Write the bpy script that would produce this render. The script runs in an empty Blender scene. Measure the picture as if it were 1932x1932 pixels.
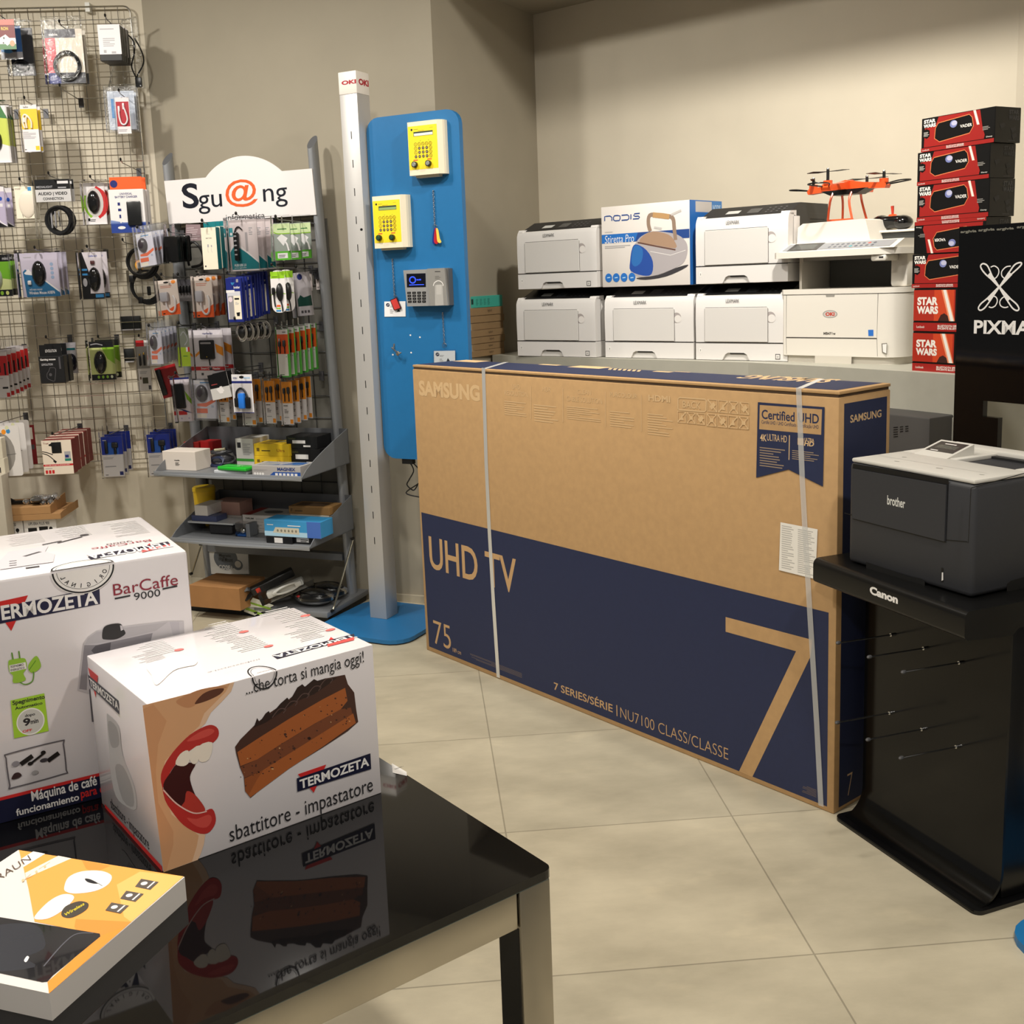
import bpy, bmesh, math, random
from mathutils import Vector, Matrix
random.seed(7)
SC = bpy.context.scene
COL = SC.collection
V3 = Vector
# ------------------------------------------------------------------ camera
FPX, PITCH, ROLL, EYE, CX, CY = 2048.42, 0.1625, -0.0385, 1.4319, 938.35, 862.99
def _axes():
    f = V3((0, math.cos(PITCH), -math.sin(PITCH)))
    r = V3((1, 0, 0)); u = r.cross(f)
    c, s = math.cos(ROLL), math.sin(ROLL)
    return c * r + s * u, -s * r + c * u, f
CR, CU, CF = _axes()
CAMPOS = V3((0, 0, EYE))
cd = bpy.data.cameras.new('camera'); cam = bpy.data.objects.new('camera', cd); COL.objects.link(cam)
cd.sensor_width = 36.0; cd.lens = FPX / 1932 * 36.0
cd.shift_x = (966 - CX) / 1932; cd.shift_y = -(966 - CY) / 1932
cd.clip_start = 0.02
cam.matrix_world = Matrix(((CR.x, CU.x, -CF.x, 0), (CR.y, CU.y, -CF.y, 0), (CR.z, CU.z, -CF.z, EYE), (0, 0, 0, 1)))
SC.camera = cam
# ------------------------------------------------------------------ world, lamps, exposure
SC.view_settings.view_transform = 'Standard'; SC.view_settings.look = 'None'
SC.view_settings.exposure = 0.0; SC.view_settings.gamma = 1.0
try: SC.view_settings.use_curve_mapping = False
except Exception: pass
SC.cycles.transparent_max_bounces = 48
SC.cycles.max_bounces = 10
W = bpy.data.worlds.new('world'); SC.world = W; W.use_nodes = True
W.node_tree.nodes['Background'].inputs[0].default_value = (1.0, 0.955, 0.88, 1)
W.node_tree.nodes['Background'].inputs[1].default_value = 0.15
CEIL = 3.05
def lamp(name, x, y, power, size=0.16, target=None, col=(1.0, 0.945, 0.855), spread=math.radians(150), z=CEIL - 0.035):
    l = bpy.data.lights.new(name, 'AREA'); l.shape = 'DISK'; l.size = size; l.energy = power; l.color = col; l.spread = spread
    o = bpy.data.objects.new(name, l); COL.objects.link(o); o.location = (x, y, z)
    t = V3(target) if target else V3((x, y, 0))
    o.rotation_euler = (t - o.location).to_track_quat('-Z', 'Y').to_euler()
    return o
LAMPS = [
    ('ceiling_spot_grid', -2.35, 3.55, 17, (-2.0, 5.1, 1.0), 120),
    ('ceiling_spot_display', -1.45, 3.6, 15, (-0.9, 4.7, 0.9), 130),
    ('ceiling_spot_table', -0.95, 1.45, 30, (-0.6, 1.45, 0.8), 140),
    ('ceiling_spot_middle', -0.45, 2.8, 15, (0.35, 3.9, 1.0), 120),
    ('ceiling_spot_right', 1.1, 1.0, 19, (0.9, 1.5, 0.0), 120),
    ('ceiling_spot_niche', 0.95, 2.85, 25, (1.15, 4.55, 1.3), 115),
    ('added_fill_rear', -0.5, -0.9, 26, (-0.5, -0.2, 0.0), 140),  # added fill lamp behind the camera, brightens floor, box fronts and table steel
]
for n, x, y, p, t, sd_ in LAMPS: lamp(n, x, y, p, target=t, spread=math.radians(sd_))
# ------------------------------------------------------------------ geometry helpers
def s2l(c):
    c = c / 255.0
    return c / 12.92 if c <= 0.04045 else ((c + 0.055) / 1.055) ** 2.4
_mats = {}
def M(r, g, b, rough=0.5, metal=0.0, spec=0.5, coat=0.0, noise=0.0, nscale=30.0, bump=0.0, emit=0.0, streak=None):
    key = (r, g, b, rough, metal, spec, coat, noise, nscale, bump, emit, streak)
    if key in _mats: return _mats[key]
    m = bpy.data.materials.new('surface_%03d' % len(_mats)); m.use_nodes = True
    nt = m.node_tree; p = nt.nodes['Principled BSDF']
    col = (s2l(r), s2l(g), s2l(b), 1)
    p.inputs['Base Color'].default_value = col
    p.inputs['Roughness'].default_value = rough; p.inputs['Metallic'].default_value = metal
    p.inputs['Specular IOR Level'].default_value = spec
    p.inputs['Coat Weight'].default_value = coat
    if emit:
        p.inputs['Emission Color'].default_value = col; p.inputs['Emission Strength'].default_value = emit
    if noise or bump:
        tc = nt.nodes.new('ShaderNodeTexCoord'); mp = nt.nodes.new('ShaderNodeMapping')
        nt.links.new(tc.outputs['Object'], mp.inputs[0])
        if streak: mp.inputs['Scale'].default_value = streak
        n = nt.nodes.new('ShaderNodeTexNoise'); n.inputs['Scale'].default_value = nscale; n.inputs['Detail'].default_value = 6
        nt.links.new(mp.outputs[0], n.inputs['Vector'])
        if noise:
            rp = nt.nodes.new('ShaderNodeValToRGB')
            rp.color_ramp.elements[0].position = 0.3; rp.color_ramp.elements[1].position = 0.7
            rp.color_ramp.elements[0].color = (col[0] * (1 - noise), col[1] * (1 - noise), col[2] * (1 - noise), 1)
            rp.color_ramp.elements[1].color = (min(1, col[0] * (1 + noise)), min(1, col[1] * (1 + noise)), min(1, col[2] * (1 + noise)), 1)
            nt.links.new(n.outputs['Fac'], rp.inputs[0]); nt.links.new(rp.outputs[0], p.inputs['Base Color'])
        if bump:
            b_ = nt.nodes.new('ShaderNodeBump'); b_.inputs['Strength'].default_value = bump; b_.inputs['Distance'].default_value = 0.002
            nt.links.new(n.outputs['Fac'], b_.inputs['Height']); nt.links.new(b_.outputs[0], p.inputs['Normal'])
    _mats[key] = m
    return m
def clear_mat(tint=(235, 238, 240), amount=0.10, rough=0.12, bump=0.0, milky=0.0):
    key = ('clear', tint, amount, rough, bump, milky)
    if key in _mats: return _mats[key]
    m = bpy.data.materials.new('clear_plastic_%03d' % len(_mats)); m.use_nodes = True
    nt = m.node_tree; nt.nodes.remove(nt.nodes['Principled BSDF'])
    out = nt.nodes['Material Output']
    tr = nt.nodes.new('ShaderNodeBsdfTransparent'); tr.inputs[0].default_value = (s2l(tint[0]), s2l(tint[1]), s2l(tint[2]), 1)
    gl = nt.nodes.new('ShaderNodeBsdfGlossy'); gl.inputs['Roughness'].default_value = rough
    lw = nt.nodes.new('ShaderNodeFresnel'); lw.inputs[0].default_value = 1.28
    ad = nt.nodes.new('ShaderNodeMath'); ad.operation = 'ADD'; ad.inputs[1].default_value = amount
    nt.links.new(lw.outputs[0], ad.inputs[0])
    mx = nt.nodes.new('ShaderNodeMixShader')
    nt.links.new(ad.outputs[0], mx.inputs[0]); nt.links.new(tr.outputs[0], mx.inputs[1]); nt.links.new(gl.outputs[0], mx.inputs[2])
    last = mx
    if milky:
        df = nt.nodes.new('ShaderNodeBsdfDiffuse'); df.inputs[0].default_value = (0.86, 0.86, 0.85, 1)
        m2 = nt.nodes.new('ShaderNodeMixShader'); m2.inputs[0].default_value = milky
        nt.links.new(mx.outputs[0], m2.inputs[1]); nt.links.new(df.outputs[0], m2.inputs[2]); last = m2
    nt.links.new(last.outputs[0], out.inputs[0])
    if bump:
        tc = nt.nodes.new('ShaderNodeTexCoord'); n = nt.nodes.new('ShaderNodeTexNoise'); n.inputs['Scale'].default_value = 45; n.inputs['Detail'].default_value = 4
        nt.links.new(tc.outputs['Object'], n.inputs['Vector'])
        b_ = nt.nodes.new('ShaderNodeBump'); b_.inputs['Strength'].default_value = bump; b_.inputs['Distance'].default_value = 0.01
        nt.links.new(n.outputs['Fac'], b_.inputs['Height']); nt.links.new(b_.outputs[0], gl.inputs['Normal'])
    _mats[key] = m
    return m

# survey: sight line through a point of the photo, and where it meets real planes
def ray(px, py): return CF + (px - CX) / FPX * CR - (py - CY) / FPX * CU
def onz(px, py, z):
    d = ray(px, py); return CAMPOS + d * ((z - EYE) / d.z)
class Fr:
    """a standing frame: origin, a (to the right), b (away from the viewer), c (up)"""
    def __init__(s, o, yaw=None, axes=None):
        s.o = V3(o)
        if axes: s.a, s.b, s.c = axes
        else:
            y = math.radians(yaw)
            s.a = V3((math.cos(y), math.sin(y), 0)); s.b = V3((-math.sin(y), math.cos(y), 0)); s.c = V3((0, 0, 1))
    def w(s, x, y, z): return s.o + s.a * x + s.b * y + s.c * z
    def front(s, y=0.0): return Pl(s.w(0, y, 0), s.a, s.c)
    def right(s, x): return Pl(s.w(x, 0, 0), s.b, s.c)
    def left(s, x): return Pl(s.w(x, 0, 0), -s.b, s.c)
    def top(s, z): return Pl(s.w(0, 0, z), s.a, s.b)
    def loc(s, p):
        d = V3(p) - s.o; return d.dot(s.a), d.dot(s.b), d.dot(s.c)
    def fr(s, px, py, y=0.0):
        u = s.front(y).uv(px, py); return u
    def moved(s, x, y, z, turn=0.0):
        c, n = math.cos(turn), math.sin(turn)
        return Fr(s.w(x, y, z), axes=(s.a * c + s.b * n, s.b * c - s.a * n, s.c))
class Pl:
    def __init__(s, o, u, v):
        s.o = V3(o); s.u = V3(u).normalized(); v = V3(v); s.v = (v - s.u * v.dot(s.u)).normalized()
        s.n = s.u.cross(s.v)
        if s.n.dot(CAMPOS - s.o) < 0: s.n = -s.n
    def hit(s, px, py):
        d = ray(px, py); return CAMPOS + d * ((s.o - CAMPOS).dot(s.n) / d.dot(s.n))
    def uv(s, px, py):
        p = s.hit(px, py) - s.o; return p.dot(s.u), p.dot(s.v)
    def pt(s, u, v, e=0.0): return s.o + s.u * u + s.v * v + s.n * e

_font_cache = {}
def glyphs(text, bold=0.0, shear=0.0, space=1.0):
    key = (text, bold, shear, space)
    if key in _font_cache: return _font_cache[key]
    c = bpy.data.curves.new('lettering', 'FONT'); c.body = text; c.offset = bold; c.shear = shear; c.space_character = space
    c.resolution_u = 4
    o = bpy.data.objects.new('lettering', c); COL.objects.link(o)
    dg = bpy.context.evaluated_depsgraph_get()
    me = bpy.data.meshes.new_from_object(o.evaluated_get(dg))
    vs = [(v.co.x, v.co.y) for v in me.vertices]; fs = [tuple(p.vertices) for p in me.polygons]
    bpy.data.objects.remove(o); bpy.data.curves.remove(c); bpy.data.meshes.remove(me)
    if vs:
        x0 = min(v[0] for v in vs); x1 = max(v[0] for v in vs); y0 = min(v[1] for v in vs); y1 = max(v[1] for v in vs)
        vs = [((x - x0) / max(x1 - x0, 1e-6), (y - y0) / max(y1 - y0, 1e-6)) for x, y in vs]
        ar = (x1 - x0) / max(y1 - y0, 1e-6)
    else: ar = 1
    _font_cache[key] = (vs, fs, ar)
    return _font_cache[key]

class MB:
    """collects shapes in world space and links them as ONE mesh object"""
    def __init__(s): s.v = []; s.f = []; s.mi = []; s.sm = []; s.mats = []
    def m(s, mat):
        if mat not in s.mats: s.mats.append(mat)
        return s.mats.index(mat)
    def add(s, vs, fs, mat, smooth=False):
        k = len(s.v); s.v += [tuple(v) for v in vs]; i = s.m(mat)
        for f in fs: s.f.append([k + j for j in f]); s.mi.append(i); s.sm.append(smooth)
        return s
    def hexa(s, p, mat):
        """p: 4 bottom corners then 4 top corners, same order"""
        return s.add(p, [(3, 2, 1, 0), (4, 5, 6, 7), (0, 1, 5, 4), (1, 2, 6, 5), (2, 3, 7, 6), (3, 0, 4, 7)], mat)
    def box(s, F, a, b, mat, bevel=0.0, seg=2):
        (x0, y0, z0), (x1, y1, z1) = a, b
        if bevel <= 0:
            return s.hexa([F.w(x0, y0, z0), F.w(x1, y0, z0), F.w(x1, y1, z0), F.w(x0, y1, z0), F.w(x0, y0, z1), F.w(x1, y0, z1), F.w(x1, y1, z1), F.w(x0, y1, z1)], mat)
        bm = bmesh.new(); bmesh.ops.create_cube(bm, size=1)
        for v in bm.verts: v.co = V3(((x0 + x1) / 2 + v.co.x * (x1 - x0), (y0 + y1) / 2 + v.co.y * (y1 - y0), (z0 + z1) / 2 + v.co.z * (z1 - z0)))
        bevel = min(bevel, abs(x1 - x0) * .49, abs(y1 - y0) * .49, abs(z1 - z0) * .49)
        bmesh.ops.bevel(bm, geom=bm.edges[:], offset=bevel, segments=seg, profile=0.5, affect='EDGES')
        bm.verts.index_update()
        s.add([F.w(*v.co) for v in bm.verts], [[v.index for v in f.verts] for f in bm.faces], mat, seg > 1); bm.free()
        return s
    def prism(s, pts0, d, mat, smooth=False):
        """world polygon pts0 swept along vector d"""
        n = len(pts0); d = V3(d)
        vs = [V3(p) for p in pts0] + [V3(p) + d for p in pts0]
        fs = [list(range(n))[::-1], list(range(n, 2 * n))]
        s.add(vs, fs, mat)
        s.add(vs, [(i, (i + 1) % n, n + (i + 1) % n, n + i) for i in range(n)], mat, smooth)
        return s
    def profile(s, F, yz, x0, x1, mat, smooth=False):
        return s.prism([F.w(x0, y, z) for y, z in yz], F.a * (x1 - x0), mat, smooth)
    def plan(s, F, xy, z0, z1, mat, smooth=False):
        return s.prism([F.w(x, y, z0) for x, y in xy], F.c * (z1 - z0), mat, smooth)
    def tube(s, pts, r, mat, n=8, closed=False, cap=True):
        pts = [V3(p) for p in pts]; vs = []; N = len(pts); pu = None
        for i, p in enumerate(pts):
            if closed: t = pts[(i + 1) % N] - pts[i - 1]
            else: t = pts[min(i + 1, N - 1)] - pts[max(i - 1, 0)]
            t = t.normalized() if t.length > 1e-9 else V3((0, 0, 1))
            if pu is None:
                pu = t.orthogonal().normalized()
            pu = (pu - t * pu.dot(t))
            pu = pu.normalized() if pu.length > 1e-6 else t.orthogonal().normalized()
            w = t.cross(pu); rr = r[i] if isinstance(r, (list, tuple)) else r
            vs += [p + pu * (rr * math.cos(2 * math.pi * k / n)) + w * (rr * math.sin(2 * math.pi * k / n)) for k in range(n)]
        fs = []
        for i in range(N if closed else N - 1):
            a = i * n; b = ((i + 1) % N) * n
            fs += [(a + k, a + (k + 1) % n, b + (k + 1) % n, b + k) for k in range(n)]
        s.add(vs, fs, mat, True)
        if cap and not closed: s.add(vs[:n], [list(range(n))[::-1]], mat); s.add(vs[-n:], [list(range(n))], mat)
        return s
    def ball(s, c, rx, ry, rz, F, mat, n=12, half=False):
        vs = []; fs = []; R = n // 2 + 1
        for i in range(R):
            th = math.pi * i / (R - 1)
            for k in range(n):
                ph = 2 * math.pi * k / n
                x, y, z = math.sin(th) * math.cos(ph) * rx, math.sin(th) * math.sin(ph) * ry, math.cos(th) * rz
                if half and y > 0: y = 0
                vs.append(V3(c) + F.a * x + F.b * y + F.c * z)
        for i in range(R - 1):
            for k in range(n): fs.append((i * n + k, i * n + (k + 1) % n, (i + 1) * n + (k + 1) % n, (i + 1) * n + k))
        return s.add(vs, fs, mat, True)
    def build(s, name, parent=None, at=None, **props):
        o3 = V3(at) if at is not None else (V3(parent['_at']) if parent is not None else V3((0, 0, 0)))
        me = bpy.data.meshes.new(name)
        me.from_pydata([tuple(V3(v) - o3) for v in s.v], [], s.f)
        for m in s.mats: me.materials.append(m)
        for i, p in enumerate(me.polygons): p.material_index = s.mi[i]; p.use_smooth = s.sm[i]
        me.update()
        if any(s.sm): me.set_sharp_from_angle(angle=math.radians(42))
        o = bpy.data.objects.new(name, me); COL.objects.link(o)
        if parent is not None: o.parent = parent
        else: o.location = o3
        if parent is not None and at is not None: o.location = o3 - V3(parent['_at'])
        o['_at'] = tuple(o3)
        for k, v in props.items(): o[k] = v
        return o
def thing(name, at, label, cat, group=None):
    o = bpy.data.objects.new(name, None); COL.objects.link(o); o.empty_display_size = 0.05
    o.location = at; o['_at'] = tuple(at); o['label'] = label; o['category'] = cat
    if group: o['group'] = group
    return o
def tag(o, label, cat, group=None):
    o['label'] = label; o['category'] = cat
    if group: o['group'] = group
    return o
def struct(o): o['kind'] = 'structure'; return o
def dup(root, delta, label, group=None):
    r = root.copy(); COL.objects.link(r); r.location = root.location + V3(delta); r['label'] = label
    r['_at'] = tuple(r.location)
    if group: r['group'] = group
    for ch in root.children:
        c = ch.copy(); COL.objects.link(c); c.parent = r
        for g in ch.children:
            d = g.copy(); COL.objects.link(d); d.parent = c
    return r
class De:
    """printing on one flat face of a mesh: fills, lettering, rules; every call sits a hair above the one before"""
    def __init__(s, mb, pl, e=0.0003, step=0.000022): s.mb, s.pl, s.e, s.step = mb, pl, e, step
    def up(s): s.e += s.step; return s.e
    def polyuv(s, uv, mat):
        e = s.up(); s.mb.add([s.pl.pt(u, v, e) for u, v in uv], [list(range(len(uv)))], mat); return s
    def poly(s, pts, mat): return s.polyuv([s.pl.uv(*p) for p in pts], mat)
    def rectuv(s, u0, v0, u1, v1, mat): return s.polyuv([(u0, v0), (u1, v0), (u1, v1), (u0, v1)], mat)
    def rect(s, p, q, mat):
        a, b = s.pl.uv(*p), s.pl.uv(*q); return s.rectuv(a[0], a[1], b[0], b[1], mat)
    def textuv(s, t, u0, v0, u1, v1, mat, bold=0.0, shear=0.0, space=1.0):
        vs, fs, _ = glyphs(t, bold, shear, space); e = s.up()
        s.mb.add([s.pl.pt(u0 + x * (u1 - u0), v0 + y * (v1 - v0), e) for x, y in vs], fs, mat); return s
    def text(s, t, bl, tr, mat, bold=0.0, shear=0.0, space=1.0):
        a, b = s.pl.uv(*bl), s.pl.uv(*tr); return s.textuv(t, a[0], a[1], b[0], b[1], mat, bold, shear, space)
    def textq(s, t, bl, br, tl, mat, bold=0.0, shear=0.0):
        """lettering along any direction: bottom left, bottom right, top left"""
        o, r, u = (V3((*s.pl.uv(*p), 0)) for p in (bl, br, tl)); vs, fs, _ = glyphs(t, bold, shear); e = s.up()
        P = [o + (r - o) * x + (u - o) * y for x, y in vs]
        s.mb.add([s.pl.pt(p.x, p.y, e) for p in P], fs, mat); return s
    def linesuv(s, u0, v0, u1, v1, n, mat, fill=0.45, seed=1):
        rnd = random.Random(seed); e = s.up(); h = (v1 - v0) / n
        for i in range(n):
            a = v0 + h * i; w = u0 + (u1 - u0) * (rnd.uniform(.72, 1.0) if i % 3 != 2 else rnd.uniform(.35, .8))
            s.mb.add([s.pl.pt(u0, a, e), s.pl.pt(w, a, e), s.pl.pt(w, a + h * fill, e), s.pl.pt(u0, a + h * fill, e)], [(0, 1, 2, 3)], mat)
        return s
    def lines(s, p, q, n, mat, fill=0.45, seed=1):
        a, b = s.pl.uv(*p), s.pl.uv(*q); return s.linesuv(a[0], a[1], b[0], b[1], n, mat, fill, seed)
    def strokeuv(s, pts, w, mat, closed=False):
        e = s.up(); pts = [V3((p[0], p[1], 0)) for p in pts]; N = len(pts)
        L = []; Rr = []
        for i in range(N):
            if closed: t = pts[(i + 1) % N] - pts[i - 1]
            else: t = pts[min(i + 1, N - 1)] - pts[max(i - 1, 0)]
            t = t.normalized(); nn = V3((-t.y, t.x, 0)); ww = w[i] if isinstance(w, (list, tuple)) else w
            L.append(pts[i] + nn * ww / 2); Rr.append(pts[i] - nn * ww / 2)
        vs = [s.pl.pt(p.x, p.y, e) for p in L + Rr]
        s.mb.add(vs, [(i, (i + 1) % N, N + (i + 1) % N, N + i) for i in range(N if closed else N - 1)], mat); return s
    def stroke(s, pts, w, mat, closed=False): return s.strokeuv([s.pl.uv(*p) for p in pts], w, mat, closed)
    def ellipseuv(s, cu, cv, ru, rv, mat, n=28, a0=0, a1=360, ring=0.0):
        e = s.up(); A = [math.radians(a0 + (a1 - a0) * i / n) for i in range(n + (0 if a1 - a0 >= 360 else 1))]
        if ring:
            return s.strokeuv([(cu + ru * math.cos(t), cv + rv * math.sin(t)) for t in A], ring, mat, a1 - a0 >= 360)
        s.mb.add([s.pl.pt(cu + ru * math.cos(t), cv + rv * math.sin(t), e) for t in A], [list(range(len(A)))], mat); return s
    def ellipse(s, c, edge_u, edge_v, mat, **k):
        a, b, d = s.pl.uv(*c), s.pl.uv(*edge_u), s.pl.uv(*edge_v)
        return s.ellipseuv(a[0], a[1], abs(b[0] - a[0]), abs(d[1] - a[1]), mat, **k)
def Z(x0, y0, x1, w=1932.0):
    """reading glass: turns a position in an enlarged crop back into a position in the photo"""
    k = (x1 - x0) / w
    return lambda x, y: (x0 + x * k, y0 + y * k)
def smooth(pts, n=6, closed=False):
    P = [V3(p) for p in pts]; out = []; N = len(P)
    rng = range(N if closed else N - 1)
    for i in rng:
        p0, p1, p2, p3 = (P[(i - 1) % N] if closed or i > 0 else P[0]), P[i], P[(i + 1) % N], (P[(i + 2) % N] if closed or i + 2 < N else P[-1])
        for k in range(n):
            t = k / n
            out.append(0.5 * ((2 * p1) + (p2 - p0) * t + (2 * p0 - 5 * p1 + 4 * p2 - p3) * t * t + (3 * p1 - p0 - 3 * p2 + p3) * t ** 3))
    if not closed: out.append(P[-1])
    return out
def smooth2(pts, n=6, closed=False): return [(p.x, p.y) for p in smooth([(a, b, 0) for a, b in pts], n, closed)]
WHITE = M(232, 228, 226, 0.45); PAPER = M(236, 233, 230, 0.35); BLACK = M(16, 16, 17, 0.35); INK = M(28, 28, 32, 0.5)
NAVY = M(30, 33, 58, 0.6, noise=0.06, nscale=60); KRAFT = M(187, 150, 104, 0.8, noise=0.055, nscale=42, bump=0.03)
STEEL = M(200, 200, 200, 0.22, 1.0); CHROME = M(215, 213, 208, 0.16, 1.0); GREY = M(120, 124, 130, 0.45); RED = M(205, 40, 38, 0.45)
FINE = M(170, 168, 168, 0.6)
# ------------------------------------------------------------------ frames of the place
G = Fr((-1.531, 5.19, 0), 4.0)            # wire grid wall
A = Fr((-0.486, 4.80, 0), -22.0)          # wall behind the display stand
S = Fr((-0.682, 4.775, 0), -22.0)         # plane of the display stand's posts
K = Fr((-0.571, 4.489, 0), -27.0)         # front of the demo stand's post
CW = Fr((0.252, 5.455, 0), -41.0)         # back wall of the niche
T = Fr((-0.309, 4.1116, 0), -50.94)       # big cardboard box, front left foot
TB = Fr(onz(1044, 1637, 0.74), 36.6)        # table top, its near right corner
CN = Fr((0.852, 2.656, 0), -69.3)         # black wire-hook stand, front of its foot
SH = 1.09                                 # height of the printers' counter
# ------------------------------------------------------------------ room
def wall_mat(r, g, b): return M(r, g, b, 0.75, noise=0.025, nscale=5, bump=0.05)
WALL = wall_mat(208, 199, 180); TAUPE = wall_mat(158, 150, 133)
def slab(name, p, q, z0, z1, mat, t=0.1):
    p, q = V3((*p, 0)), V3((*q, 0)); d = (q - p).normalized(); n = V3((-d.y, d.x, 0))
    if n.dot(p) < 0: n = -n
    return struct(MB().prism([p + V3((0, 0, z0)), q + V3((0, 0, z0)), q + n * t + V3((0, 0, z0)), p + n * t + V3((0, 0, z0))], (0, 0, z1 - z0), mat).build(name))
c_ga = (-1.54, 5.2265); c_ab = (-0.202, 4.685); c_bc = (0.252, 5.455); c_cd = (1.9, 4.022); c_d2 = (2.65, 1.65)
gl = G.w(-3.2, 0.045, 0)
slab('wall_left', (gl.x, gl.y), c_ga, 0, CEIL, WALL)
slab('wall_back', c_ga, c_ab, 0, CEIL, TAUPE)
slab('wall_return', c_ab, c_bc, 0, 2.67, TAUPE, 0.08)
slab('wall_niche', c_bc, c_cd, 0, 2.67, WALL)
slab('wall_right', c_cd, c_d2, 0, CEIL, WALL)
e1 = V3((c_ab[0], c_ab[1], 0)); e2 = e1 + V3((0.7547, -0.6561, 0)) * 3.3
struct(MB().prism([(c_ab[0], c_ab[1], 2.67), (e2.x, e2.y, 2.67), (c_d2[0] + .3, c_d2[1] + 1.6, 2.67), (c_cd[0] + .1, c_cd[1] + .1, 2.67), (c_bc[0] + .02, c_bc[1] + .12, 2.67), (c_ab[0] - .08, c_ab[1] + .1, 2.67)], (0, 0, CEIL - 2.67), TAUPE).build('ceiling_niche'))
struct(MB().prism([(-4.9, -1.6, CEIL), (3.4, -1.6, CEIL), (3.4, 6.2, CEIL), (-4.9, 6.2, CEIL)], (0, 0, 0.08), M(225, 220, 208, 0.8, noise=0.02)).build('ceiling'))
bb = MB()
bb.box(A, (-1.13, -0.012, 0), (0.3, 0.0, 0.034), M(176, 168, 150, 0.4, noise=0.05))
struct(bb.build('baseboard_back'))
bb = MB(); bb.box(G, (-2.9, 0.031, 0), (-0.06, 0.044, 0.034), M(176, 168, 150, 0.4, noise=0.05)); struct(bb.build('baseboard_left'))
def floor_mat():
    m = bpy.data.materials.new('floor_tiles'); m.use_nodes = True; nt = m.node_tree; p = nt.nodes['Principled BSDF']
    N = nt.nodes.new; Lk = nt.links.new
    tc = N('ShaderNodeTexCoord')
    br = N('ShaderNodeTexBrick'); br.offset = 0.0; br.squash = 1.0
    for k, v in (('Scale', 1.0), ('Mortar Size', 0.0022), ('Mortar Smooth', 0.2), ('Bias', 0.0), ('Brick Width', 0.604), ('Row Height', 0.604)): br.inputs[k].default_value = v
    br.inputs['Color1'].default_value = (0.93, 0.93, 0.93, 1); br.inputs['Color2'].default_value = (1.04, 1.03, 1.02, 1); br.inputs['Mortar'].default_value = (0.62, 0.61, 0.60, 1)
    Lk(tc.outputs['Object'], br.inputs['Vector'])
    mp = N('ShaderNodeMapping'); mp.inputs['Scale'].default_value = (1.0, 1.9, 1); Lk(tc.outputs['Object'], mp.inputs[0])
    n1 = N('ShaderNodeTexNoise'); n1.inputs['Scale'].default_value = 2.2; n1.inputs['Detail'].default_value = 8; n1.inputs['Roughness'].default_value = 0.62; Lk(mp.outputs[0], n1.inputs['Vector'])
    r1 = N('ShaderNodeValToRGB'); e = r1.color_ramp.elements
    e[0].position = 0.30; e[0].color = (s2l(160), s2l(152), s2l(132), 1); e[1].position = 0.72; e[1].color = (s2l(196), s2l(187), s2l(164), 1)
    Lk(n1.outputs['Fac'], r1.inputs[0])
    n2 = N('ShaderNodeTexNoise'); n2.inputs['Scale'].default_value = 5; n2.inputs['Detail'].default_value = 5; Lk(mp.outputs[0], n2.inputs['Vector'])
    r2 = N('ShaderNodeValToRGB'); e = r2.color_ramp.elements; e[0].position = 0.60; e[0].color = (1, 1, 1, 1); e[1].position = 0.74; e[1].color = (1.14, 1.13, 1.11, 1); Lk(n2.outputs['Fac'], r2.inputs[0])
    a = N('ShaderNodeMix'); a.data_type = 'RGBA'; a.blend_type = 'MULTIPLY'; a.inputs[0].default_value = 1; Lk(r1.outputs[0], a.inputs[6]); Lk(br.outputs['Color'], a.inputs[7])
    b = N('ShaderNodeMix'); b.data_type = 'RGBA'; b.blend_type = 'MULTIPLY'; b.inputs[0].default_value = 1; Lk(a.outputs[2], b.inputs[6]); Lk(r2.outputs[0], b.inputs[7])
    Lk(b.outputs[2], p.inputs['Base Color']); p.inputs['Roughness'].default_value = 0.42; p.inputs['Specular IOR Level'].default_value = 0.4
    bp = N('ShaderNodeBump'); bp.inputs['Strength'].default_value = 0.25; bp.inputs['Distance'].default_value = 0.002; bp.invert = True; Lk(br.outputs['Fac'], bp.inputs['Height']); Lk(bp.outputs[0], p.inputs['Normal'])
    return m
fl = MB(); fl.add([(-4.7, -5, 0), (3.6, -5, 0), (3.6, 3.1, 0), (-4.7, 3.1, 0), (-4.7, -5, -.05), (3.6, -5, -.05), (3.6, 3.1, -.05), (-4.7, 3.1, -.05)], [(0, 1, 2, 3), (7, 6, 5, 4), (0, 4, 5, 1), (1, 5, 6, 2), (2, 6, 7, 3), (3, 7, 4, 0)], floor_mat())
fo = struct(fl.build('floor')); fo.location = (-0.058, 3.253, 0); fo.rotation_euler = (0, 0, math.radians(4.0))

# ------------------------------------------------------------------ big cardboard box
TW, TH, TD = 1.845, 1.125, 0.235
tv = thing('television_carton', T.w(TW / 2, TD / 2, 0), 'huge brown cardboard television carton with a dark blue lower half and a large 7', 'box')
b = MB()
b.box(T, (0, 0, 0), (TW, TD, TH - 0.016), KRAFT, 0.004, 2)
DK = M(70, 52, 34, 0.9)
b.box(T, (0.004, 0.004, TH - 0.017), (TW - 0.004, TD - 0.004, TH - 0.0085), DK)
b.box(T, (0.0, 0.002, TH - 0.0085), (TW, TD, TH), KRAFT, 0.002, 2)
tan = M(214, 178, 130, 0.8); tan2 = M(196, 158, 112, 0.8); tv_navy = M(33, 42, 76, 0.62, noise=0.04, nscale=60)
z1 = Z(770, 660, 1250); z2 = Z(1220, 660, 1700); z3 = Z(780, 940, 1280); z4 = Z(1240, 1080, 1640, 1610)
d = De(b, T.front(0), 0.0003)
d.poly([z3(58, 102), z4(1302, 305), z4(1290, 1778), z3(115, 1080)], tv_navy)
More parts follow.
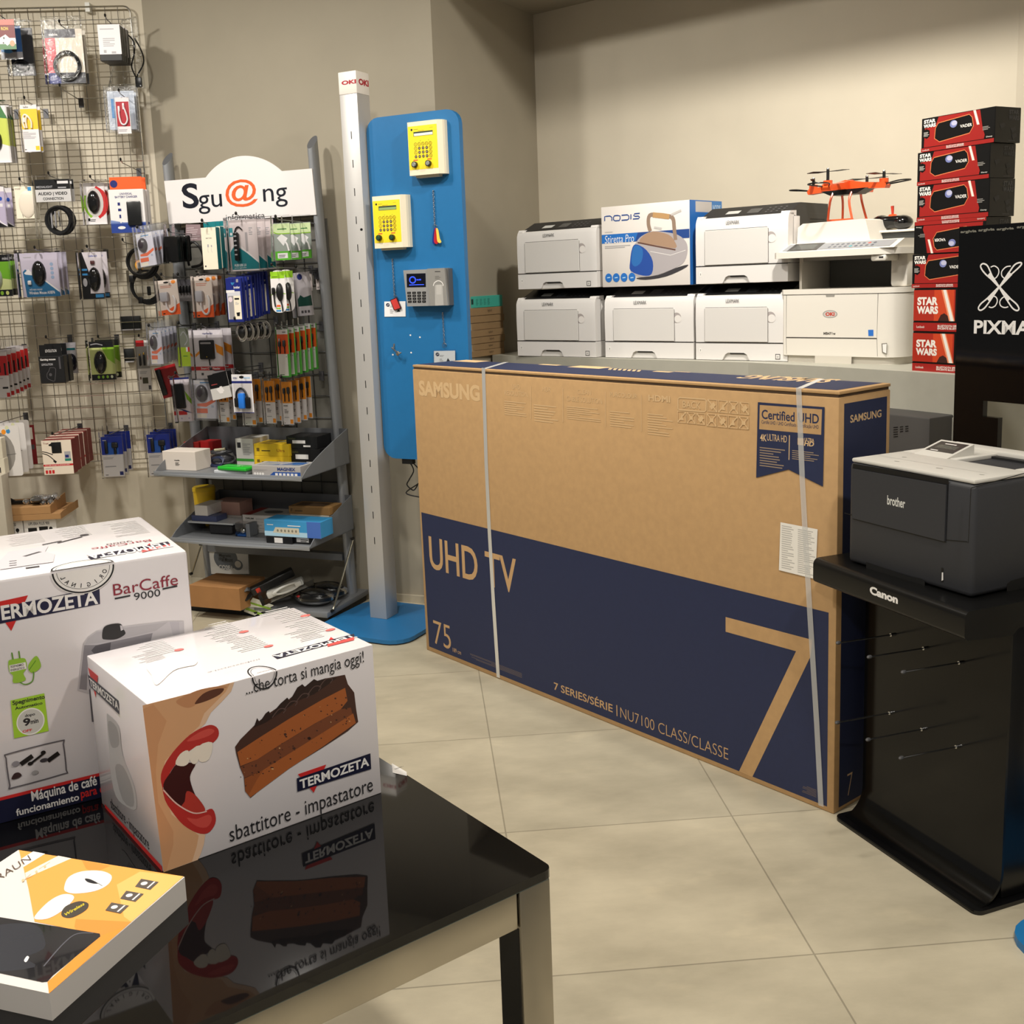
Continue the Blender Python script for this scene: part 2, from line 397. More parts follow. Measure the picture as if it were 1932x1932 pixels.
d.text('UHD TV', z3(122, 510), z3(747, 445), tan2, 0.012)
d.text('75', z3(152, 1058), z3(268, 933), tan2, -0.006)
d.text('189 cm', z3(288, 1118), z3(347, 1112), tan2)
d.lines((985, 1279), (876, 1227), 5, M(120, 105, 92, 0.8), 0.3, 3)
d.text('7 SERIES/SÉRIE', z3(1026, 1395), z3(1452, 1490), tan2, 0.012)
d.stroke([z3(1483, 1508), z3(1485, 1588)], 0.004, tan2)
d.text('NU7100 CLASS/CLASSE', z3(1510, 1598), z4(540, 1338), tan2, -0.012)
d.poly([z4(520, 338), z4(1180, 512), z4(1164, 640), z4(722, 1555), z4(622, 1510), z4(1055, 598), z4(520, 450)], KRAFT)
d.lines(z4(1210, 1708), z4(1072, 1592), 6, M(120, 105, 92, 0.8), 0.3, 4)
lt = M(216, 182, 136, 0.75)
d.text('SAMSUNG', z1(86, 348), z1(543, 268), lt, 0.045)
for t, bl, tr, bo in (('UHD', (790, 297), (850, 265), 0), ('RESOLUTION', (735, 343), (908, 322), 0), ('HDR', (1022, 315), (1085, 285), 0), ('CLEAN', (1287, 335), (1390, 308), 0), ('CABLE SOLUTION', (1205, 388), (1473, 372), 0), ('PURCOLOUR', (1533, 355), (1742, 335), 0.01)):
    d.text(t, z1(*bl), z1(*tr), lt, bo)
for i, (q, p_) in enumerate((((735, 372), (905, 512)), ((960, 398), (1145, 562)), ((1208, 420), (1465, 545)), ((1535, 450), (1740, 600)))):
    d.lines(z1(q[0], p_[1] - 22), z1(p_[0], q[1] + 22), 7, lt, 0.42, i)
d.lines(z2(10, 640), z2(205, 490), 9, lt, 0.42, 9)
for x, y0, y1 in ((934, 275, 525), (1177, 290, 552), (1500, 318, 585), (1773, 340, 620)): d.stroke([z1(x, y0), z1(x, y1)], 0.0025, lt)
d.text('HDMI', z2(15, 388), z2(180, 352), lt, 0.03)
d.stroke([z2(*p) for p in ((252, 362), (445, 375), (455, 388), (452, 460), (440, 470), (250, 455), (240, 445), (240, 372))], 0.004, lt, True)
d.text('BACK', z2(275, 440), z2(413, 395), lt, 0.01)
def pict(x0, y0, w, h, k):
    c = [z2(x0, y0), z2(x0 + w, y0 + 6), z2(x0 + w, y0 + h + 6), z2(x0, y0 + h)]
    d.stroke(c, 0.003, lt, True)
    if k % 3 == 0: d.stroke([c[0], c[2]], 0.004, lt); d.stroke([z2(x0 + w * .3, y0 + h * .75), z2(x0 + w * .75, y0 + h * .35)], 0.012, lt)
    elif k % 3 == 1: d.stroke([c[1], c[3]], 0.004, lt); d.poly([z2(x0 + w * .25, y0 + h * .8), z2(x0 + w * .5, y0 + h * .25), z2(x0 + w * .75, y0 + h * .85)], lt)
    else: d.stroke([c[0], c[2]], 0.003, lt); d.stroke([c[1], c[3]], 0.003, lt); d.rect(z2(x0 + w * .3, y0 + h * .7), z2(x0 + w * .7, y0 + h * .4), lt)
for i in range(4): pict(466 + 81 * i, 376 + 7 * i, 70, 90, i)
for i in range(3): pict(238 + 72 * i, 466 + 7 * i, 62, 82, i + 1)
for i in range(4): pict(462 + 81 * i, 485 + 7 * i, 70, 90, i + 2)
d.poly([z2(*p) for p in ((848, 397), (1355, 435), (1342, 1038), (1080, 908), (835, 970))], tv_navy)
d.poly([z2(*p) for p in ((862, 418), (1335, 452), (1328, 645), (858, 602))], KRAFT)
d.text('Certified UHD', z2(877, 524), z2(1312, 488), tv_navy, 0.02)
d.text('Certifié UHD / UHD Certificado / Certificação UHD', z2(876, 566), z2(1310, 572), tv_navy, 0.01)
d.text('4K', z2(865, 690), z2(914, 643), lt, 0.02); d.text('ULTRA HD', z2(918, 688), z2(1068, 652), lt)
d.stroke([z2(1088, 648), z2(1084, 835)], 0.0025, lt)
d.rect(z2(1150, 720), z2(1196, 672), lt); d.text('ULTRA', z2(1203, 694), z2(1275, 674), lt, 0.02); d.text('HD', z2(1198, 727), z2(1275, 698), lt, 0.03, 0.2)
d.lines(z2(862, 880), z2(1065, 748), 8, M(150, 130, 110, 0.8), 0.4, 12); d.lines(z2(1108, 828), z2(1320, 775), 5, M(150, 130, 110, 0.8), 0.4, 13)
d.poly([z2(*p) for p in ((1020, 1308), (1302, 1362), (1285, 1740), (1008, 1672))], M(238, 234, 226, 0.4))
d.lines(z2(1028, 1655), z2(1130, 1340), 20, M(190, 186, 180, 0.7), 0.5, 14); d.lines(z2(1150, 1690), z2(1285, 1375), 22, M(190, 186, 180, 0.7), 0.5, 15)
dt = De(b, T.top(TH), 0.0004)
dt.rectuv(0.0, 0.022, TW - 0.02, TD - 0.006, tv_navy)
dt.text('SAMSUNG', z2(1492, 227), z2(662, 214), lt, 0.03)
for p, q in (((880, 679), (897, 684)), ((1025, 687), (1050, 690)), ((1095, 690), (1130, 696)), ((1240, 700), (1262, 703)), ((1275, 701), (1300, 703))):
    dt.rect(p, q, lt)
for i in range(7): dt.poly([(1150 + i * 9, 695 + i * .6), (1156 + i * 9, 695 + i * .6), (1152 + i * 9, 698 + i * .6), (1147 + i * 9, 697.6 + i * .6)], lt)
dr = De(b, T.right(TW), 0.0005)
dr.poly([z2(1500, 410), z2(1825, 352), (1672, 1300), (1600, 1500), (1583.4, 1521)], tv_navy)
(u0, v0), (u1, v1) = dr.pl.uv(*z2(1500, 410)), dr.pl.uv(*z2(1825, 352))
dr.mb.v = dr.mb.v[:-5]; dr.mb.f.pop(); dr.mb.mi.pop(); dr.mb.sm.pop()
dr.rectuv(u0, 0.012, u1, v0, tv_navy)
dr.text('SAMSUNG', z2(1545, 556), z2(1782, 452), lt, 0.02)
dr.text('7', z4(1440, 1700), z4(1482, 1512), lt, -0.02)
b.build('carton', tv)
for pts, wd, ends in (([(912.9, 694), (918, 870), (924, 1000), (932, 1140), (941, 1278)], 0.019, z1(850, 86)), ([z2(1158, 285), z2(1185, 970), z2(1205, 1340), z4(1160, 260), z4(1215, 1150), z4(1247, 1772)], 0.0165, z2(1460, 205))):
    sb = MB(); ds = De(sb, T.front(0), 0.0022)
    ds.stroke(pts, wd, clear_mat((246, 246, 244), 0.03, 0.25, milky=0.42))
    dd = De(sb, T.top(TH), 0.0016)
    p0 = ds.pl.uv(*pts[0])[0]; p1 = dd.pl.uv(*ends)
    dd.strokeuv([(p0, 0.0), (p1[0], TD)], wd, clear_mat((246, 246, 244), 0.03, 0.25, milky=0.42))
    sb.build('strap', tv, label='clear plastic packing strap')
# ------------------------------------------------------------------ table and the boxes on it
GLASS = M(7, 7, 8, 0.03, spec=0.5)
tb = thing('display_table', TB.w(-0.7, 0.42, -0.74), 'low black glass table with polished steel legs in the foreground', 'table')
b = MB(); r = 0.012
co = [(-1.45, 0), (-r, 0)] + [(-r + r * math.sin(t), r - r * math.cos(t)) for t in (0.4, 0.8, 1.2)] + [(0, r), (0, 0.85), (-1.45, 0.85)]
b.plan(TB, co, -0.0115, 0, GLASS)
b.plan(TB, [(x * 0.9995, y) for x, y in co], -0.0118, -0.011, M(70, 84, 82, 0.2))
b.build('glass_top', tb)
def steel(): return M(186, 180, 168, 0.24, 1.0, noise=0.10, nscale=9)
STB = steel()
b = MB()
b.box(TB, (-1.40, 0.004, -0.060), (-0.052, 0.030, -0.0125), STB, 0.002); b.build('apron', tb)
b = MB(); b.box(TB, (-0.030, 0.046, -0.060), (-0.004, 0.80, -0.0125), STB, 0.002); b.build('apron', tb)
b = MB(); b.box(TB, (-1.40, 0.82, -0.060), (-0.052, 0.846, -0.0125), STB, 0.002); b.build('apron', tb)
DKS = M(20, 20, 21, 0.4)
for x, y in ((-0.050, 0.002), (-0.050, 0.803), (-1.445, 0.002), (-1.445, 0.803)):
    b = MB(); b.box(TB, (x, y, -0.74), (x + 0.046, y + 0.046, -0.0122), STB, 0.002)
    b.box(TB, (x - 0.0015, y + 0.004, -0.735), (x, y + 0.042, -0.062), DKS)
    b.build('leg', tb)
zs = Z(500, 1400, 1100)
b = MB(); dd = De(b, TB.top(0), 0.0004); dd.poly([zs(770, 130), zs(860, 183), zs(862, 208), zs(776, 188)], PAPER); dd.lines(zs(785, 165), zs(850, 150), 3, INK, 0.4)
p0 = TB.top(0).hit(*zs(818, 180))
tag(b.build('price_sticker', at=p0), 'small white paper sticker on the far edge of the black glass table', 'sticker')

def carton(F, W_, D_, H_, mat, bevel=0.002):
    b = MB(); b.box(F, (0, 0, 0), (W_, D_, H_), mat, bevel, 2); return b
FINT = M(206, 203, 202, 0.5)
# --- coffee machine carton
CBo = onz(190, 1505, 0.74); CB0 = Fr(CBo, 30.0); CBX = 0.148; CBW = 0.42
CB = CB0.moved(CBX - CBW, 0, 0)
cb = thing('coffee_machine_carton', CB.w(CBW / 2, 0.14, 0), 'tall white carton with a coffee machine picture, behind the cake picture box', 'box')
b = carton(CB, CBW, 0.29, 0.331, M(222, 217, 219, 0.32, coat=0.25), 0.005)
zc = Z(0, 960, 400); zb = Z(0, 1400, 500, 1816)
d = De(b, CB.front(0), 0.0006)
d.poly([zc(-78, 860), zc(255, 787), zc(102, 1112)], RED)
d.poly([zc(-135, 925), zc(905, 714), zc(912, 866), zc(-130, 1072)], M(28, 30, 62, 0.4))
d.text('TERMOZETA', zc(-100, 1038), zc(882, 735), PAPER, 0.028)
d.text('BarCaffe', zc(1036, 792), zc(1614, 590), M(135, 35, 52, 0.5), 0.0)
d.text('9000', zc(1224, 834), zc(1456, 728), INK)
d.stroke([zc(1045, 818), zc(1186, 790)], 0.0022, INK); d.stroke([zc(1480, 730), zc(1615, 702)], 0.0022, INK)
gA, gB, gC, gD = M(190, 186, 190, 0.4), M(138, 134, 140, 0.4), M(92, 88, 94, 0.4), M(64, 60, 66, 0.4)
d.poly([zc(705, 1655), zc(758, 1228), zc(800, 1168), zc(880, 1112), zc(1200, 1060), zc(1540, 1022), zc(1672, 1020), zc(1690, 1330), zc(1100, 1940), zc(850, 1960), zc(826, 1690)], gA)
d.poly([zc(770, 1236), zc(800, 1180), zc(880, 1122), zc(1200, 1072), zc(1530, 1030), zc(1420, 1110), zc(1120, 1180), zc(900, 1222)], M(176, 172, 176, 0.4))
d.poly([zc(722, 1640), zc(766, 1240), zc(880, 1240), zc(1390, 1130), zc(1370, 1215), zc(930, 1330), zc(800, 1420), zc(790, 1650)], gB)
d.poly([zc(830, 1290), zc(870, 1245), zc(1010, 1215), zc(1000, 1310), zc(880, 1345)], gC)
d.poly([zc(810, 1650), zc(900, 1500), zc(900, 1940), zc(836, 1940)], gC)
d.poly([zc(1545, 1030), zc(1630, 1030), zc(1640, 1180), zc(1580, 1180)], M(180, 176, 182, 0.4))
d.poly(smooth2([zc(*p) for p in ((930, 1172), (942, 1085), (1000, 1052), (1095, 1046), (1125, 1095), (1140, 1140), (1060, 1186), (960, 1190))], 4, True), BLACK)
d.poly([zc(1092, 1060), zc(1112, 1062), zc(1124, 1100), zc(1100, 1110)], gA)
gr, gd = M(150, 196, 60, 0.4), M(96, 150, 40, 0.4)
d.poly(smooth2([zc(*p) for p in ((75, 1392), (105, 1372), (210, 1358), (238, 1385), (242, 1450), (212, 1500), (232, 1560), (122, 1586), (118, 1520), (84, 1482))], 3, True), gr)
d.stroke([zc(106, 1308), zc(118, 1372)], 0.0016, gd); d.stroke([zc(170, 1294), zc(180, 1362)], 0.0016, gd)
d.poly([zc(84, 1425), zc(232, 1395), zc(240, 1455), zc(90, 1488)], PAPER)
d.text('RISPARMIO', zc(98, 1450), zc(214, 1405), INK, 0.02); d.text('ENERGETICO', zc(98, 1480), zc(222, 1435), INK, 0.02)
d.poly(smooth2([zc(*p) for p in ((255, 1450), (270, 1398), (332, 1338), (372, 1420), (348, 1466), (285, 1492))], 4, True), gr); d.stroke([zc(262, 1470), zc(325, 1380)], 0.0012, gd)
d.stroke(smooth2([zc(*p) for p in ((180, 1580), (232, 1598), (292, 1570), (306, 1510), (300, 1480))], 5), 0.0014, gd)
d.poly([zc(95, 1745), zc(402, 1678), zc(442, 2022), zc(128, 2090)], M(160, 205, 50, 0.4))
d.text('Spegnimento', zc(116, 1800), zc(404, 1688), INK, 0.03); d.text('Automatico', zc(136, 1832), zc(384, 1752), INK, 0.03)
d.ellipse(zc(278, 1935), zc(405, 1910), zc(285, 1810), PAPER, n=36); d.ellipse(zc(278, 1935), zc(395, 1912), zc(285, 1822), M(196, 196, 190, 0.4), n=36)
d.text('dopo', zc(228, 1905), zc(316, 1852), INK, 0.03); d.text('9', zc(214, 1982), zc(272, 1898), INK, 0.04); d.text('min', zc(280, 1960), zc(346, 1905), INK, 0.03); d.text('OFF', zc(205, 2040), zc(290, 1998), RED, 0.03)
d.stroke(smooth2([zb(*p) for p in ((60, 78), (410, -10), (432, 12), (452, 190), (434, 216), (88, 310), (66, 295), (40, 110))], 3, True), 0.0016, gC, True)
d.stroke([zb(140, 150), zb(222, 92)], 0.0062, BLACK); d.ellipse(zb(106, 147), zb(132, 142), zb(108, 128), gB)
d.stroke([zb(215, 140), zb(300, 75)], 0.0030, BLACK); d.ellipse(zb(295, 70), zb(312, 66), zb(296, 56), BLACK); d.ellipse(zb(207, 145), zb(226, 142), zb(208, 132), BLACK)
d.stroke([zb(325, 128), zb(402, 72)], 0.0060, BLACK); d.ellipse(zb(300, 122), zb(328, 116), zb(302, 108), gD)
d.poly(smooth2([zb(*p) for p in ((78, 252), (96, 214), (128, 206), (148, 226), (120, 246))], 3, True), M(52, 30, 30, 0.6)); d.ellipse(zb(238, 207), zb(262, 202), zb(240, 192), M(160, 158, 160, 0.5))
nv = M(24, 26, 52, 0.35)
(ul, vl), (ur, vr) = d.pl.uv(*zb(0, 405)), d.pl.uv(*zb(690, 222))
d.rectuv(0.001, 0.001, CBW - 0.001, (vl + vr) / 2, nv); d.rectuv(0.001, (vl + vr) / 2, CBW - 0.001, (vl + vr) / 2 + 0.0045, RED)
d.text('Máquina de café c', zb(220, 425), zb(706, 212), PAPER, 0.02); d.text('funcionamiento', zb(112, 505), zb(537, 348), PAPER, 0.02); d.text('para c', zb(556, 400), zb(706, 302), RED, 0.02)
# seal wrapped over the top edge
cu, cv = d.pl.uv(*zc(760, 575)); ctop = 0.331
d.ellipseuv(cu, ctop - 0.003, 0.041, 0.034, PAPER, a0=180, a1=360); d.ellipseuv(cu, ctop - 0.003, 0.039, 0.032, INK, a0=180, a1=360, ring=0.0022); d.ellipseuv(cu, ctop - 0.003, 0.034, 0.027, INK, a0=180, a1=360, ring=0.0006)
for i, ch in enumerate('ORIGINAL'):
    t = math.radians(-20 - 140 * i / 7); e = d.up(); vs, fs, ar = glyphs(ch, 0.02)
    c0 = V3((cu + 0.0285 * math.cos(t), ctop - 0.003 + 0.0225 * math.sin(t), 0)); rr = V3((math.sin(t), -math.cos(t), 0)); uu = V3((-math.cos(t), -math.sin(t), 0))
    b.add([d.pl.pt(*(c0 + rr * (x - .5) * 0.0052 * min(ar, 1.2) + uu * (y - .5) * 0.006).xy, e) for x, y in vs], fs, INK)
t_ = De(b, CB.top(0.331), 0.0006)
t_.ellipseuv(cu, 0.001, 0.041, 0.034, PAPER, a0=0, a1=180); t_.ellipseuv(cu, 0.001, 0.039, 0.032, INK, a0=0, a1=180, ring=0.0022); t_.ellipseuv(cu, 0.001, 0.034, 0.027, INK, a0=0, a1=180, ring=0.0006)
t_.lines(zc(1370, 215), zc(930, 145), 16, FINT, 0.35, 2); t_.lines(zc(840, 235), zc(470, 185), 16, FINT, 0.35, 3); t_.lines(zc(420, 300), zc(20, 260), 16, FINT, 0.35, 5)
t_.poly([zc(1300, 378), zc(1362, 318), zc(1400, 360)], RED); t_.poly([zc(1290, 385), zc(1546, 325), zc(1552, 342), zc(1296, 402)], M(210, 90, 90, 0.4))
t_.poly([zc(800, 440), zc(1530, 302), zc(1550, 325), zc(830, 468)], nv); t_.text('TERMOZETA', zc(1532, 308), zc(824, 464), PAPER, 0.028)
t_.text('BarCaffe', zc(1366, 282), zc(845, 378), M(160, 70, 80, 0.5)); t_.text('9000', zc(1196, 290), zc(975, 335), M(120, 110, 112, 0.5))
t_.poly([zc(0, 478), zc(80, 395), zc(440, 345), zc(412, 395), zc(500, 420), zc(486, 490), zc(250, 522), zc(0, 560)], M(206, 200, 206, 0.4))
t_.stroke([zc(220, 440), zc(368, 396)], 0.007, M(80, 78, 84, 0.4)); t_.stroke([zc(235, 545), zc(360, 528)], 0.006, M(80, 78, 84, 0.4))
t_.stroke([zc(385, 332), zc(562, 296)], 0.004, gD); t_.stroke([zc(525, 316), zc(750, 258)], 0.004, gD); t_.ellipse(zc(770, 243), zc(812, 238), zc(772, 236), gD)
for k in range(3): t_.stroke([zc(85, 485 + 20 * k), zc(152, 478 + 20 * k)], 0.004, M(90, 88, 94, 0.4))
b.build('carton', cb)

# --- mixer carton with mouth and cake
MXo = onz(308, 1645.7, 0.74); MX = Fr(MXo, 37.0); MW, MD, MH = 0.308, 0.232, 0.2135
mx = thing('mixer_carton', MX.w(MW / 2, MD / 2, 0), 'glossy white mixer carton showing an open red mouth and a slice of chocolate cake', 'box')
b = carton(MX, MW, MD, MH, M(226, 220, 222, 0.25, coat=0.3), 0.0015)
zm = Z(150, 1120, 760)
P = lambda L: [zm(*p) for p in L]
d = De(b, MX.front(0), 0.0003, 0.00002)
sk = M(214, 164, 122, 0.4); sk2 = M(196, 140, 100, 0.4); sk3 = M(228, 190, 158, 0.4)
d.poly(P(((376, 668), (925, 528), (905, 585), (850, 645), (785, 710), (752, 775), (640, 880), (520, 1000), (490, 1140), (560, 1310), (700, 1420), (752, 1440), (742, 1500), (722, 1560), (706, 1592), (502, 1664))), sk3)
d.poly(P(((376, 668), (900, 535), (872, 588), (810, 650), (745, 715), (715, 790), (620, 880), (510, 1000), (485, 1140), (550, 1320), (690, 1425), (712, 1445), (700, 1510), (672, 1600), (502, 1664))), sk)
d.poly(P(((378, 690), (440, 660), (520, 760), (470, 900), (455, 1060), (470, 1250), (560, 1420), (560, 1500), (520, 1650), (503, 1660))), M(206, 152, 110, 0.4))
d.poly(smooth2(P(((578, 640), (600, 668), (650, 682), (695, 662), (730, 620), (800, 585), (880, 560), (840, 552), (730, 570), (650, 600))), 3, True), sk2)
d.poly(smooth2(P(((688, 655), (735, 600), (800, 572), (862, 566), (840, 600), (780, 632), (715, 655))), 3, True), M(96, 56, 40, 0.5))
lip = M(184, 50, 46, 0.3); lip2 = M(206, 78, 70, 0.3)
d.poly(smooth2(P(((492, 1150), (486, 1080), (520, 1000), (580, 920), (660, 842), (740, 796), (790, 784), (826, 806), (830, 850), (800, 888), (760, 902), (700, 915), (640, 950), (580, 1012), (540, 1070), (505, 1150))), 3, True), lip)
d.poly(smooth2(P(((490, 1130), (500, 1168), (530, 1215), (600, 1270), (680, 1312), (740, 1302), (792, 1285), (814, 1340), (802, 1392), (762, 1432), (700, 1428), (620, 1382), (560, 1312), (510, 1232))), 3, True), lip)
d.poly(smooth2(P(((640, 880), (700, 836), (770, 806), (806, 820), (770, 850), (690, 876))), 3, True), lip2)
d.poly(smooth2(P(((640, 1340), (700, 1345), (770, 1320), (790, 1350), (760, 1395), (700, 1390))), 3, True), lip2)
d.poly(smooth2(P(((500, 1140), (540, 1072), (580, 1018), (640, 1010), (692, 1016), (668, 1066), (660, 1112), (690, 1200), (742, 1272), (742, 1300), (680, 1312), (600, 1270), (525, 1212))), 3, True), M(62, 20, 20, 0.4))
d.poly(smooth2(P(((640, 1180), (688, 1200), (744, 1272), (742, 1303), (682, 1311), (610, 1275), (628, 1240))), 3, True), M(178, 58, 48, 0.35))
for q in (((572, 1016), (600, 958), (648, 936), (656, 1000), (622, 1030)), ((652, 952), (716, 906), (708, 1000), (672, 1014)), ((710, 912), (792, 888), (774, 988), (716, 1000))): d.poly(smooth2(P(q), 3, True), M(238, 228, 214, 0.25))
d.stroke(smooth2(P(((500, 1172), (580, 1255), (680, 1310), (760, 1300))), 5), 0.0016, M(230, 190, 180, 0.3))
ck0, ck1, ck2, ck3, ck4 = M(72, 44, 34, 0.5), M(168, 92, 42, 0.6), M(120, 66, 38, 0.6), M(46, 30, 27, 0.35), M(146, 78, 36, 0.6)
d.poly(P(((928, 915), (960, 870), (1060, 770), (1130, 715), (1240, 640), (1330, 560), (1460, 508), (1585, 484), (1602, 540), (1640, 590), (1652, 690), (1664, 765), (1600, 822), (1450, 920), (1300, 1012), (1150, 1112), (1020, 1220), (988, 1180), (980, 1090), (958, 1040), (936, 960))), ck0)
d.poly(P(((942, 946), (1060, 868), (1250, 748), (1450, 632), (1586, 562), (1600, 640), (1560, 690), (1400, 778), (1200, 900), (1060, 990), (960, 1030))), ck1)
d.poly(P(((960, 1036), (1060, 990), (1200, 902), (1400, 780), (1560, 690), (1620, 680), (1630, 720), (1500, 800), (1300, 925), (1100, 1050), (985, 1100))), ck2)
d.poly(P(((984, 1104), (1100, 1050), (1300, 925), (1500, 800), (1634, 715), (1650, 772), (1450, 915), (1250, 1045), (1020, 1216), (990, 1180))), ck1)
d.poly(P(((984, 1104), (1100, 1050), (1060, 1110), (1010, 1200), (992, 1180))), ck4)
d.poly(P(((1040, 800), (1060, 742), (1075, 768), (1110, 715), (1130, 700), (1140, 725), (1200, 655), (1240, 620), (1255, 640), (1300, 560), (1330, 540), (1345, 556), (1400, 510), (1420, 520), (1470, 505), (1540, 500), (1480, 545), (1400, 600), (1300, 640), (1200, 710), (1110, 770))), ck3)
rnd = random.Random(5)
for k in range(90):
    t = rnd.random(); lo = rnd.random()
    xx = 960 + t * 660; yy = (940 - t * 375) + lo * (230 - 30 * t); w = rnd.uniform(2, 7) * (2 if k % 17 == 0 else 1)
    mt = ck0 if k % 5 else (M(206, 160, 110, 0.6) if k % 10 else ck3)
    d.mb.add([d.pl.pt(*(V3((*d.pl.uv(*zm(xx + w * math.cos(a), yy + w * .8 * math.sin(a))), 0)).xy), d.e + 0.00002) for a in (0, 1.2, 2.4, 3.6, 4.9)], [(0, 1, 2, 3, 4)], mt)
d.e += 0.0001
for k in range(5): d.stroke(smooth2(P(((1150 + 70 * k, 740 - 45 * k), (1190 + 70 * k, 690 - 45 * k), (1230 + 70 * k, 690 - 45 * k), (1215 + 70 * k, 715 - 45 * k))), 4), 0.0013, M(92, 70, 66, 0.25))
def logo(d, q, tri, b0, t0, ink, flip=False):
    d.poly(P(tri), RED); d.poly(P(q), ink); d.text('TERMOZETA', zm(*b0), zm(*t0), PAPER, 0.028)
logo(d, ((1296, 1103), (1736, 953), (1741, 1046), (1300, 1182)), ((1303, 1078), (1472, 1020), (1398, 1188)), (1316, 1168), (1726, 972), nv)
d.text('sbattitore - impastatore', zm(900, 1512), zm(1747, 1092), INK, -0.004)
d.text('...che torta si mangia oggi!', zm(996, 626), zm(1694, 340), INK, -0.004)
su, sv = d.pl.uv(*zm(1105, 500))
d.ellipseuv(su, MH - 0.001, 0.0165, 0.0185, INK, a0=180, a1=360, ring=0.0018); d.ellipseuv(su, MH - 0.001, 0.0135, 0.0145, INK, a0=180, a1=360, ring=0.0005)
t_ = De(b, MX.top(MH), 0.0004)
t_.ellipseuv(su, 0.001, 0.0165, 0.030, INK, a0=0, a1=180, ring=0.0018); t_.ellipseuv(su, 0.001, 0.0135, 0.025, INK, a0=0, a1=180, ring=0.0005); t_.text('ORIGINAL', zm(1150, 452), zm(1060, 478), INK, 0.02)
for k, (p, q) in enumerate((((590, 340), (300, 318)), ((520, 385), (290, 372)), ((990, 228), (690, 200)), ((960, 262), (720, 248)), ((1365, 140), (1040, 120)), ((1140, 310), (830, 290)), ((1500, 215), (1190, 190)), ((1465, 255), (1180, 240)))): t_.lines(zm(*p), zm(*q), 9, FINT, 0.35, k)
for p in ((595, 338), (982, 230), (1350, 134), (1130, 316), (1500, 218)): t_.ellipse(zm(*p), zm(p[0] + 26, p[1] - 8), zm(p[0] + 4, p[1] - 8), M(216, 110, 105, 0.4), n=14)
logo(t_, ((1150, 372), (1640, 243), (1646, 264), (1182, 393)), ((1480, 300), (1502, 262), (1560, 300)), (1634, 249), (1176, 389), nv)
t_.poly(P(((1480, 306), (1640, 262), (1642, 280), (1484, 320))), M(214, 80, 76, 0.4))
t_.text('impastatore', zm(1080, 395), zm(762, 472), M(120, 116, 118, 0.5)); t_.text('sbattitore', zm(1112, 418), zm(865, 482), M(120, 116, 118, 0.5))
t_.poly(smooth2(P(((430, 490), (400, 440), (480, 400), (600, 372), (700, 400), (690, 430), (640, 440), (560, 465), (480, 540), (450, 545))), 3, True), M(238, 228, 222, 0.4))
l_ = De(b, MX.left(0), 0.0004)
logo(l_, ((52, 483), (236, 640), (239, 722), (63, 552)), ((52, 440), (112, 492), (98, 620)), (64, 548), (233, 650), M(50, 52, 66, 0.4))
l_.poly(P(((152, 1256), (494, 1628), (498, 1664), (155, 1292))), RED)
l_.text('sbattitore - impastatore', zm(192, 1300), zm(412, 1462), INK)
l_.poly(smooth2(P(((165, 735), (180, 726), (238, 790), (250, 900), (272, 1000), (330, 1150), (342, 1285), (280, 1270), (220, 1210), (190, 1080), (178, 930))), 3, True), M(190, 188, 188, 0.4))
l_.poly(smooth2(P(((175, 760), (225, 800), (240, 900), (200, 920), (180, 860))), 3, True), M(160, 158, 158, 0.4)); l_.poly(smooth2(P(((215, 1040), (262, 1030), (318, 1160), (325, 1270), (260, 1230))), 3, True), M(164, 162, 162, 0.4))
b.build('carton', mx)

# --- flat mouse carton nearest to the camera
bR, bF = onz(352.4, 1698.7, 0.74), onz(99, 1926, 0.74); BH = 0.0292
bB = onz(34.4, 1603.7, 0.74 + BH); bB.z = 0.74; bL = bB + bF - bR
mc = thing('mouse_carton', (bR + bL) / 2, 'flat orange and white mouse carton with a black window, nearest on the table', 'box')
b = MB(); cs = [bL, bF, bR, bB]; side = M(226, 220, 214, 0.4)
b.hexa(cs + [p + V3((0, 0, BH)) for p in cs], side)
org = M(244, 168, 82, 0.35); og2 = M(236, 148, 66, 0.35); og3 = M(250, 190, 110, 0.35); blk = M(20, 21, 23, 0.12, coat=0.6)
d = De(b, Pl((bL.x, bL.y, 0.74 + BH), (bR - bB), (bB - bL)), 0.0004)
Q = lambda L: [zb(*p) for p in L]
d.poly(Q(((130, 742), (1258, 923), (336, 1726), (326, 1646), (685, 1325), (237, 1232), (196, 1010), (165, 882), (160, 860))), org)
d.poly(Q(((560, 812), (760, 850), (640, 900), (590, 870))), og2); d.poly(Q(((800, 980), (960, 890), (1258, 923), (900, 1235), (850, 1200))), og3); d.poly(Q(((900, 1235), (640, 1460), (510, 1270), (520, 1215))), og2); d.poly(Q(((336, 1726), (326, 1646), (690, 1330), (860, 1270))), M(246, 150, 60, 0.35))
d.poly(Q(((160, 860), (310, 768), (228, 752), (150, 800))), PAPER); d.poly(Q(((180, 935), (490, 800), (400, 782), (172, 900))), M(252, 236, 214, 0.35))
d.poly(Q(((-760, 1480), (0, 1203), (684, 1316), (688, 1336), (362, 1602), (326, 1644), (290, 1648), (0, 1586), (-500, 1760))), blk)
d.poly(smooth2(Q(((-300, 1330), (0, 1255), (240, 1256), (302, 1342), (300, 1420), (180, 1482), (240, 1545), (-100, 1562))), 3, True), M(48, 50, 56, 0.15))
d.stroke(smooth2(Q(((300, 1540), (420, 1400), (520, 1320), (640, 1312))), 6), 0.0016, M(90, 90, 98, 0.2)); d.poly(smooth2(Q(((165, 1500), (185, 1470), (200, 1480), (180, 1512))), 3, True), PAPER)
d.poly(smooth2(Q(((440, 1000), (470, 930), (560, 890), (690, 886), (765, 920), (740, 980), (650, 1025), (520, 1042), (455, 1030))), 4, True), PAPER)
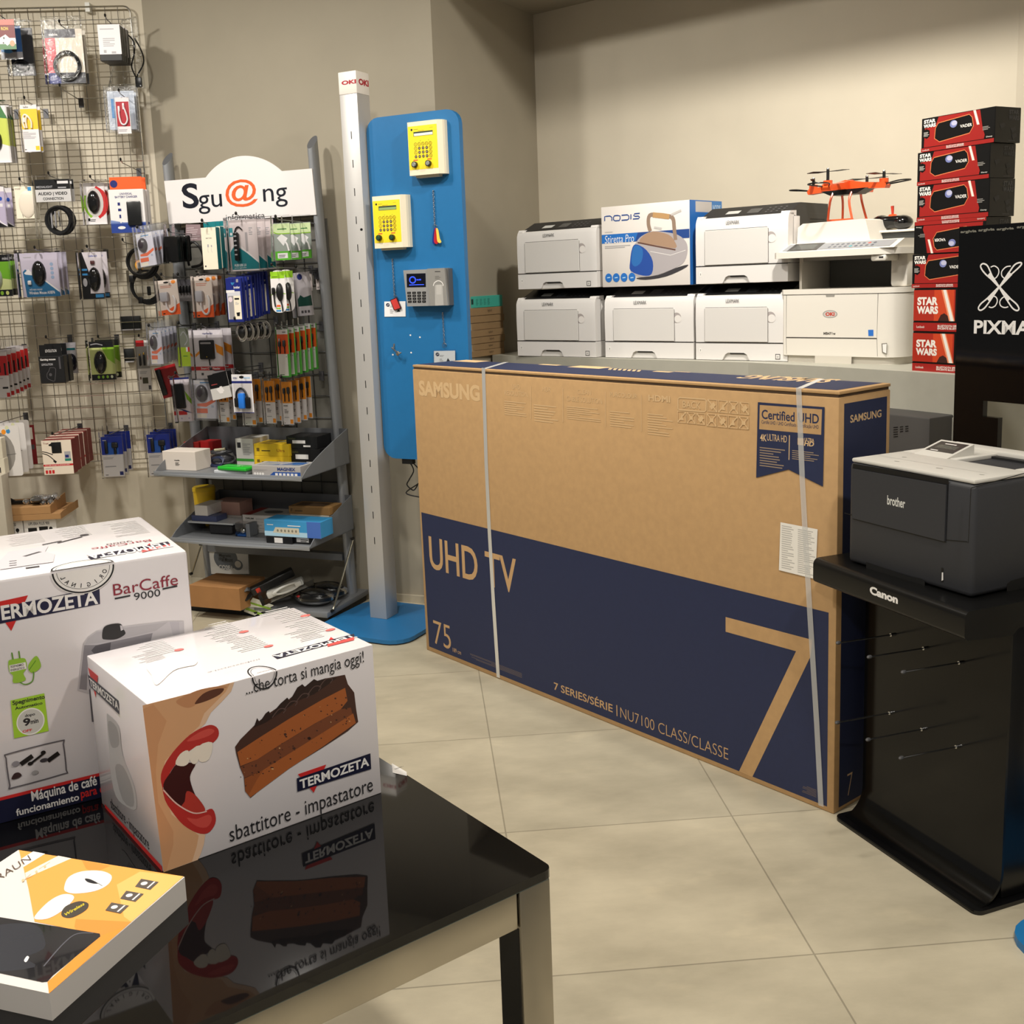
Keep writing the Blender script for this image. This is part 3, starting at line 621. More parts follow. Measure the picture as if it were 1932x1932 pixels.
d.poly(smooth2(Q(((582, 940), (620, 944), (672, 972), (640, 974), (598, 962))), 3, True), INK); d.stroke(Q(((670, 970), (702, 990))), 0.0006, INK)
d.poly(smooth2(Q(((240, 1195), (330, 1100), (420, 1050), (490, 1050), (505, 1080), (440, 1150), (340, 1210), (255, 1220))), 4, True), PAPER)
d.poly(smooth2(Q(((420, 1180), (450, 1130), (540, 1095), (605, 1110), (590, 1155), (500, 1205), (440, 1205))), 4, True), M(72, 66, 58, 0.4))
d.textq('Wireless', zb(445, 1200), zb(580, 1120), zb(440, 1180), M(220, 200, 40, 0.4), 0.02)
for (x, y) in ((1010, 975), (908, 1057), (806, 1138)):
    d.poly(Q(((x - 84, y + 20), (x - 42, y - 34), (x + 78, y - 12), (x + 20, y + 42))), M(92, 84, 78, 0.4)); d.stroke(Q(((x + 0, y + 30), (x + 50, y - 14))), 0.0022, PAPER); d.ellipse(zb(x - 22, y - 2), zb(x + 2, y - 2), zb(x - 20, y - 16), PAPER, n=12)
d.textq('BRAUN', zb(-60, 988), zb(215, 812), zb(-80, 952), M(90, 70, 56, 0.4), -0.01); d.textq('KIT', zb(155, 965), zb(350, 840), zb(148, 950), M(224, 190, 150, 0.4))
b.build('carton', mc)
# navy and white box on the floor under the table
UB = Fr(onz(572, 1932, 0.16), 36.8).moved(-0.30, 0.02, -0.16)
ub = thing('box_under_table', UB.w(0.14, 0.1, 0), 'white and navy box on the floor under the black glass table', 'box')
b = carton(UB, 0.30, 0.2, 0.16, PAPER); De(b, UB.front(0)).rectuv(0.24, 0.0, 0.3, 0.16, nv); De(b, UB.right(0.3)).rectuv(0, 0, 0.2, 0.16, nv); b.build('carton', ub)
# ------------------------------------------------------------------ blue demo stand with its post
BLUE = M(30, 108, 164, 0.42, noise=0.02, nscale=40)
ALU = M(196, 194, 192, 0.4, 0.35)
ks = thing('demo_stand', K.w(0.042, 0.04, 0), 'tall grey post with a blue board and blue floor plate carrying time clocks', 'display stand')
def rrect(x0, y0, x1, y1, r, n=5):
    out = []
    for cx_, cy_, a0 in ((x1 - r, y0 + r, -90), (x1 - r, y1 - r, 0), (x0 + r, y1 - r, 90), (x0 + r, y0 + r, 180)):
        out += [(cx_ + r * math.cos(math.radians(a0 + 90 * i / n)), cy_ + r * math.sin(math.radians(a0 + 90 * i / n))) for i in range(n + 1)]
    return out
b = MB(); b.plan(K, rrect(-0.152, -0.235, 0.305, 0.235, 0.09), 0.006, 0.022, BLUE); b.plan(K, rrect(-0.147, -0.23, 0.30, 0.23, 0.09), 0, 0.007, BLACK); b.build('floor_plate', ks)
b = MB(); b.box(K, (0, 0, 0.022), (0.083, 0.090, 2.176), ALU, 0.002)
d = De(b, K.front(0)); u0 = d.pl.uv(663, 255); u1 = d.pl.uv(706.8, 1020)
for i in range(16):
    u = u0[0] + (u1[0] - u0[0]) * i / 15; v = u0[1] + (u1[1] - u0[1]) * i / 15; d.rectuv(u - 0.0018, v - 0.015, u + 0.0018, v + 0.015, BLACK)
d.ellipse((682, 433), (684.5, 433), (682, 430.5), BLACK, n=10)
b.build('post', ks)
b = MB(); b.box(K, (-0.001, -0.001, 2.176), (0.084, 0.091, 2.262), M(236, 230, 222, 0.4), 0.003)
zo = Z(620, 110, 900); okr = M(170, 30, 45, 0.5)
d = De(b, K.front(-0.001)); d.text('OKI', zo(170, 352), zo(356, 270), okr, 0.05)
d = De(b, K.right(0.084)); d.text('OKI', zo(392, 342), zo(518, 292), okr, 0.05)
b.build('post_cap', ks)
PY = 0.045
b = MB(); pts = rrect(0.088, 0.712, 0.508, 2.082, 0.055)
b.prism([K.w(x, PY, z) for x, z in pts], K.b * 0.028, BLUE)
d = De(b, K.front(PY)); zp = Z(660, 360, 900, 1364)
for p in ((650, 1548), (752, 1570), (658, 1735), (462, 1757)): d.ellipse(zp(*p), zp(p[0] + 9, p[1]), zp(p[0], p[1] - 9), PAPER, n=10)
b.build('board', ks)
b = MB(); b.box(K, (0.17, 0.05, 0.69), (0.22, 0.075, 0.713), BLACK); b.build('bracket', ks)
b = MB(); f = K.front(PY + 0.02)
for L in (((772, 872), (778, 880), (780, 890), (772, 905), (768, 915), (780, 925), (788, 915)), ((778, 872), (790, 885), (800, 900), (790, 912), (766, 930), (792, 938))):
    b.tube(smooth([f.hit(*p) for p in L], 5), 0.0028, BLACK, 6)
b.build('cable', ks)
hk = MB(); f = K.front(PY); h0 = f.hit(*zp(475, 1640))
hk.tube([h0, h0 - K.b * 0.006 - K.c * 0.02, f.hit(*zp(480, 1680)) - K.b * 0.02, f.hit(*zp(540, 1720)) - K.b * 0.03, f.hit(*zp(560, 1745)) - K.b * 0.025, f.hit(*zp(575, 1730)) - K.b * 0.018], 0.0035, STEEL, 7)
hk.ball(f.hit(*zp(545, 1740)) - K.b * 0.022, 0.008, 0.006, 0.009, K, M(150, 120, 80, 0.4))
hk.build('hook', ks, label='bent metal hook')
# --- time clocks on the board
def clock(corners, ylw, lcd, keys, knobs, lit, label):
    cream = M(236, 226, 200, 0.45); yel = M(250, 222, 40, 0.45)
    f = K.front(PY - 0.045); (x0, z1), (x1, z1b) = f.uv(*corners[0]), f.uv(*corners[1]); x1 = K.front(PY - 0.012).uv(*corners[1])[0]; z0 = f.uv(*corners[2])[1]; z1 = (z1 + z1b) / 2
    t = thing('time_clock', K.w((x0 + x1) / 2, PY, (z0 + z1) / 2), label, 'time clock', 'yellow time clocks on the blue board')
    b = MB(); sl = 0.02
    b.prism([K.w(x0, PY - 0.001, z0), K.w(x0, PY - 0.045, z0), K.w(x1 - sl, PY - 0.045, z0), K.w(x1 - 0.004, PY - 0.03, z0), K.w(x1, PY - 0.02, z0), K.w(x1, PY - 0.001, z0)], K.c * (z1 - z0), cream)
    b.box(K, (x0 + 0.02, PY - 0.03, z0 - 0.008), (x1 - 0.03, PY - 0.001, z0), M(200, 190, 165, 0.5))
    b.build('housing', t)
    b = MB(); d = De(b, f, 0.0004)
    q = [f.uv(*p) for p in ylw]; X0, X1 = (q[0][0] + q[3][0]) / 2, (q[1][0] + q[2][0]) / 2; Z1, Z0 = (q[0][1] + q[1][1]) / 2, (q[2][1] + q[3][1]) / 2
    d.rectuv(X0, Z0, X1, Z1, yel)
    w, h = X1 - X0, Z1 - Z0
    d.ellipseuv(X0 + .13 * w, Z0 + .92 * h, .035 * w, .035 * w, INK, n=12); d.linesuv(X0 + .2 * w, Z0 + .915 * h, X0 + .4 * w, Z0 + .935 * h, 1, M(120, 100, 20, .5)); d.linesuv(X0 + .35 * w, Z0 + .88 * h, X0 + .62 * w, Z0 + .9 * h, 1, M(150, 125, 20, .5)); d.linesuv(X0 + .75 * w, Z0 + .93 * h, X0 + .9 * w, Z0 + .945 * h, 1, M(150, 125, 20, .5))
    for i in (0.42, 0.7): d.ellipseuv(X0 + i * w, Z0 + .655 * h, .014 * w, .014 * w, M(150, 150, 60, .5), n=8)
    for i in (0.2, 0.68): d.linesuv(X0 + i * w - .05 * w, Z0 + .205 * h, X0 + (i + .15) * w, Z0 + .235 * h, 1, M(214, 90, 50, .5), 0.9)
    b.build('front_label', t)
    b = MB(); d = De(b, f, 0.0009); q = [f.uv(*p) for p in lcd]; a0, a1, c1, c0 = q[0][0], q[1][0], (q[0][1] + q[1][1]) / 2, (q[2][1] + q[3][1]) / 2
    d.rectuv(a0, c0, a1, c1, M(60, 74, 60, 0.3)); d.rectuv(a0 + .002, c0 + .001, a1 - .001, c1 - .006, M(*((232, 240, 232) if lit else (150, 176, 120)), 0.25)); b.build('display', t)
    b = MB(); d = De(b, f, 0.0008); a, bb_, c = (f.uv(*p) for p in keys); dx, dz = (bb_[0] - a[0]) / 4, (c[1] - a[1]) / 3
    for i in range(5):
        for j in range(4):
            u, v = a[0] + dx * i, a[1] + dz * j
            if 1 <= i <= 3 and j >= 1 or (i == 0 and j == 3): d.ellipseuv(u, v, dx * .34, dx * .36, M(84, 74, 60, .4), n=12); d.ellipseuv(u, v, dx * .12, dx * .12, M(190, 180, 150, .4), n=8)
            else: d.ellipseuv(u, v, dx * .38, dx * .38, M(110, 96, 20, .5), n=8, ring=dx * .09); d.ellipseuv(u, v, dx * .10, dx * .10, M(110, 96, 20, .5), n=6)
    b.build('keypad', t)
    for p in knobs:
        b = MB(); c = f.hit(*p); n = V3(K.b)
        b.tube([c, c - n * 0.012], 0.0115, BLACK, 16); b.tube([c - n * 0.012, c - n * 0.016], [0.009, 0.007], M(*((200, 205, 200) if lit else (70, 110, 80)), 0.12, 0.6), 14); b.build('knob', t)
clock([zo(1022, 832), zo(1520, 785), zo(1025, 1535)], [zo(1045, 890), zo(1425, 850), zo(1412, 1430), zo(1040, 1455)], [zo(1105, 965), zo(1355, 930), zo(1350, 990), zo(1102, 1022)], [zo(1132, 1122), zo(1325, 1103), zo(1130, 1283)], [zo(1130, 1385), zo(1308, 1368)], True, 'upper yellow and cream time clock with silver buttons on the blue board')
clock([zp(238, 60), zp(632, 35), zp(238, 622)], [zp(258, 105), zp(550, 95), zp(540, 550), zp(255, 560)], [zp(308, 165), zp(498, 155), zp(497, 200), zp(308, 212)], [zp(325, 293), zp(478, 288), zp(322, 422)], [zp(322, 505), zp(462, 500)], False, 'lower yellow and cream time clock with green buttons beside the post')
f = K.front(PY - 0.04); SIL = M(172, 172, 172, 0.38, 0.4)
x0, zt = f.uv(*zp(573, 848)); x1, z_ = f.uv(*zp(1052, 836)); xb, zbm = f.uv(*zp(614, 1240)); zt = (zt + z_) / 2; xm = f.uv(*zp(842, 1000))[0]
t = thing('fingerprint_reader', K.w((x0 + x1) / 2, PY, (zt + zbm) / 2), 'silver fingerprint reader with a small lit screen on the blue board', 'time clock')
b = MB(); b.prism([K.w(x0, PY - .04, zt), K.w(xm - .001, PY - .04, zt), K.w(xm + .003, PY - .04, zbm), K.w(xb, PY - .04, zbm)], K.b * 0.039, SIL)
b.prism([K.w(xm + .001, PY - .046, zt + .002), K.w(x1 - .012, PY - .046, zt + .002), K.w(x1 - .004, PY - .046, zbm), K.w(xm + .007, PY - .046, zbm)], K.b * 0.045, M(156, 154, 150, 0.4, 0.3))
b.box(K, (x1 - .012, PY - .034, zbm), (x1 - .002, PY - .001, zt), M(90, 90, 90, .5)); b.build('housing', t)
b = MB(); d = De(b, f, 0.0005); d.poly([zp(608, 890), zp(812, 884), zp(816, 1032), zp(614, 1036)], M(10, 12, 26, 0.1)); BL = M(50, 80, 255, 0.3, emit=1.6)
d.ellipse(zp(674, 956), zp(708, 956), zp(674, 920), BL, ring=0.0022, n=24)
for k in range(12): d.ellipse(zp(674 + 27 * math.cos(k * .5236), 956 + 28 * math.sin(k * .5236)), zp(678 + 27 * math.cos(k * .5236), 956 + 28 * math.sin(k * .5236)), zp(674 + 27 * math.cos(k * .5236), 952 + 28 * math.sin(k * .5236)), BL, n=6)
d.text('16:05', zp(718, 962), zp(764, 944), BL, 0.02); d.stroke([zp(638, 1010), zp(796, 1005)], 0.0024, BL); b.build('screen', t, label='dark screen with a blue lit clock')
b = MB(); d = De(b, f, 0.0006)
for i in range(4):
    for j in range(4):
        cx_ = 636 + 3 * j + (161 - 3 * j) / 3 * i; cy_ = 1095 + 31.5 * j - i
        d.poly([zp(cx_ - 19, cy_ - 11), zp(cx_ + 19, cy_ - 12), zp(cx_ + 19, cy_ + 11), zp(cx_ - 19, cy_ + 12)], BLACK); d.stroke([zp(cx_ - 7, cy_), zp(cx_ + 7, cy_)], 0.001, M(150, 150, 150, .5))
b.build('keypad', t)
b = MB(); d = De(b, K.front(PY - .046), 0.0005); d.stroke(smooth2([zp(*p) for p in ((896, 1020), (905, 990), (930, 970), (955, 965), (980, 975), (998, 998), (1002, 1020))], 4), 0.0028, PAPER)
d.poly([zp(912, 1010), zp(996, 1005), zp(1008, 1228), zp(915, 1232)], M(172, 170, 166, .35)); d.poly([zp(928, 1008), zp(982, 1005), zp(984, 1110), zp(930, 1112)], M(184, 182, 178, .3)); d.stroke([zp(912, 866), zp(970, 865)], 0.0022, INK); d.lines(zp(915, 945), zp(975, 905), 3, M(120, 118, 114, .5)); b.build('finger_slot', t)
# --- chains with tags
def chain(name, label, cat, top, bot, extra):
    f = K.front(PY - 0.006); p, q = f.hit(*top), f.hit(*bot)
    t = thing(name, p, label, cat); b = MB(); n = int((q - p).length / 0.0075)
    for i in range(n):
        c = p.lerp(q, (i + .5) / n); ax = K.a if i % 2 else (K.a * .5 + K.b * .86)
        b.tube([c + ax * (0.0028 * math.cos(a)) + K.c * (0.0048 * math.sin(a)) for a in [k * math.pi / 4 for k in range(8)]], 0.0010, STEEL, 5, closed=True)
    b.tube([p + K.b * 0.005, p], 0.003, STEEL, 7)
    b.build('chain', t); extra(t, f, q)
def ring(b, c, r): b.tube([c + K.a * (r * math.cos(a)) + K.c * (r * math.sin(a)) for a in [k * math.pi / 6 for k in range(12)]], 0.0009, STEEL, 5, closed=True)
def ex1(t, f, q):
    b = MB(); ring(b, q, 0.009); b.build('ring', t)
    for k, (m, L) in enumerate(((M(36, 44, 130, .3), ((905, 402), (890, 470), (886, 555), (905, 572), (925, 560), (915, 480), (918, 410))), (M(190, 40, 45, .3), ((915, 402), (905, 470), (903, 545), (925, 570), (945, 556), (930, 480), (928, 410))), (M(242, 206, 90, .3), ((925, 402), (930, 470), (938, 540), (962, 560), (978, 548), (962, 510), (945, 420))))):
        g = K.front(PY - 0.007 - 0.0045 * k); b = MB(); b.prism([g.hit(*zp(*p)) for p in smooth2(L, 3, True)], K.b * 0.0035, m); b.build('fob', t)
chain('key_fob_chain', 'steel chain hanging three coloured key fobs under the upper time clock', 'key chain', zp(893, 0), zp(912, 385), ex1)
def ex2(t, f, q):
    b = MB(); ring(b, q + K.a * 0.004, 0.008); b.build('ring', t)
    g = K.front(PY - 0.010); b = MB(); b.prism([g.hit(*zp(*p)) for p in ((430, 1172), (500, 1142), (548, 1255), (540, 1268), (480, 1284), (470, 1276))], K.b * 0.006, M(60, 20, 22, .4)); De(b, g).poly([zp(*p) for p in ((438, 1178), (498, 1152), (540, 1254), (480, 1276))], M(206, 62, 58, .4)); b.build('tag', t)
chain('red_tag_chain', 'steel chain hanging one red tag in front of a white card', 'key chain', zp(455, 735), zp(480, 1140), ex2)
def badge(f, x0, y0, x1, y1, t=None, cut=False):
    b = MB(); q = [f.hit(*zp(*p)) for p in ((x0, y0), (x1, y0 - 4), (x1 + 2, y1 - 2), (x0 + 2, y1))]; b.prism(q, K.b * 0.0012, M(238, 238, 240, 0.3))
    d = De(b, f); d.ellipse(zp(x0 + 38, y0 + 36), zp(x0 + 58, y0 + 36), zp(x0 + 38, y0 + 16), M(30, 36, 70, .4), n=16); d.stroke(smooth2([zp(x0 + 30, y0 + 50), zp(x0 + 36, y0 + 30), zp(x0 + 46, y0 + 40), zp(x0 + 50, y0 + 24)], 4), 0.0014, PAPER)
    d.lines(zp(x0 + 62, y0 + 60), zp(x0 + 110, y0 + 40), 2, FINE); d.lines(zp(x0 + 62, y0 + 125), zp(x0 + 100, y0 + 75), 3, FINE); d.poly([zp(x0 + 135, y0 + 110), zp(x0 + 150, y0 + 75), zp(x0 + 172, y0 + 108)], INK)
    return b
f = K.front(PY - 0.0025); b = badge(f, 370, 1188, 596, 1350)
tag(b.build('badge_card', at=f.hit(*zp(480, 1270))), 'white badge card fixed to the blue board behind the red tag', 'card')
def ex3(t, f, q):
    b = MB(); ring(b, q, 0.009); b.build('ring', t)
    g = K.front(PY - 0.007); b = badge(g, 902, 1718, 1128, 1880); b.build('badge', t)
    g2 = K.front(PY - 0.0085); b = MB(); b.add([g2.hit(*zp(*p)) for p in ((893, 1708), (1138, 1700), (1140, 1885), (896, 1890))], [(0, 1, 2, 3)], clear_mat()); b.build('badge_sleeve', t)
chain('badge_chain', 'steel chain hanging a white badge in a clear sleeve above the big carton', 'key chain', zp(995, 1310), zp(1014, 1655), ex3)

# ------------------------------------------------------------------ black wire-hook stand with the black printer
GB = M(10, 10, 10, 0.14, spec=0.28); GB2 = M(10, 10, 11, 0.25)
cs = thing('hook_stand', CN.w(0.24, 0.2, 0), 'glossy black shop stand with six bare wire hooks under the dark printer', 'display stand')
prof = [(-0.004, 0.0), (-0.004, 0.006)]
R_ = 0.075
prof += [(0.0 + (R_) * math.sin(t), 0.006 + R_ - R_ * math.cos(t)) for t in [math.pi / 2 * i / 8 for i in range(9)]]
prof += [(0.075, 0.60), (0.070, 0.64), (0.03, 0.66), (0.03, 0.664), (0.082, 0.664), (0.083, 0.09)]
prof += [(0.083 - 0.0, 0.08)] + [(0.004 + 0.079 * math.sin(t), 0.001 + 0.079 - 0.079 * math.cos(t)) for t in [math.pi / 2 * (8 - i) / 8 for i in range(9)]]
b = MB()
vs = []; fs = []
fr_ = [(-0.03 + R_ * math.sin(math.pi / 2 * i / 10) + 0.0, 0.008 + R_ - R_ * math.cos(math.pi / 2 * i / 10)) for i in range(11)]
line = [(-0.005, 0.008)] + [(0.0 + 0.075 * math.sin(math.pi / 2 * i / 10), 0.008 + 0.075 - 0.075 * math.cos(math.pi / 2 * i / 10)) for i in range(11)] + [(0.075, 0.66)]
x0, x1 = 0.012, 0.476
for y, z in line: vs += [CN.w(x0, y, z), CN.w(x1, y, z)]
fs = [(2 * i, 2 * i + 1, 2 * i + 3, 2 * i + 2) for i in range(len(line) - 1)]
b.add(vs, fs, GB, True)
vs2 = []
for y, z in line: vs2 += [CN.w(x0, y + 0.006, z - 0.004), CN.w(x1, y + 0.006, z - 0.004)]
b.add(vs2, fs, GB2, True); n_ = len(line)
b.add(vs + vs2, [(2 * i + k, 2 * i + 2 + k, 2 * n_ + 2 * i + 2 + k, 2 * n_ + 2 * i + k) for i in range(n_ - 1) for k in (0, 1)], GB2)
zk = Z(1560, 1060, 1932, 1843)
b.build('hook_panel', cs)
b = MB(); b.plan(CN, rrect(-0.004, -0.004, 0.487, 0.46, 0.02), 0.0, 0.010, GB2); b.build('foot_plate', cs)
b = MB(); b.box(CN, (0.02, 0.084, 0.010), (0.468, 0.44, 0.665), GB2, 0.004); b.build('body', cs)
b = MB(); nose = [(0.46, 0.67), (0.46, 0.712)] + [(-0.054 - 0.016 * math.sin(t), 0.696 + 0.016 * math.cos(t)) for t in [math.pi / 2 * i / 6 for i in range(7)]] + [(-0.054 - 0.016 * math.cos(t), 0.660 - 0.012 * math.sin(t)) for t in [math.pi / 2 * i / 6 for i in range(7)]] + [(0.06, 0.640), (0.08, 0.655)]
b.profile(CN, nose, -0.012, 0.492, M(13, 13, 13, 0.3, spec=0.35), True); d = De(b, CN.front(-0.070)); d.text('Canon', zk(402, 298), zk(666, 318), PAPER, 0.05); b.build('top_tray', cs)
for (rx, ry), (tx, ty) in (((620, 680), (262, 752)), ((925, 806), (558, 862)), ((1258, 940), (892, 1022)), ((606, 1410), (262, 1495)), ((907, 1562), (556, 1648)), ((1230, 1725), (876, 1820))):
    u = CN.front(0.075).hit(*zk(rx, ry)); b = MB()
    dirv = (-CN.b + CN.c * 0.03).normalized(); tip = u + dirv * 0.165
    b.tube([u, tip], 0.0021, STEEL, 8); b.tube([u + CN.b * 0.002, u + dirv * 0.008], 0.0042, STEEL, 10)
    b.ball(tip, 0.0048, 0.008, 0.0048, CN, M(70, 70, 72, 0.35), 8); b.build('wire_hook', cs)
# --- dark printer on top
BR = Fr((0.852, 2.592, 0.713), -65.0); bw, bdp, bh = 0.372, 0.36, 0.258
DG = M(50, 51, 55, 0.5, noise=0.03, nscale=200); DG2 = M(44, 45, 48, 0.5); LG = M(206, 203, 196, 0.5)
br = thing('dark_laser_printer', BR.w(bw / 2, bdp / 2, 0), 'dark grey laser printer with a light grey lid on the black hook stand', 'printer')
zr = Z(1560, 680, 1932, 1437)
b = MB(); b.box(BR, (0, 0, 0.001), (bw, bdp, bh - 0.008), DG, 0.012, 3)
d = De(b, BR.right(bw)); d.stroke([zr(1050, 930), (1932, 893)], 0.002, BLACK); d.stroke([zr(1050, 930), zr(1030, 1330)], 0.002, BLACK); d.poly([zr(1310, 1700), zr(1312, 1630), zr(1340, 1606), zr(1500, 1560), zr(1500, 1680)], M(12, 12, 12, .6))
b.build('body', br)
f = BR.front(-0.004); q = [f.uv(*zr(*p)) for p in ((188, 790), (870, 910), (855, 1320), (185, 1150))]
b = MB(); b.prism([BR.w(u, -0.004, v) for u, v in (q[3], q[2], q[1], q[0])], BR.b * 0.006, DG)
d = De(b, f); d.text('brother', zr(440, 1050), zr(572, 1010), M(214, 214, 210, .4), 0.02); b.build('front_flap', br)
b = MB(); g = De(b, BR.front(0), 0.0006); g.polyuv([(q[0][0] - .003, q[0][1] + .012), (q[1][0] + .003, q[1][1] + .014), (q[1][0] + .003, q[1][1]), (q[0][0] - .003, q[0][1])], BLACK)
g.strokeuv([(q[0][0] - .002, q[0][1]), (q[3][0] - .002, q[3][1] - .002), (q[2][0] + .002, q[2][1] - .002), (q[1][0] + .002, q[1][1])], 0.002, BLACK)
g.stroke([zr(130, 1112), zr(183, 1126)], 0.002, BLACK); g.stroke([zr(868, 1308), zr(1025, 1322)], 0.002, BLACK)
g.poly([zr(288, 1468), zr(600, 1575), zr(690, 1590), zr(715, 1610), zr(715, 1668), zr(500, 1600), zr(288, 1530)], M(12, 12, 12, .6))
b.build('seam', br)
b = MB(); g = De(b, BR.front(0), 0.0008); g.poly([zr(836, 1510), zr(850, 1512), zr(852, 1612), zr(834, 1614)], BLACK); g.poly([zr(840, 1545), zr(850, 1545), zr(850, 1600), zr(838, 1606)], PAPER); b.build('power_switch', br)
# lid: light surround with a sloping paper well
hz = bh - 0.008
b = MB(); w0, w1, y0, y1 = 0.004, bw - 0.004, 0.004, bdp - 0.004
hole = (0.17, 0.33, 0.17, 0.305)
b.box(BR, (w0, y0, hz), (w1, hole[2], hz + 0.010), LG, 0.004); b.box(BR, (w0, hole[2], hz), (hole[0], hole[3], hz + 0.010), LG, 0.002); b.box(BR, (hole[1], hole[2], hz), (w1, hole[3], hz + 0.010), LG, 0.002); b.box(BR, (w0, hole[3], hz), (w1, y1, hz + 0.016), LG, 0.004)
d = De(b, BR.top(hz + 0.010)); d.strokeuv([(0.02, 0.075), (hole[1], 0.085)], 0.001, FINE)
for p, s_ in (((0.10, 0.045), .012), ((0.22, 0.05), .016), ((0.33, 0.06), .01), ((.07, .1), .01)): d.polyuv([(p[0], p[1]), (p[0] + s_, p[1] + .003), (p[0] + s_ * .9, p[1] + .007), (p[0] - .002, p[1] + .004)], M(150, 148, 142, .5))
b.build('lid', br)
b = MB(); b.box(BR, (hole[0], hole[2], hz - 0.03), (hole[1], hole[3], hz - 0.012), BLACK)
b.box(BR, (hole[0], hole[3] - 0.02, hz - 0.012), (hole[1], hole[3], hz + 0.006), M(26, 26, 28, .5))
for k in range(4): b.box(BR, (hole[0] + .012 + .04 * k, hole[3] - .045, hz - .012), (hole[0] + .03 + .04 * k, hole[3] - .02, hz - .002), M(60, 62, 66, .4))
b.build('paper_exit', br)
b = MB(); px_ = [(0.05, 0.16, hz + .010), (0.15, 0.16, hz + .010), (0.15, 0.25, hz + .010), (0.05, 0.25, hz + .010), (0.05, 0.18, hz + .016), (0.15, 0.18, hz + .016), (0.15, 0.25, hz + .036), (0.05, 0.25, hz + .036)]
b.hexa([BR.w(*p) for p in px_], LG)
o_ = BR.w(0.05, 0.18, hz + .016); d = De(b, Pl(o_, BR.a, BR.b * 0.07 + BR.c * 0.02)); d.rectuv(0.008, 0.008, 0.092, 0.065, M(44, 46, 46, .3)); d.rectuv(0.02, 0.028, 0.08, 0.046, M(70, 74, 70, .25)); d.linesuv(0.03, 0.052, 0.075, 0.060, 1, PAPER); d.linesuv(0.02, 0.012, 0.05, 0.020, 1, PAPER)
b.build('control_panel', br)
# blue plate at the right edge of the picture
bp = onz(1900, 1785, 0.0)
BP = Fr(bp, -58.0)
b = MB(); b.plan(BP, rrect(-0.02, 0.0, 0.50, 0.5, 0.08), 0.0, 0.018, BLUE); 
t = thing('blue_stand', BP.w(0.24, 0.25, 0), 'rounded blue floor plate cut off by the right edge, before the black hook stand', 'display stand'); b.build('floor_plate', t)
b = MB(); b.box(BP, (0.22, 0.21, 0.018), (0.30, 0.29, 1.9), ALU, 0.002); b.build('post', t)
# ------------------------------------------------------------------ niche: counter with printers
z5 = Z(870, 360, 1330); z6 = Z(1290, 300, 1750); zq = Z(1640, 180, 1932, 1045); zx = Z(1780, 400, 1932, 587); zt = Z(860, 530, 1160)
SLATE = M(168, 166, 154, 0.55, noise=0.03, nscale=20)
ed = [V3((-0.005, 4.985, SH)), onz(1141, 676.2, SH), onz(1412, 684.0, SH), onz(1560, 691.5, SH), onz(1721, 701.5, SH), onz(1800, 707, SH)]
ed.append(ed[-1] + (ed[-1] - ed[-2]).normalized() * 0.02)
back = [V3((2.0, 3.55, SH)), V3((1.86, 4.01, SH)), V3((0.25, 5.40, SH))]
ct = thing('counter', ed[2], 'long grey counter in the niche behind the big carton, crowded with printers', 'counter')
b = MB(); top = [V3((p.x, p.y, SH - 0.132)) for p in ed + back]; b.prism(top, (0, 0, 0.132), SLATE); b.build('worktop', ct)
b = MB()
inn = [V3((p.x, p.y, 0)) for p in ed[1:]]
cen = V3((1.1, 4.6, 0))
for i in range(len(inn) - 1):
    p, q = inn[i], inn[i + 1]; n = V3(((p - q).y, -(p - q).x, 0)).normalized()
    if n.dot(cen - p) < 0: n = -n
    p2, q2 = p + n * 0.28, q + n * 0.28
    b.prism([p2, q2, q2 + n * .02, p2 + n * .02], (0, 0, SH - 0.132), M(24, 22, 20, .7))
b.build('back_panel', ct)
b = MB(); p, q = ed[-1], back[0]; p = V3((p.x, p.y, 0)); q = V3((q.x, q.y, 0)); b.prism([p, q, q + V3((-.02, .02, 0)), p + V3((-.02, .02, 0))], (0, 0, SH - 0.132), SLATE); b.build('side_panel', ct)

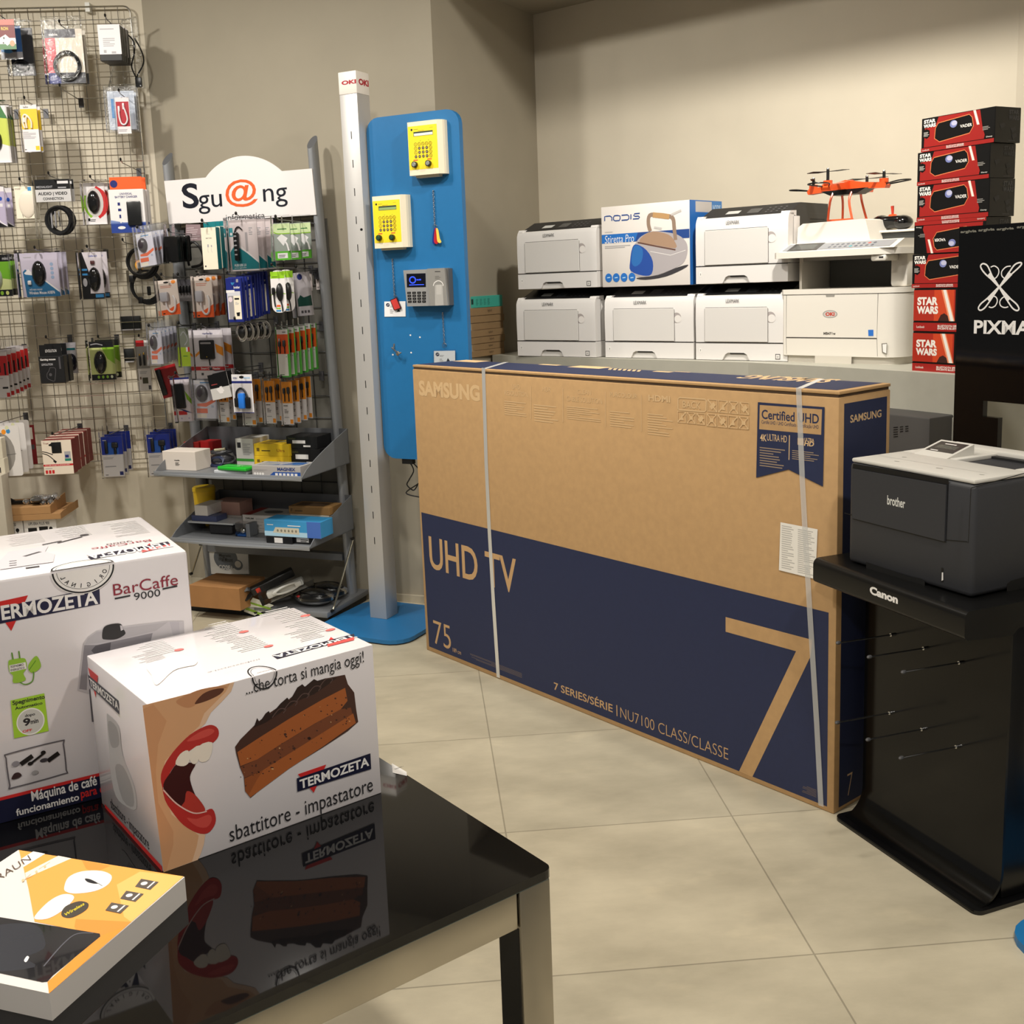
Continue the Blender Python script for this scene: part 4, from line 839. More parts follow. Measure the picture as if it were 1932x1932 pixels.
LW = M(222, 219, 216, 0.45); LW2 = M(214, 211, 207, 0.45); LD = M(30, 30, 32, 0.45); SEAM = M(70, 68, 66, 0.7)
def lexmark(o, W_, label, mark=True, rightclip=False):
    F = Fr(o, -41.0); H_, D_ = LXH, 0.36; wf = 0.248
    t = thing('laser_printer', F.w(W_ / 2, D_ / 2, 0), label, 'printer', 'white and black printers on the counter')
    b = MB(); b.profile(F, [(0.035, 0.002), (D_, 0.002), (D_, H_ - 0.004), (0.12, H_ - 0.004), (0.035, wf + 0.004)], 0.008, W_ - 0.008, LD)
    d = De(b, Pl(F.w(0, 0.035, wf + 0.004), F.a, F.b * 0.085 + F.c * (H_ - wf - 0.008)), 0.0008)
    d.rectuv(0.10, 0.02, 0.155, 0.05, M(190, 190, 186, .4)); d.rectuv(0.19, 0.015, 0.24, 0.06, M(60, 62, 66, .2))
    for i in range(4):
        for j in range(3): d.ellipseuv(0.27 + .022 * i, .018 + .02 * j, .005, .004, M(96, 96, 98, .5), n=8)
    d2 = De(b, F.right(W_ - 0.008)); 
    for i in range(9): d2.rectuv(0.20, 0.13 + .012 * i, 0.33, 0.135 + .012 * i, M(12, 12, 12, .6))
    d2.strokeuv([(0.19, 0.11), (0.19, 0.25), (0.34, 0.25), (0.34, 0.11)], 0.002, M(50, 50, 52, .5), True)
    b.build('body', t)
    # white front cover: rounded, with raised ears at both ends
    b = MB(); tz = 0.069
    prof = [(0.05, tz + .001), (0.004, tz + .001), (0.002, 0.16), (0.004, wf - 0.02), (0.010, wf - 0.004), (0.018, wf), (0.05, wf + 0.002)]
    b.profile(F, prof, 0.0, W_, LW, True)
    for a0, a1 in ((0.0, 0.026), (W_ - 0.034, W_)): b.profile(F, [(0.012, wf - 0.002), (0.02, wf + 0.008), (0.07, wf + 0.010), (0.07, wf - 0.01)], a0, a1, LW)
    for s_ in (0, 1): b.box(F, (0 if s_ == 0 else W_ - 0.010, 0.04, tz), (0.010 if s_ == 0 else W_, 0.10, wf - 0.01), LW, 0.002)
    d = De(b, F.front(0.002), 0.0006)
    d.textuv('LEXMARK', W_ * .345, wf - 0.028, W_ * .49, wf - 0.014, M(70, 70, 72, .5), 0.0)
    d.ellipseuv(W_ * .822, 0.165, 0.021, 0.020, M(168, 160, 158, .6), n=20); d.ellipseuv(W_ * .836, 0.160, 0.016, 0.015, M(226, 222, 218, .5), n=18)
    b.build('front_cover', t)
    b = MB(); b.box(F, (W_ * .105, -0.0005, tz + .003), (W_ * .795, 0.004, wf - 0.047), LW2, 0.001, 1)
    d = De(b, F.front(0.0015), 0.0006); d.strokeuv([(W_ * .105, tz + .004), (W_ * .105, wf - .05), (W_ * .115, wf - .0455), (W_ * .785, wf - .0455), (W_ * .798, wf - .052), (W_ * .798, tz + .004)], 0.0017, SEAM)
    b.build('fold_down_door', t)
    b = MB(); hx0, hx1 = W_ * .30, W_ * .60
    b.prism([F.w(x, 0.003, z) for x, z in ((0.0, 0.002), (hx0, 0.002), (hx0 + .012, 0.024), (hx0 + .024, 0.030), (hx1 - .024, 0.030), (hx1 - .012, 0.024), (hx1, 0.002), (W_, 0.002), (W_, tz - .0015), (0.0, tz - .0015))], F.b * 0.10, LW)
    b.box(F, (hx0, 0.012, 0.002), (hx1, 0.05, 0.030), LW2); b.box(F, (hx0 + .03, 0.008, 0.0245), (hx1 - .012, 0.014, 0.029), M(60, 58, 56, .6))
    d = De(b, F.front(0.003), 0.0006); d.rectuv(W_ * .04, .030, W_ * .065, .047, M(236, 234, 230, .4)); d.rectuv(W_ * .05, .034, W_ * .056, .042, M(90, 90, 90, .4)); d.rectuv(0.0, tz - .003, W_, tz - .001, SEAM)
    if mark: d.rectuv(W_ * .875, .008, W_ * .925, .028, M(60, 58, 56, .4)); d.rectuv(W_ * .881, .0105, W_ * .919, .0255, LW); d.rectuv(W_ * .89, .014, W_ * .91, .021, M(180, 178, 174, .4))
    b.build('paper_tray', t)
    return F
o1 = onz(*z5(447, 1310), SH); f1 = Fr(o1, -41.0)
LXH = f1.fr(*z5(452, 785))[1]
w1 = f1.fr(*z5(1065, 1316))[0]
o2 = onz(*z5(1142, 1323), SH); f2 = Fr(o2, -41.0); w2 = f2.fr(*z5(1840, 1328))[0]
o3 = onz(*z6(95, 1592), SH); f3 = Fr(o3, -41.0); w3 = f3.fr(*z6(822, 972))[0]
F1 = lexmark(o1, w1, 'white printer on the counter, bottom one of the two stacked next to the kraft boxes')
x0, zz = f1.fr(*z5(452, 785)); lexmark(f1.w(x0, 0, LXH), f1.fr(*z5(1075, 768))[0] - x0, 'white printer on top of the stack next to the kraft boxes')
F2 = lexmark(o2, w2, 'white printer under the steam iron carton', False)
F3 = lexmark(o3, w3, 'white printer at the bottom between the iron carton stack and the multifunction printer')
x0, zz = f3.fr(*z6(95, 998)); lexmark(f3.w(x0, 0, LXH), f3.fr(*z6(822, 972))[0] - x0, 'white printer on top, right of the steam iron carton and left of the drone', False)
# steam iron carton
x0 = f2.fr(*z5(1122, 768))[0]; x1 = f2.fr(*z5(1815, 750))[0]; zt1 = (f2.fr(*z5(1118, 132))[1] + f2.fr(*z5(1815, 68))[1]) / 2
I0 = f2.moved(x0, 0.0, LXH); iw, ih, idp = x1 - x0, zt1 - LXH, 0.25
t = thing('steam_iron_carton', I0.w(iw / 2, idp / 2, 0), 'white and blue carton with a steam iron picture, on a printer', 'box')
b = carton(I0, iw, idp, ih, M(228, 222, 216, .3, coat=.3)); d = De(b, I0.front(0), 0.0006)
nb = M(36, 72, 140, .4); nb2 = M(40, 110, 190, .4)
Q5 = lambda L: [z5(*p) for p in L]
def fitf(L): return [(min(max(u, 0.001), iw - .001), v) for u, v in (d.pl.uv(*z5(*p)) for p in L)]
d.polyuv(fitf(((1115, 350), (1815, 300), (1815, 372), (1115, 420))), nb); d.polyuv(fitf(((1115, 350), (1400, 330), (1380, 400), (1115, 420))), nb2)
for L in (((1138, 240), (1138, 205), (1155, 202), (1180, 200), (1195, 210), (1195, 238)), ((1208, 210), (1208, 230), (1222, 238), (1255, 235), (1260, 222), (1260, 200), (1240, 195), (1215, 198), (1208, 210)), ((1272, 194), (1318, 190), (1330, 200), (1330, 222), (1318, 230), (1272, 234)), ((1346, 186), (1346, 226)), ((1416, 178), (1375, 182), (1368, 196), (1380, 202), (1405, 200), (1414, 208), (1408, 220), (1362, 224))): d.stroke(Q5(L), 0.0048, nb)
d.text('Stiretta Pro', z5(1140, 418), z5(1370, 342), PAPER, -0.006, 0.15); d.lines(z5(1140, 332), z5(1220, 318), 1, FINE); d.lines(z5(1140, 458), z5(1350, 420), 2, FINE)
irn, ird, brz = M(176, 170, 172, .35), M(120, 116, 122, .35), M(170, 140, 116, .35)
d.poly(smooth2(Q5(((1372, 668), (1345, 640), (1340, 560), (1352, 470), (1390, 405), (1430, 360), (1520, 320), (1640, 330), (1720, 350), (1780, 400), (1796, 470), (1770, 560), (1700, 610), (1560, 665), (1440, 685))), 3, True), irn)
d.poly(smooth2(Q5(((1345, 635), (1340, 560), (1358, 450), (1395, 425), (1470, 470), (1520, 560), (1510, 660), (1440, 672))), 3, True), M(44, 80, 160, .3)); d.poly(smooth2(Q5(((1350, 560), (1365, 450), (1400, 432), (1440, 470), (1430, 560), (1380, 600))), 3, True), M(50, 110, 180, .3))
d.poly(smooth2(Q5(((1418, 412), (1440, 360), (1520, 322), (1640, 345), (1690, 395), (1700, 455), (1540, 430))), 3, True), brz); d.stroke(Q5(((1400, 410), (1540, 438), (1700, 468))), 0.006, M(100, 70, 60, .4))
d.stroke(smooth2(Q5(((1500, 320), (1485, 260), (1495, 195), (1560, 190), (1640, 200), (1680, 220), (1690, 300), (1700, 390))), 4), 0.016, M(150, 128, 110, .4)); d.stroke(Q5(((1520, 190), (1650, 205))), 0.020, M(190, 150, 100, .5)); d.stroke(Q5(((1665, 190), (1745, 155))), 0.009, M(200, 196, 192, .4)); d.stroke(Q5(((1530, 290), (1590, 300))), 0.008, M(200, 196, 192, .4))
d.poly(smooth2(Q5(((1390, 690), (1560, 668), (1700, 612), (1800, 585), (1760, 620), (1620, 680), (1460, 705))), 3, True), M(60, 58, 62, .4)); d.stroke(Q5(((1500, 480), (1660, 510), (1780, 470))), 0.002, PAPER)
for i, x in enumerate((1170, 1230, 1292, 1355)): d.ellipse(z5(x, 690 - 2 * i), z5(x + 27, 690 - 2 * i), z5(x, 655 - 2 * i), nb2, n=24); d.stroke(Q5(((x - 12, 690), (x + 12, 686))), 0.004, M(170, 205, 235, .4))
r_ = De(b, I0.right(iw), 0.0006); r_.rectuv(0.0, 0, idp, ih, nb2); r_.rectuv(0.045, ih - .045, .17, ih - .004, M(206, 200, 196, .4)); r_.rectuv(.17, ih - .05, idp, ih - .002, M(60, 130, 200, .4)); r_.textuv('NODIS', .178, ih - .04, idp - .01, ih - .015, M(190, 215, 235, .4), .02)
b.build('carton', t)
# kraft keyboard boxes and one teal box along the return wall
kb0 = onz(*zt(165, 940), SH); KB = Fr(kb0, 55.0)
nB = V3((0.861, -0.508, 0)); dist = (V3((kb0.x, kb0.y, 0)) - V3((-0.202, 4.685, 0))).dot(nB)
KB = KB.moved(-0.015, 0, 0); kd = max(0.05, min(0.16, dist - 0.02)); zz = 0.0
lv = [KB.fr(*zt(150, y))[1] for y in (945, 862, 780, 695, 610, 522, 432, 336, 190)]
ords = ['bottom', 'second from the bottom', 'third from the bottom', 'middle', 'fifth from the bottom', 'sixth from the bottom', 'topmost kraft one']
kmat = M(150, 122, 86, .8, noise=.05, nscale=30)
for i in range(8):
    za, zb_ = (0.0 if i == 0 else lv[i]), lv[i + 1] - 0.001
    F = KB.moved(0.006 * ((i * 7) % 3 - 1), 0.003 * ((i * 5) % 3), 0)
    teal = i == 7
    b = MB(); b.box(F, (0, 0, za), (0.30, kd, zb_), M(70, 178, 160, .5) if teal else kmat, 0.001, 1)
    d = De(b, F.front(0), 0.0005)
    if teal:
        for k in range(4): d.linesuv(0.09 + .03 * k, za + .012, 0.11 + .03 * k, zb_ - .01, 5, M(50, 130, 118, .5))
        d.rectuv(0.055, za + .016, 0.07, zb_ - .012, M(30, 60, 56, .5))
    elif i not in (4, 5): d.textuv('logitech', 0.175, za + .010, 0.21, zb_ - .007, M(80, 62, 44, .7))
    o = b.build('teal_box' if teal else 'keyboard_box', at=F.w(0.15, kd / 2, za))
    tag(o, 'flat teal box on top of the kraft boxes' if teal else 'flat brown box, %s in the stack under the teal box' % ords[i], 'box', None if teal else 'flat kraft boxes beside the printers')

# ------------------------------------------------------------------ multifunction printer
mo = onz(*z6(795, 1608), SH); MF = Fr(mo, -47.0)
CRM = M(226, 221, 211, 0.45); CR2 = M(206, 200, 188, .5); CR3 = M(150, 147, 140, .5)
X0 = MF.fr(*z6(770, 1500))[0]; X1 = MF.fr(*z6(1545, 1500))[0]; X2 = X1 + 0.075; Z1 = MF.fr(*z6(770, 1037))[1]
mf = thing('multifunction_printer', MF.w((X0 + X2) / 2, 0.2, 0), 'large cream multifunction printer with scanner lid, beneath the orange drone', 'printer')
def bodyplan(g): 
    rr = 0.075 - g
    return [(X0 + g, 0.012 + g), (X0 + g + .012, g), (X1, g)] + [(X1 + rr * math.sin(t), g + rr - rr * math.cos(t)) for t in [math.pi / 2 * i / 8 for i in range(1, 9)]] + [(X2 - g, 0.40 - g), (X0 + g, 0.40 - g)]
b = MB(); b.plan(MF, bodyplan(0.012), 0.0, 0.028, CR2, True); b.plan(MF, bodyplan(0.0), 0.026, Z1 - 0.020, CRM, True); b.plan(MF, bodyplan(-0.002), Z1 - 0.018, Z1, CRM, True)
d = De(b, MF.front(0.0), 0.0006)
q = [d.pl.uv(*z6(*p)) for p in ((815, 1075), (1540, 1062), (1531, 1422), (812, 1414), (1535, 1582), (815, 1560))]
d.strokeuv([q[0], q[3], q[2], q[1]], 0.0016, SEAM); d.strokeuv([q[3], (q[5][0], .03)], 0.001, SEAM); d.strokeuv([q[2], (q[4][0], .03)], 0.001, SEAM); d.strokeuv([q[3], q[2]], 0.0035, M(60, 58, 54, .6))
d.poly([z6(1125, 1073), z6(1198, 1070), z6(1194, 1090), z6(1130, 1092)], CR3)
d.ellipse(z6(1160, 1228), z6(1218, 1228), z6(1160, 1198), M(150, 148, 144, .5)); d.ellipse(z6(1160, 1230), z6(1212, 1230), z6(1160, 1204), M(196, 192, 186, .5)); d.text('OKI', z6(1124, 1244), z6(1196, 1214), M(190, 60, 40, .5), .05)
d.text('MB471w', z6(1108, 1392), z6(1204, 1372), M(90, 86, 80, .5), .03); d.poly([z6(1462, 1354), z6(1504, 1353), z6(1504, 1402), z6(1464, 1402)], M(40, 110, 200, .5))
d.poly([z6(1568, 1462), z6(1612, 1458), z6(1610, 1545), z6(1572, 1532)], M(120, 116, 108, .5)); d.poly([z6(1576, 1468), z6(1608, 1465), z6(1606, 1540), z6(1580, 1528)], PAPER)
zl, zh = d.pl.uv(*z6(1040, 1620))[1], .0255
d.rectuv(d.pl.uv(*z6(1040, 1600))[0], 0.0, d.pl.uv(*z6(1330, 1600))[0], .026, CR2)
d2 = De(b, MF.right(X2), .0006)
for k in range(3): d2.rectuv(.10, .125 + .012 * k, .16, .129 + .012 * k, INK); d2.rectuv(.17, .125 + .012 * k, .23, .129 + .012 * k, INK)
b.build('body', mf)
fs_ = MF.front(-0.05); zs0 = fs_.uv(*z6(775, 790))[1]; zs1 = fs_.uv(*z6(775, 742))[1]
b = MB(); b.box(MF, (X0 + .045, 0.05, Z1), (X0 + .055, 0.38, zs0), CR2); b.box(MF, (X0 + .06, 0.24, Z1), (X1 - .03, 0.38, zs0), M(96, 95, 90, .6)); xr = MF.fr(*z6(1632, 950), .05)[0]
b.box(MF, (xr, 0.05, Z1), (X2 - .002, 0.38, zs0 + .01), CRM, .012); b.box(MF, (X0 + .05, 0.06, zs0 - .012), (xr, 0.38, zs0), CR3); b.build('paper_exit', mf)
b = MB()
b.prism([MF.w(x, y, zs0) for x, y in [(X0 - .005, -0.035), (X0 + .01, -0.05), (X1, -0.05), (X2 - .01, -0.03), (X2 + .004, 0.0), (X2 + .004, .40), (X0 + .02, .40)]], MF.c * (zs1 - zs0), CRM)
ux0 = fs_.uv(*z6(1468, 800))[0]; b.box(MF, (ux0, -0.04, zs0 - .022), (X1 + .04, 0.06, zs0), CRM, .006); d = De(b, MF.front(-.04)); d.rectuv(ux0 + .03, zs0 - .013, ux0 + .046, zs0 - .007, INK)
zs2 = zs1 + .030
b.prism([MF.w(x, -.05, zs1) if 0 else MF.w(x, y, z) for x, y, z in ((X0 + .015, -.045, zs1), (X0 + .015, .03, zs2), (X0 + .015, .40, zs2), (X0 + .015, .40, zs1))], MF.a * (X2 - X0 - .02), CRM)
b.build('scanner', mf)
b = MB(); o_ = MF.w(X0 + .015, -.045, zs1); d = De(b, Pl(o_, MF.a, MF.b * .075 + MF.c * .030), .001)
L_ = X2 - X0 - .02; d.rectuv(.01, .012, L_ - .02, .07, M(150, 152, 156, .4)); d.rectuv(.03, .008, .15, .075, M(36, 38, 40, .2)); d.rectuv(.045, .02, .13, .062, M(70, 76, 74, .15))
for k in range(9):
    for j in range(2): d.ellipseuv(.19 + .02 * k, .028 + .022 * j, .006, .007, M(*((60, 150, 160) if (k, j) == (4, 0) else ((190, 90, 80) if (k, j) == (7, 1) else (90, 94, 104))), .4), n=10)
b.build('control_panel', mf)
fa = MF.front(0.05); xa0 = fa.uv(*z6(905, 600))[0]; xa1 = fa.uv(*z6(1440, 500))[0]; xa2 = fa.uv(*z6(1480, 590))[0]; za1 = fa.uv(*z6(1428, 472))[1]
b = MB(); b.prism([MF.w(x, 0.05, z) for x, z in ((xa0 - .004, zs2), (xa2, zs2), (xa1, za1 - .004), (xa1 - .012, za1), (xa0 + .02, za1 - .003), (xa0, za1 - .015))], MF.b * .25, CRM); b.build('document_feeder', mf)
b = MB(); b.box(MF, (xa1, 0.14, zs2), (X2 + .0, 0.38, zs2 + .024), M(50, 52, 50, .5), .003); b.box(MF, (xa1 - .01, 0.13, zs2 + .024), (X2 + .004, 0.39, zs2 + .032), CRM, .003); b.build('feeder_tray', mf)
# --- drone standing on the document feeder
OR = M(226, 84, 36, .3, coat=.5); zdb = za1
fd = MF.front(0.16); cx0, cz0 = fd.uv(*z6(1300, 235)); DR = MF.moved(cx0, .16, 0)
dr_ = thing('toy_drone', DR.w(0, 0, zdb), 'orange toy drone with black propellers standing on the printer', 'drone')
zc0 = cz0; arm = 0.135
b = MB()
up = [(-.155, .0), (-.145, .012), (-.118, .012), (-.06, .018), (0, .030), (.06, .018), (.118, .012), (.145, .012), (.155, .0)]
for ax in (DR.a, DR.b):
    oth = DR.b if ax is DR.a else DR.a
    b.prism([DR.w(0, 0, zc0) + ax * x + DR.c * z + oth * -.018 for x, z in up + [(.15, -.010), (.05, -.004), (0, -.006), (-.05, -.004), (-.15, -.010)]], oth * .036, OR)
b.build('frame', dr_)
b = MB(); b.prism([DR.w(x, -.035, zc0 + z) for x, z in ((-.09, -.004), (-.05, -.022), (.05, -.022), (.09, -.004))], DR.b * .07, BLACK); b.build('belly', dr_)
pods = [(-.138, 0), (.138, 0), (0, -.138), (0, .138)]; ang = [2.0, 1.25, 0.05, 0.1]
for (x, y), an_ in zip(pods, ang):
    b = MB(); hz_ = .060 if y < 0 else .045; p = DR.w(x, y, zc0)
    b.tube([p + DR.c * .010, p + DR.c * .024], .016, OR, 10); b.tube([p + DR.c * .024, p + DR.c * hz_], .0055, BLACK, 8); b.ball(p + DR.c * (hz_ + .002), .006, .006, .006, DR, STEEL, 8)
    b.build('motor', dr_)
    b = MB(); u_ = DR.a * math.cos(an_) + DR.b * math.sin(an_); w_ = DR.b * math.cos(an_) - DR.a * math.sin(an_); c_ = p + DR.c * (hz_ - .006)
    for s_ in (-1, 1):
        pts = [c_, c_ + u_ * s_ * .02 + w_ * .004 * s_ + DR.c * .001, c_ + u_ * s_ * .05 + w_ * .011 * s_ + DR.c * .003, c_ + u_ * s_ * .078 + w_ * .004 * s_, c_ + u_ * s_ * .08 - w_ * .003 * s_, c_ + u_ * s_ * .04 - w_ * .005 * s_ - DR.c * .002]
        b.prism(pts, DR.c * .0015, BLACK)
    b.build('propeller', dr_)
    b = MB(); ra = (DR.a * x + DR.b * y).normalized(); rb = DR.c.cross(ra); pp = p + DR.c * .004
    b.tube(smooth([pp + ra * .015 + rb * .012, pp + ra * .05 + rb * .034 + DR.c * .006, pp + ra * .088 + rb * .02 + DR.c * .008, pp + ra * .092 - rb * .012 + DR.c * .008, pp + ra * .07 - rb * .034 + DR.c * .006, pp + ra * .015 - rb * .012], 4), .0026, BLACK, 6); b.build('propeller_guard', dr_)
hl = zc0 - zdb
for s_ in (-1, 1):
    b = MB(); y_ = .045 * s_
    for x in (-.04, .035): b.tube(smooth([DR.w(x, y_ * .6, zc0 - .006), DR.w(x - .004, y_, zc0 - hl * .4), DR.w(x - .008 + (.02 if x > 0 else 0), y_ * 1.15, zdb + .004)], 4), .0042, OR, 7)
    b.tube([DR.w(-.05, y_ * 1.15, zdb + .004), DR.w(.05, y_ * 1.15, zdb + .004)], .0036, OR, 7); b.build('landing_skid', dr_)
# --- remote control
zr0 = zs2 + .032; fr2 = MF.front(0.25); rx0, rz = fr2.uv(*z6(1555, 430)); RC = MF.moved(rx0, .20, zr0)
t = thing('remote_control', RC.w(.07, 0, 0), 'black remote control with a red stick, between the drone and speaker boxes', 'remote control')
b = MB(); GBK = M(14, 14, 15, .12, coat=.5)
b.ball(RC.w(.032, .0, .028), .036, .035, .028, RC, GBK, 16); b.ball(RC.w(.112, .0, .026), .036, .035, .026, RC, GBK, 16); b.box(RC, (.025, -.028, .008), (.118, .03, .050), GBK, .012, 3); b.build('shell', t)
sx = fr2.uv(*z6(1712, 350))[0] - rx0
b = MB(); b.tube([RC.w(sx - .0, 0, .046), RC.w(sx, 0, .056)], [.02, .012], OR, 12); b.tube([RC.w(sx, 0, .052), RC.w(sx - .002, 0, .085)], [.004, .006], M(200, 60, 40, .4), 8); b.build('stick', t)

# ------------------------------------------------------------------ stack of boxed speakers
SPo = onz(1721.5, 699.0, SH); SP = Fr(SPo, -61.0); CR_ = M(160, 32, 28, .4); KBL = M(9, 8, 8, .35); SWW = M(240, 236, 228, .4)
rows = [((355, 160), (350, 386), (855, 72), 'A'), ((328, 394), (322, 612), (817, 330), 'A'), ((325, 620), (320, 854), (808, 578), 'A'), ((302, 884), (300, 1074), (790, 840), 'F'), ((288, 1084), (287, 1300), (780, 1060), 'A'), ((300, 1311), (297, 1589), (790, 1300), 'B'), ((295, 1597), (290, 1862), (785, 1580), 'B')]
zbase = [SP.fr(*zq(*r[1]))[1] for r in rows]; zbase[-1] = 0.0
slab_ = ['topmost red and black speaker box of the tall stack', 'red and black speaker box, second from the top of the stack', 'red and black speaker box, third from the top of the stack', 'speaker box with its picture upside down, fourth in the stack', 'red and black speaker box just above the two with large white lettering', 'speaker box with large white lettering, upper of the two', 'bottom box of the speaker stack, with large white lettering']
for i, (tl, bl, tr, kind) in enumerate(rows):
    x0 = SP.fr(*zq(*bl))[0]; z0 = zbase[i]; z1 = zbase[i - 1] - .0006 if i else (SP.fr(*zq(*tl))[1] + SP.fr(*zq(*tr))[1]) / 2
    wd = SP.fr(*zq(855, 72))[0] - SP.fr(*zq(355, 160))[0]; dp = .115
    F = SP.moved(x0, 0, z0); h = z1 - z0
    b = MB(); b.box(F, (0, 0, 0), (wd, dp, h), KBL, .001, 1); d = De(b, F.front(0), .0006)
    U = (lambda x, y: (x * wd, y * h)) if kind != 'F' else (lambda x, y: ((1 - x) * wd, (1 - y) * h))
    R = lambda x0_, y0_, x1_, y1_, m: d.rectuv(*U(x0_, y0_), *U(x1_, y1_), m)
    if kind in 'AF':
        R(0, 0, .99, .115, CR_); d.polyuv([U(*p) for p in ((.04, .135), (.86, .135), (.87, .25), (.84, .45), (.80, .98), (.24, .98), (.20, .72), (.05, .70))], CR_)
        ol = [U(*p) for p in ((.19, .36), (.20, .66), (.24, .80), (.66, .90), (.70, .80), (.72, .55), (.67, .36), (.26, .24))]
        d.polyuv(ol, KBL); d.strokeuv(ol, .0022, M(226, 130, 80, .4), True)
        e0, e1_ = U(.45, .70), U(.50, .80); d.ellipseuv(e0[0], e0[1], abs(e1_[0] - e0[0]), abs(e1_[1] - e0[1]) * 1.1, M(120, 128, 180, .4), n=18); e0 = U(.46, .72); d.ellipseuv(e0[0], e0[1], .04 * wd, .07 * h, M(190, 190, 215, .4), n=14)
        d.textuv('VADER', *U(.54, .55), *U(.70, .64), SWW, .02); d.polyuv([U(*p) for p in ((.71, .99), (.745, .99), (.80, .56), (.765, .56))], M(244, 200, 180, .4)); d.polyuv([U(*p) for p in ((.72, .99), (.738, .99), (.792, .57), (.772, .57))], SWW)
        d.polyuv([U(*p) for p in ((.80, .98), (.995, .99), (.995, .13), (.87, .14), (.88, .26), (.845, .46))], KBL); d.linesuv(*U(.84, .48), *U(.94, .36), 3, M(150, 146, 140, .5))
        d.textuv('STAR', *U(.035, .84), *U(.20, .95), SWW, .05); d.textuv('WARS', *U(.03, .71), *U(.205, .82), SWW, .05)
        d.polyuv([U(*p) for p in ((.03, .62), (.07, .68), (.12, .62), (.12, .45), (.08, .38), (.03, .45))], KBL); d.linesuv(*U(.035, .46), *U(.115, .60), 4, M(190, 186, 180, .5))
        d.textuv('Lexibook', *U(.02, .03), *U(.12, .075), SWW); d.textuv('BLUETOOTH SPEAKER', *U(.36, .062), *U(.60, .098), SWW, .02); d.textuv('ENCEINTE BLUETOOTH', *U(.36, .018), *U(.60, .054), SWW, .02); d.textuv('Disney', *U(.89, .15), *U(.97, .20), SWW)
    else:
        R(0, 0, .99, .22, KBL); R(0, .0, .99, .195, CR_); R(0, .24, .99, .95, M(172, 44, 28, .4)); R(.30, .24, .58, .95, M(204, 70, 36, .4))
        d.polyuv([U(*p) for p in ((.40, .95), (.48, .95), (.60, .24), (.52, .24))], M(240, 150, 110, .4)); d.polyuv([U(*p) for p in ((.425, .95), (.465, .95), (.585, .24), (.54, .24))], SWW); R(.60, .24, .99, .95, KBL)
        d.polyuv([U(*p) for p in ((.36, .24), (.40, .38), (.45, .42), (.50, .36), (.52, .24))], M(60, 26, 20, .5))
        d.textuv('STAR', *U(.055, .60), *U(.355, .79), SWW, .05); d.textuv('WARS', *U(.05, .40), *U(.36, .58), SWW, .05)
        d.textuv('Lexibook', *U(.05, .07), *U(.17, .125), SWW); d.textuv('BLUETOOTH SPEAKER', *U(.36, .10), *U(.72, .15), SWW, .02); d.textuv('ENCEINTE BLUETOOTH', *U(.36, .045), *U(.72, .092), SWW, .02)
    r_ = De(b, F.right(wd), .0006); gy = M(70, 70, 72, .5)
    r_.textuv('STAR', .060, h * .80, .105, h * .93, gy, .05); r_.textuv('WARS', .058, h * .64, .107, h * .78, gy, .05)
    for (a_, c_) in ((.03, .5), (.08, .4), (.085, .22)): r_.polyuv([(a_ - .012, c_ * h), (a_ + .01, (c_ + .06) * h), (a_ + .014, (c_ - .04) * h), (a_ - .004, (c_ - .12) * h)], M(44, 44, 46, .5))
    r_.linesuv(.06, .05 * h, .10, .09 * h, 1, gy)
    tag(b.build('speaker_box', at=F.w(wd / 2, dp / 2, 0)), slab_[i], 'box', 'red and black speaker boxes in one stack')

# ------------------------------------------------------------------ tall black backboard stand
PX = Fr((1.283, 3.015, 0), -62.0); PO = M(9, 9, 10, .08, spec=.4)
px = thing('backboard_stand', PX.w(.2, .1, 0), 'tall glossy black display with a white X emblem behind the dark printer', 'display stand')
g = lambda x, y: PX.fr(x, y)
H_ = g(1813, 428)[1]; xa, zA = g(1855, 756); xb, zB = g(1883, 789); zA2 = g(1932, 763)[1]; WP = .40
b = MB(); b.prism([PX.w(x, 0, z) for x, z in ((0, .5), (xb, .5), (xb, zB), (xa, zB), (xa, zA), (WP - .03, (zA + zA2) / 2), (WP - .03, .5), (WP, .5), (WP, H_), (0, H_))], PX.b * .018, PO)
d = De(b, PX.front(0), .0006); ag = M(120, 118, 108, .4)
for p, q in (((125, 160), (243, 128)), ((255, 148), (375, 115)), ((388, 140), (515, 108)), ((535, 125), (660, 92))): d.text('argivia', zx(*p), zx(*q), ag, .04)
d.text('PIXMA', zx(222, 885), zx(640, 794), PAPER, .03)
Lw = .0042
for lp, cl in ((((408, 548), (362, 500), (318, 462), (285, 425), (272, 392), (292, 376), (322, 392), (345, 440), (372, 500)), ((345, 402), (372, 393), (400, 412), (404, 445), (388, 475), (372, 486))),
               (((408, 548), (455, 495), (500, 450), (550, 405), (571, 378), (558, 368), (520, 385), (480, 440), (440, 500)), ((492, 394), (458, 400), (428, 430), (426, 462), (444, 482), (460, 484))),
               (((408, 545), (360, 590), (320, 630), (275, 668), (256, 700), (270, 716), (300, 700), (335, 655), (372, 600)), ((362, 610), (386, 622), (394, 650), (378, 684), (352, 696), (332, 690))),
               (((408, 545), (448, 590), (490, 632), (535, 672), (552, 705), (536, 718), (505, 700), (470, 650), (435, 595)), ((456, 612), (428, 628), (412, 655), (420, 684), (448, 696), (474, 690)))):
    d.stroke(smooth2([zx(*p) for p in lp], 4, True), Lw, PAPER, True); d.stroke(smooth2([zx(*p) for p in cl], 4), Lw * .75, PAPER)
    d.stroke([zx(*lp[0]), zx((lp[2][0] + lp[7][0]) / 2, (lp[2][1] + lp[7][1]) / 2)], [Lw * 1.2, Lw * 3.4], PAPER)
b.build('backboard', px)
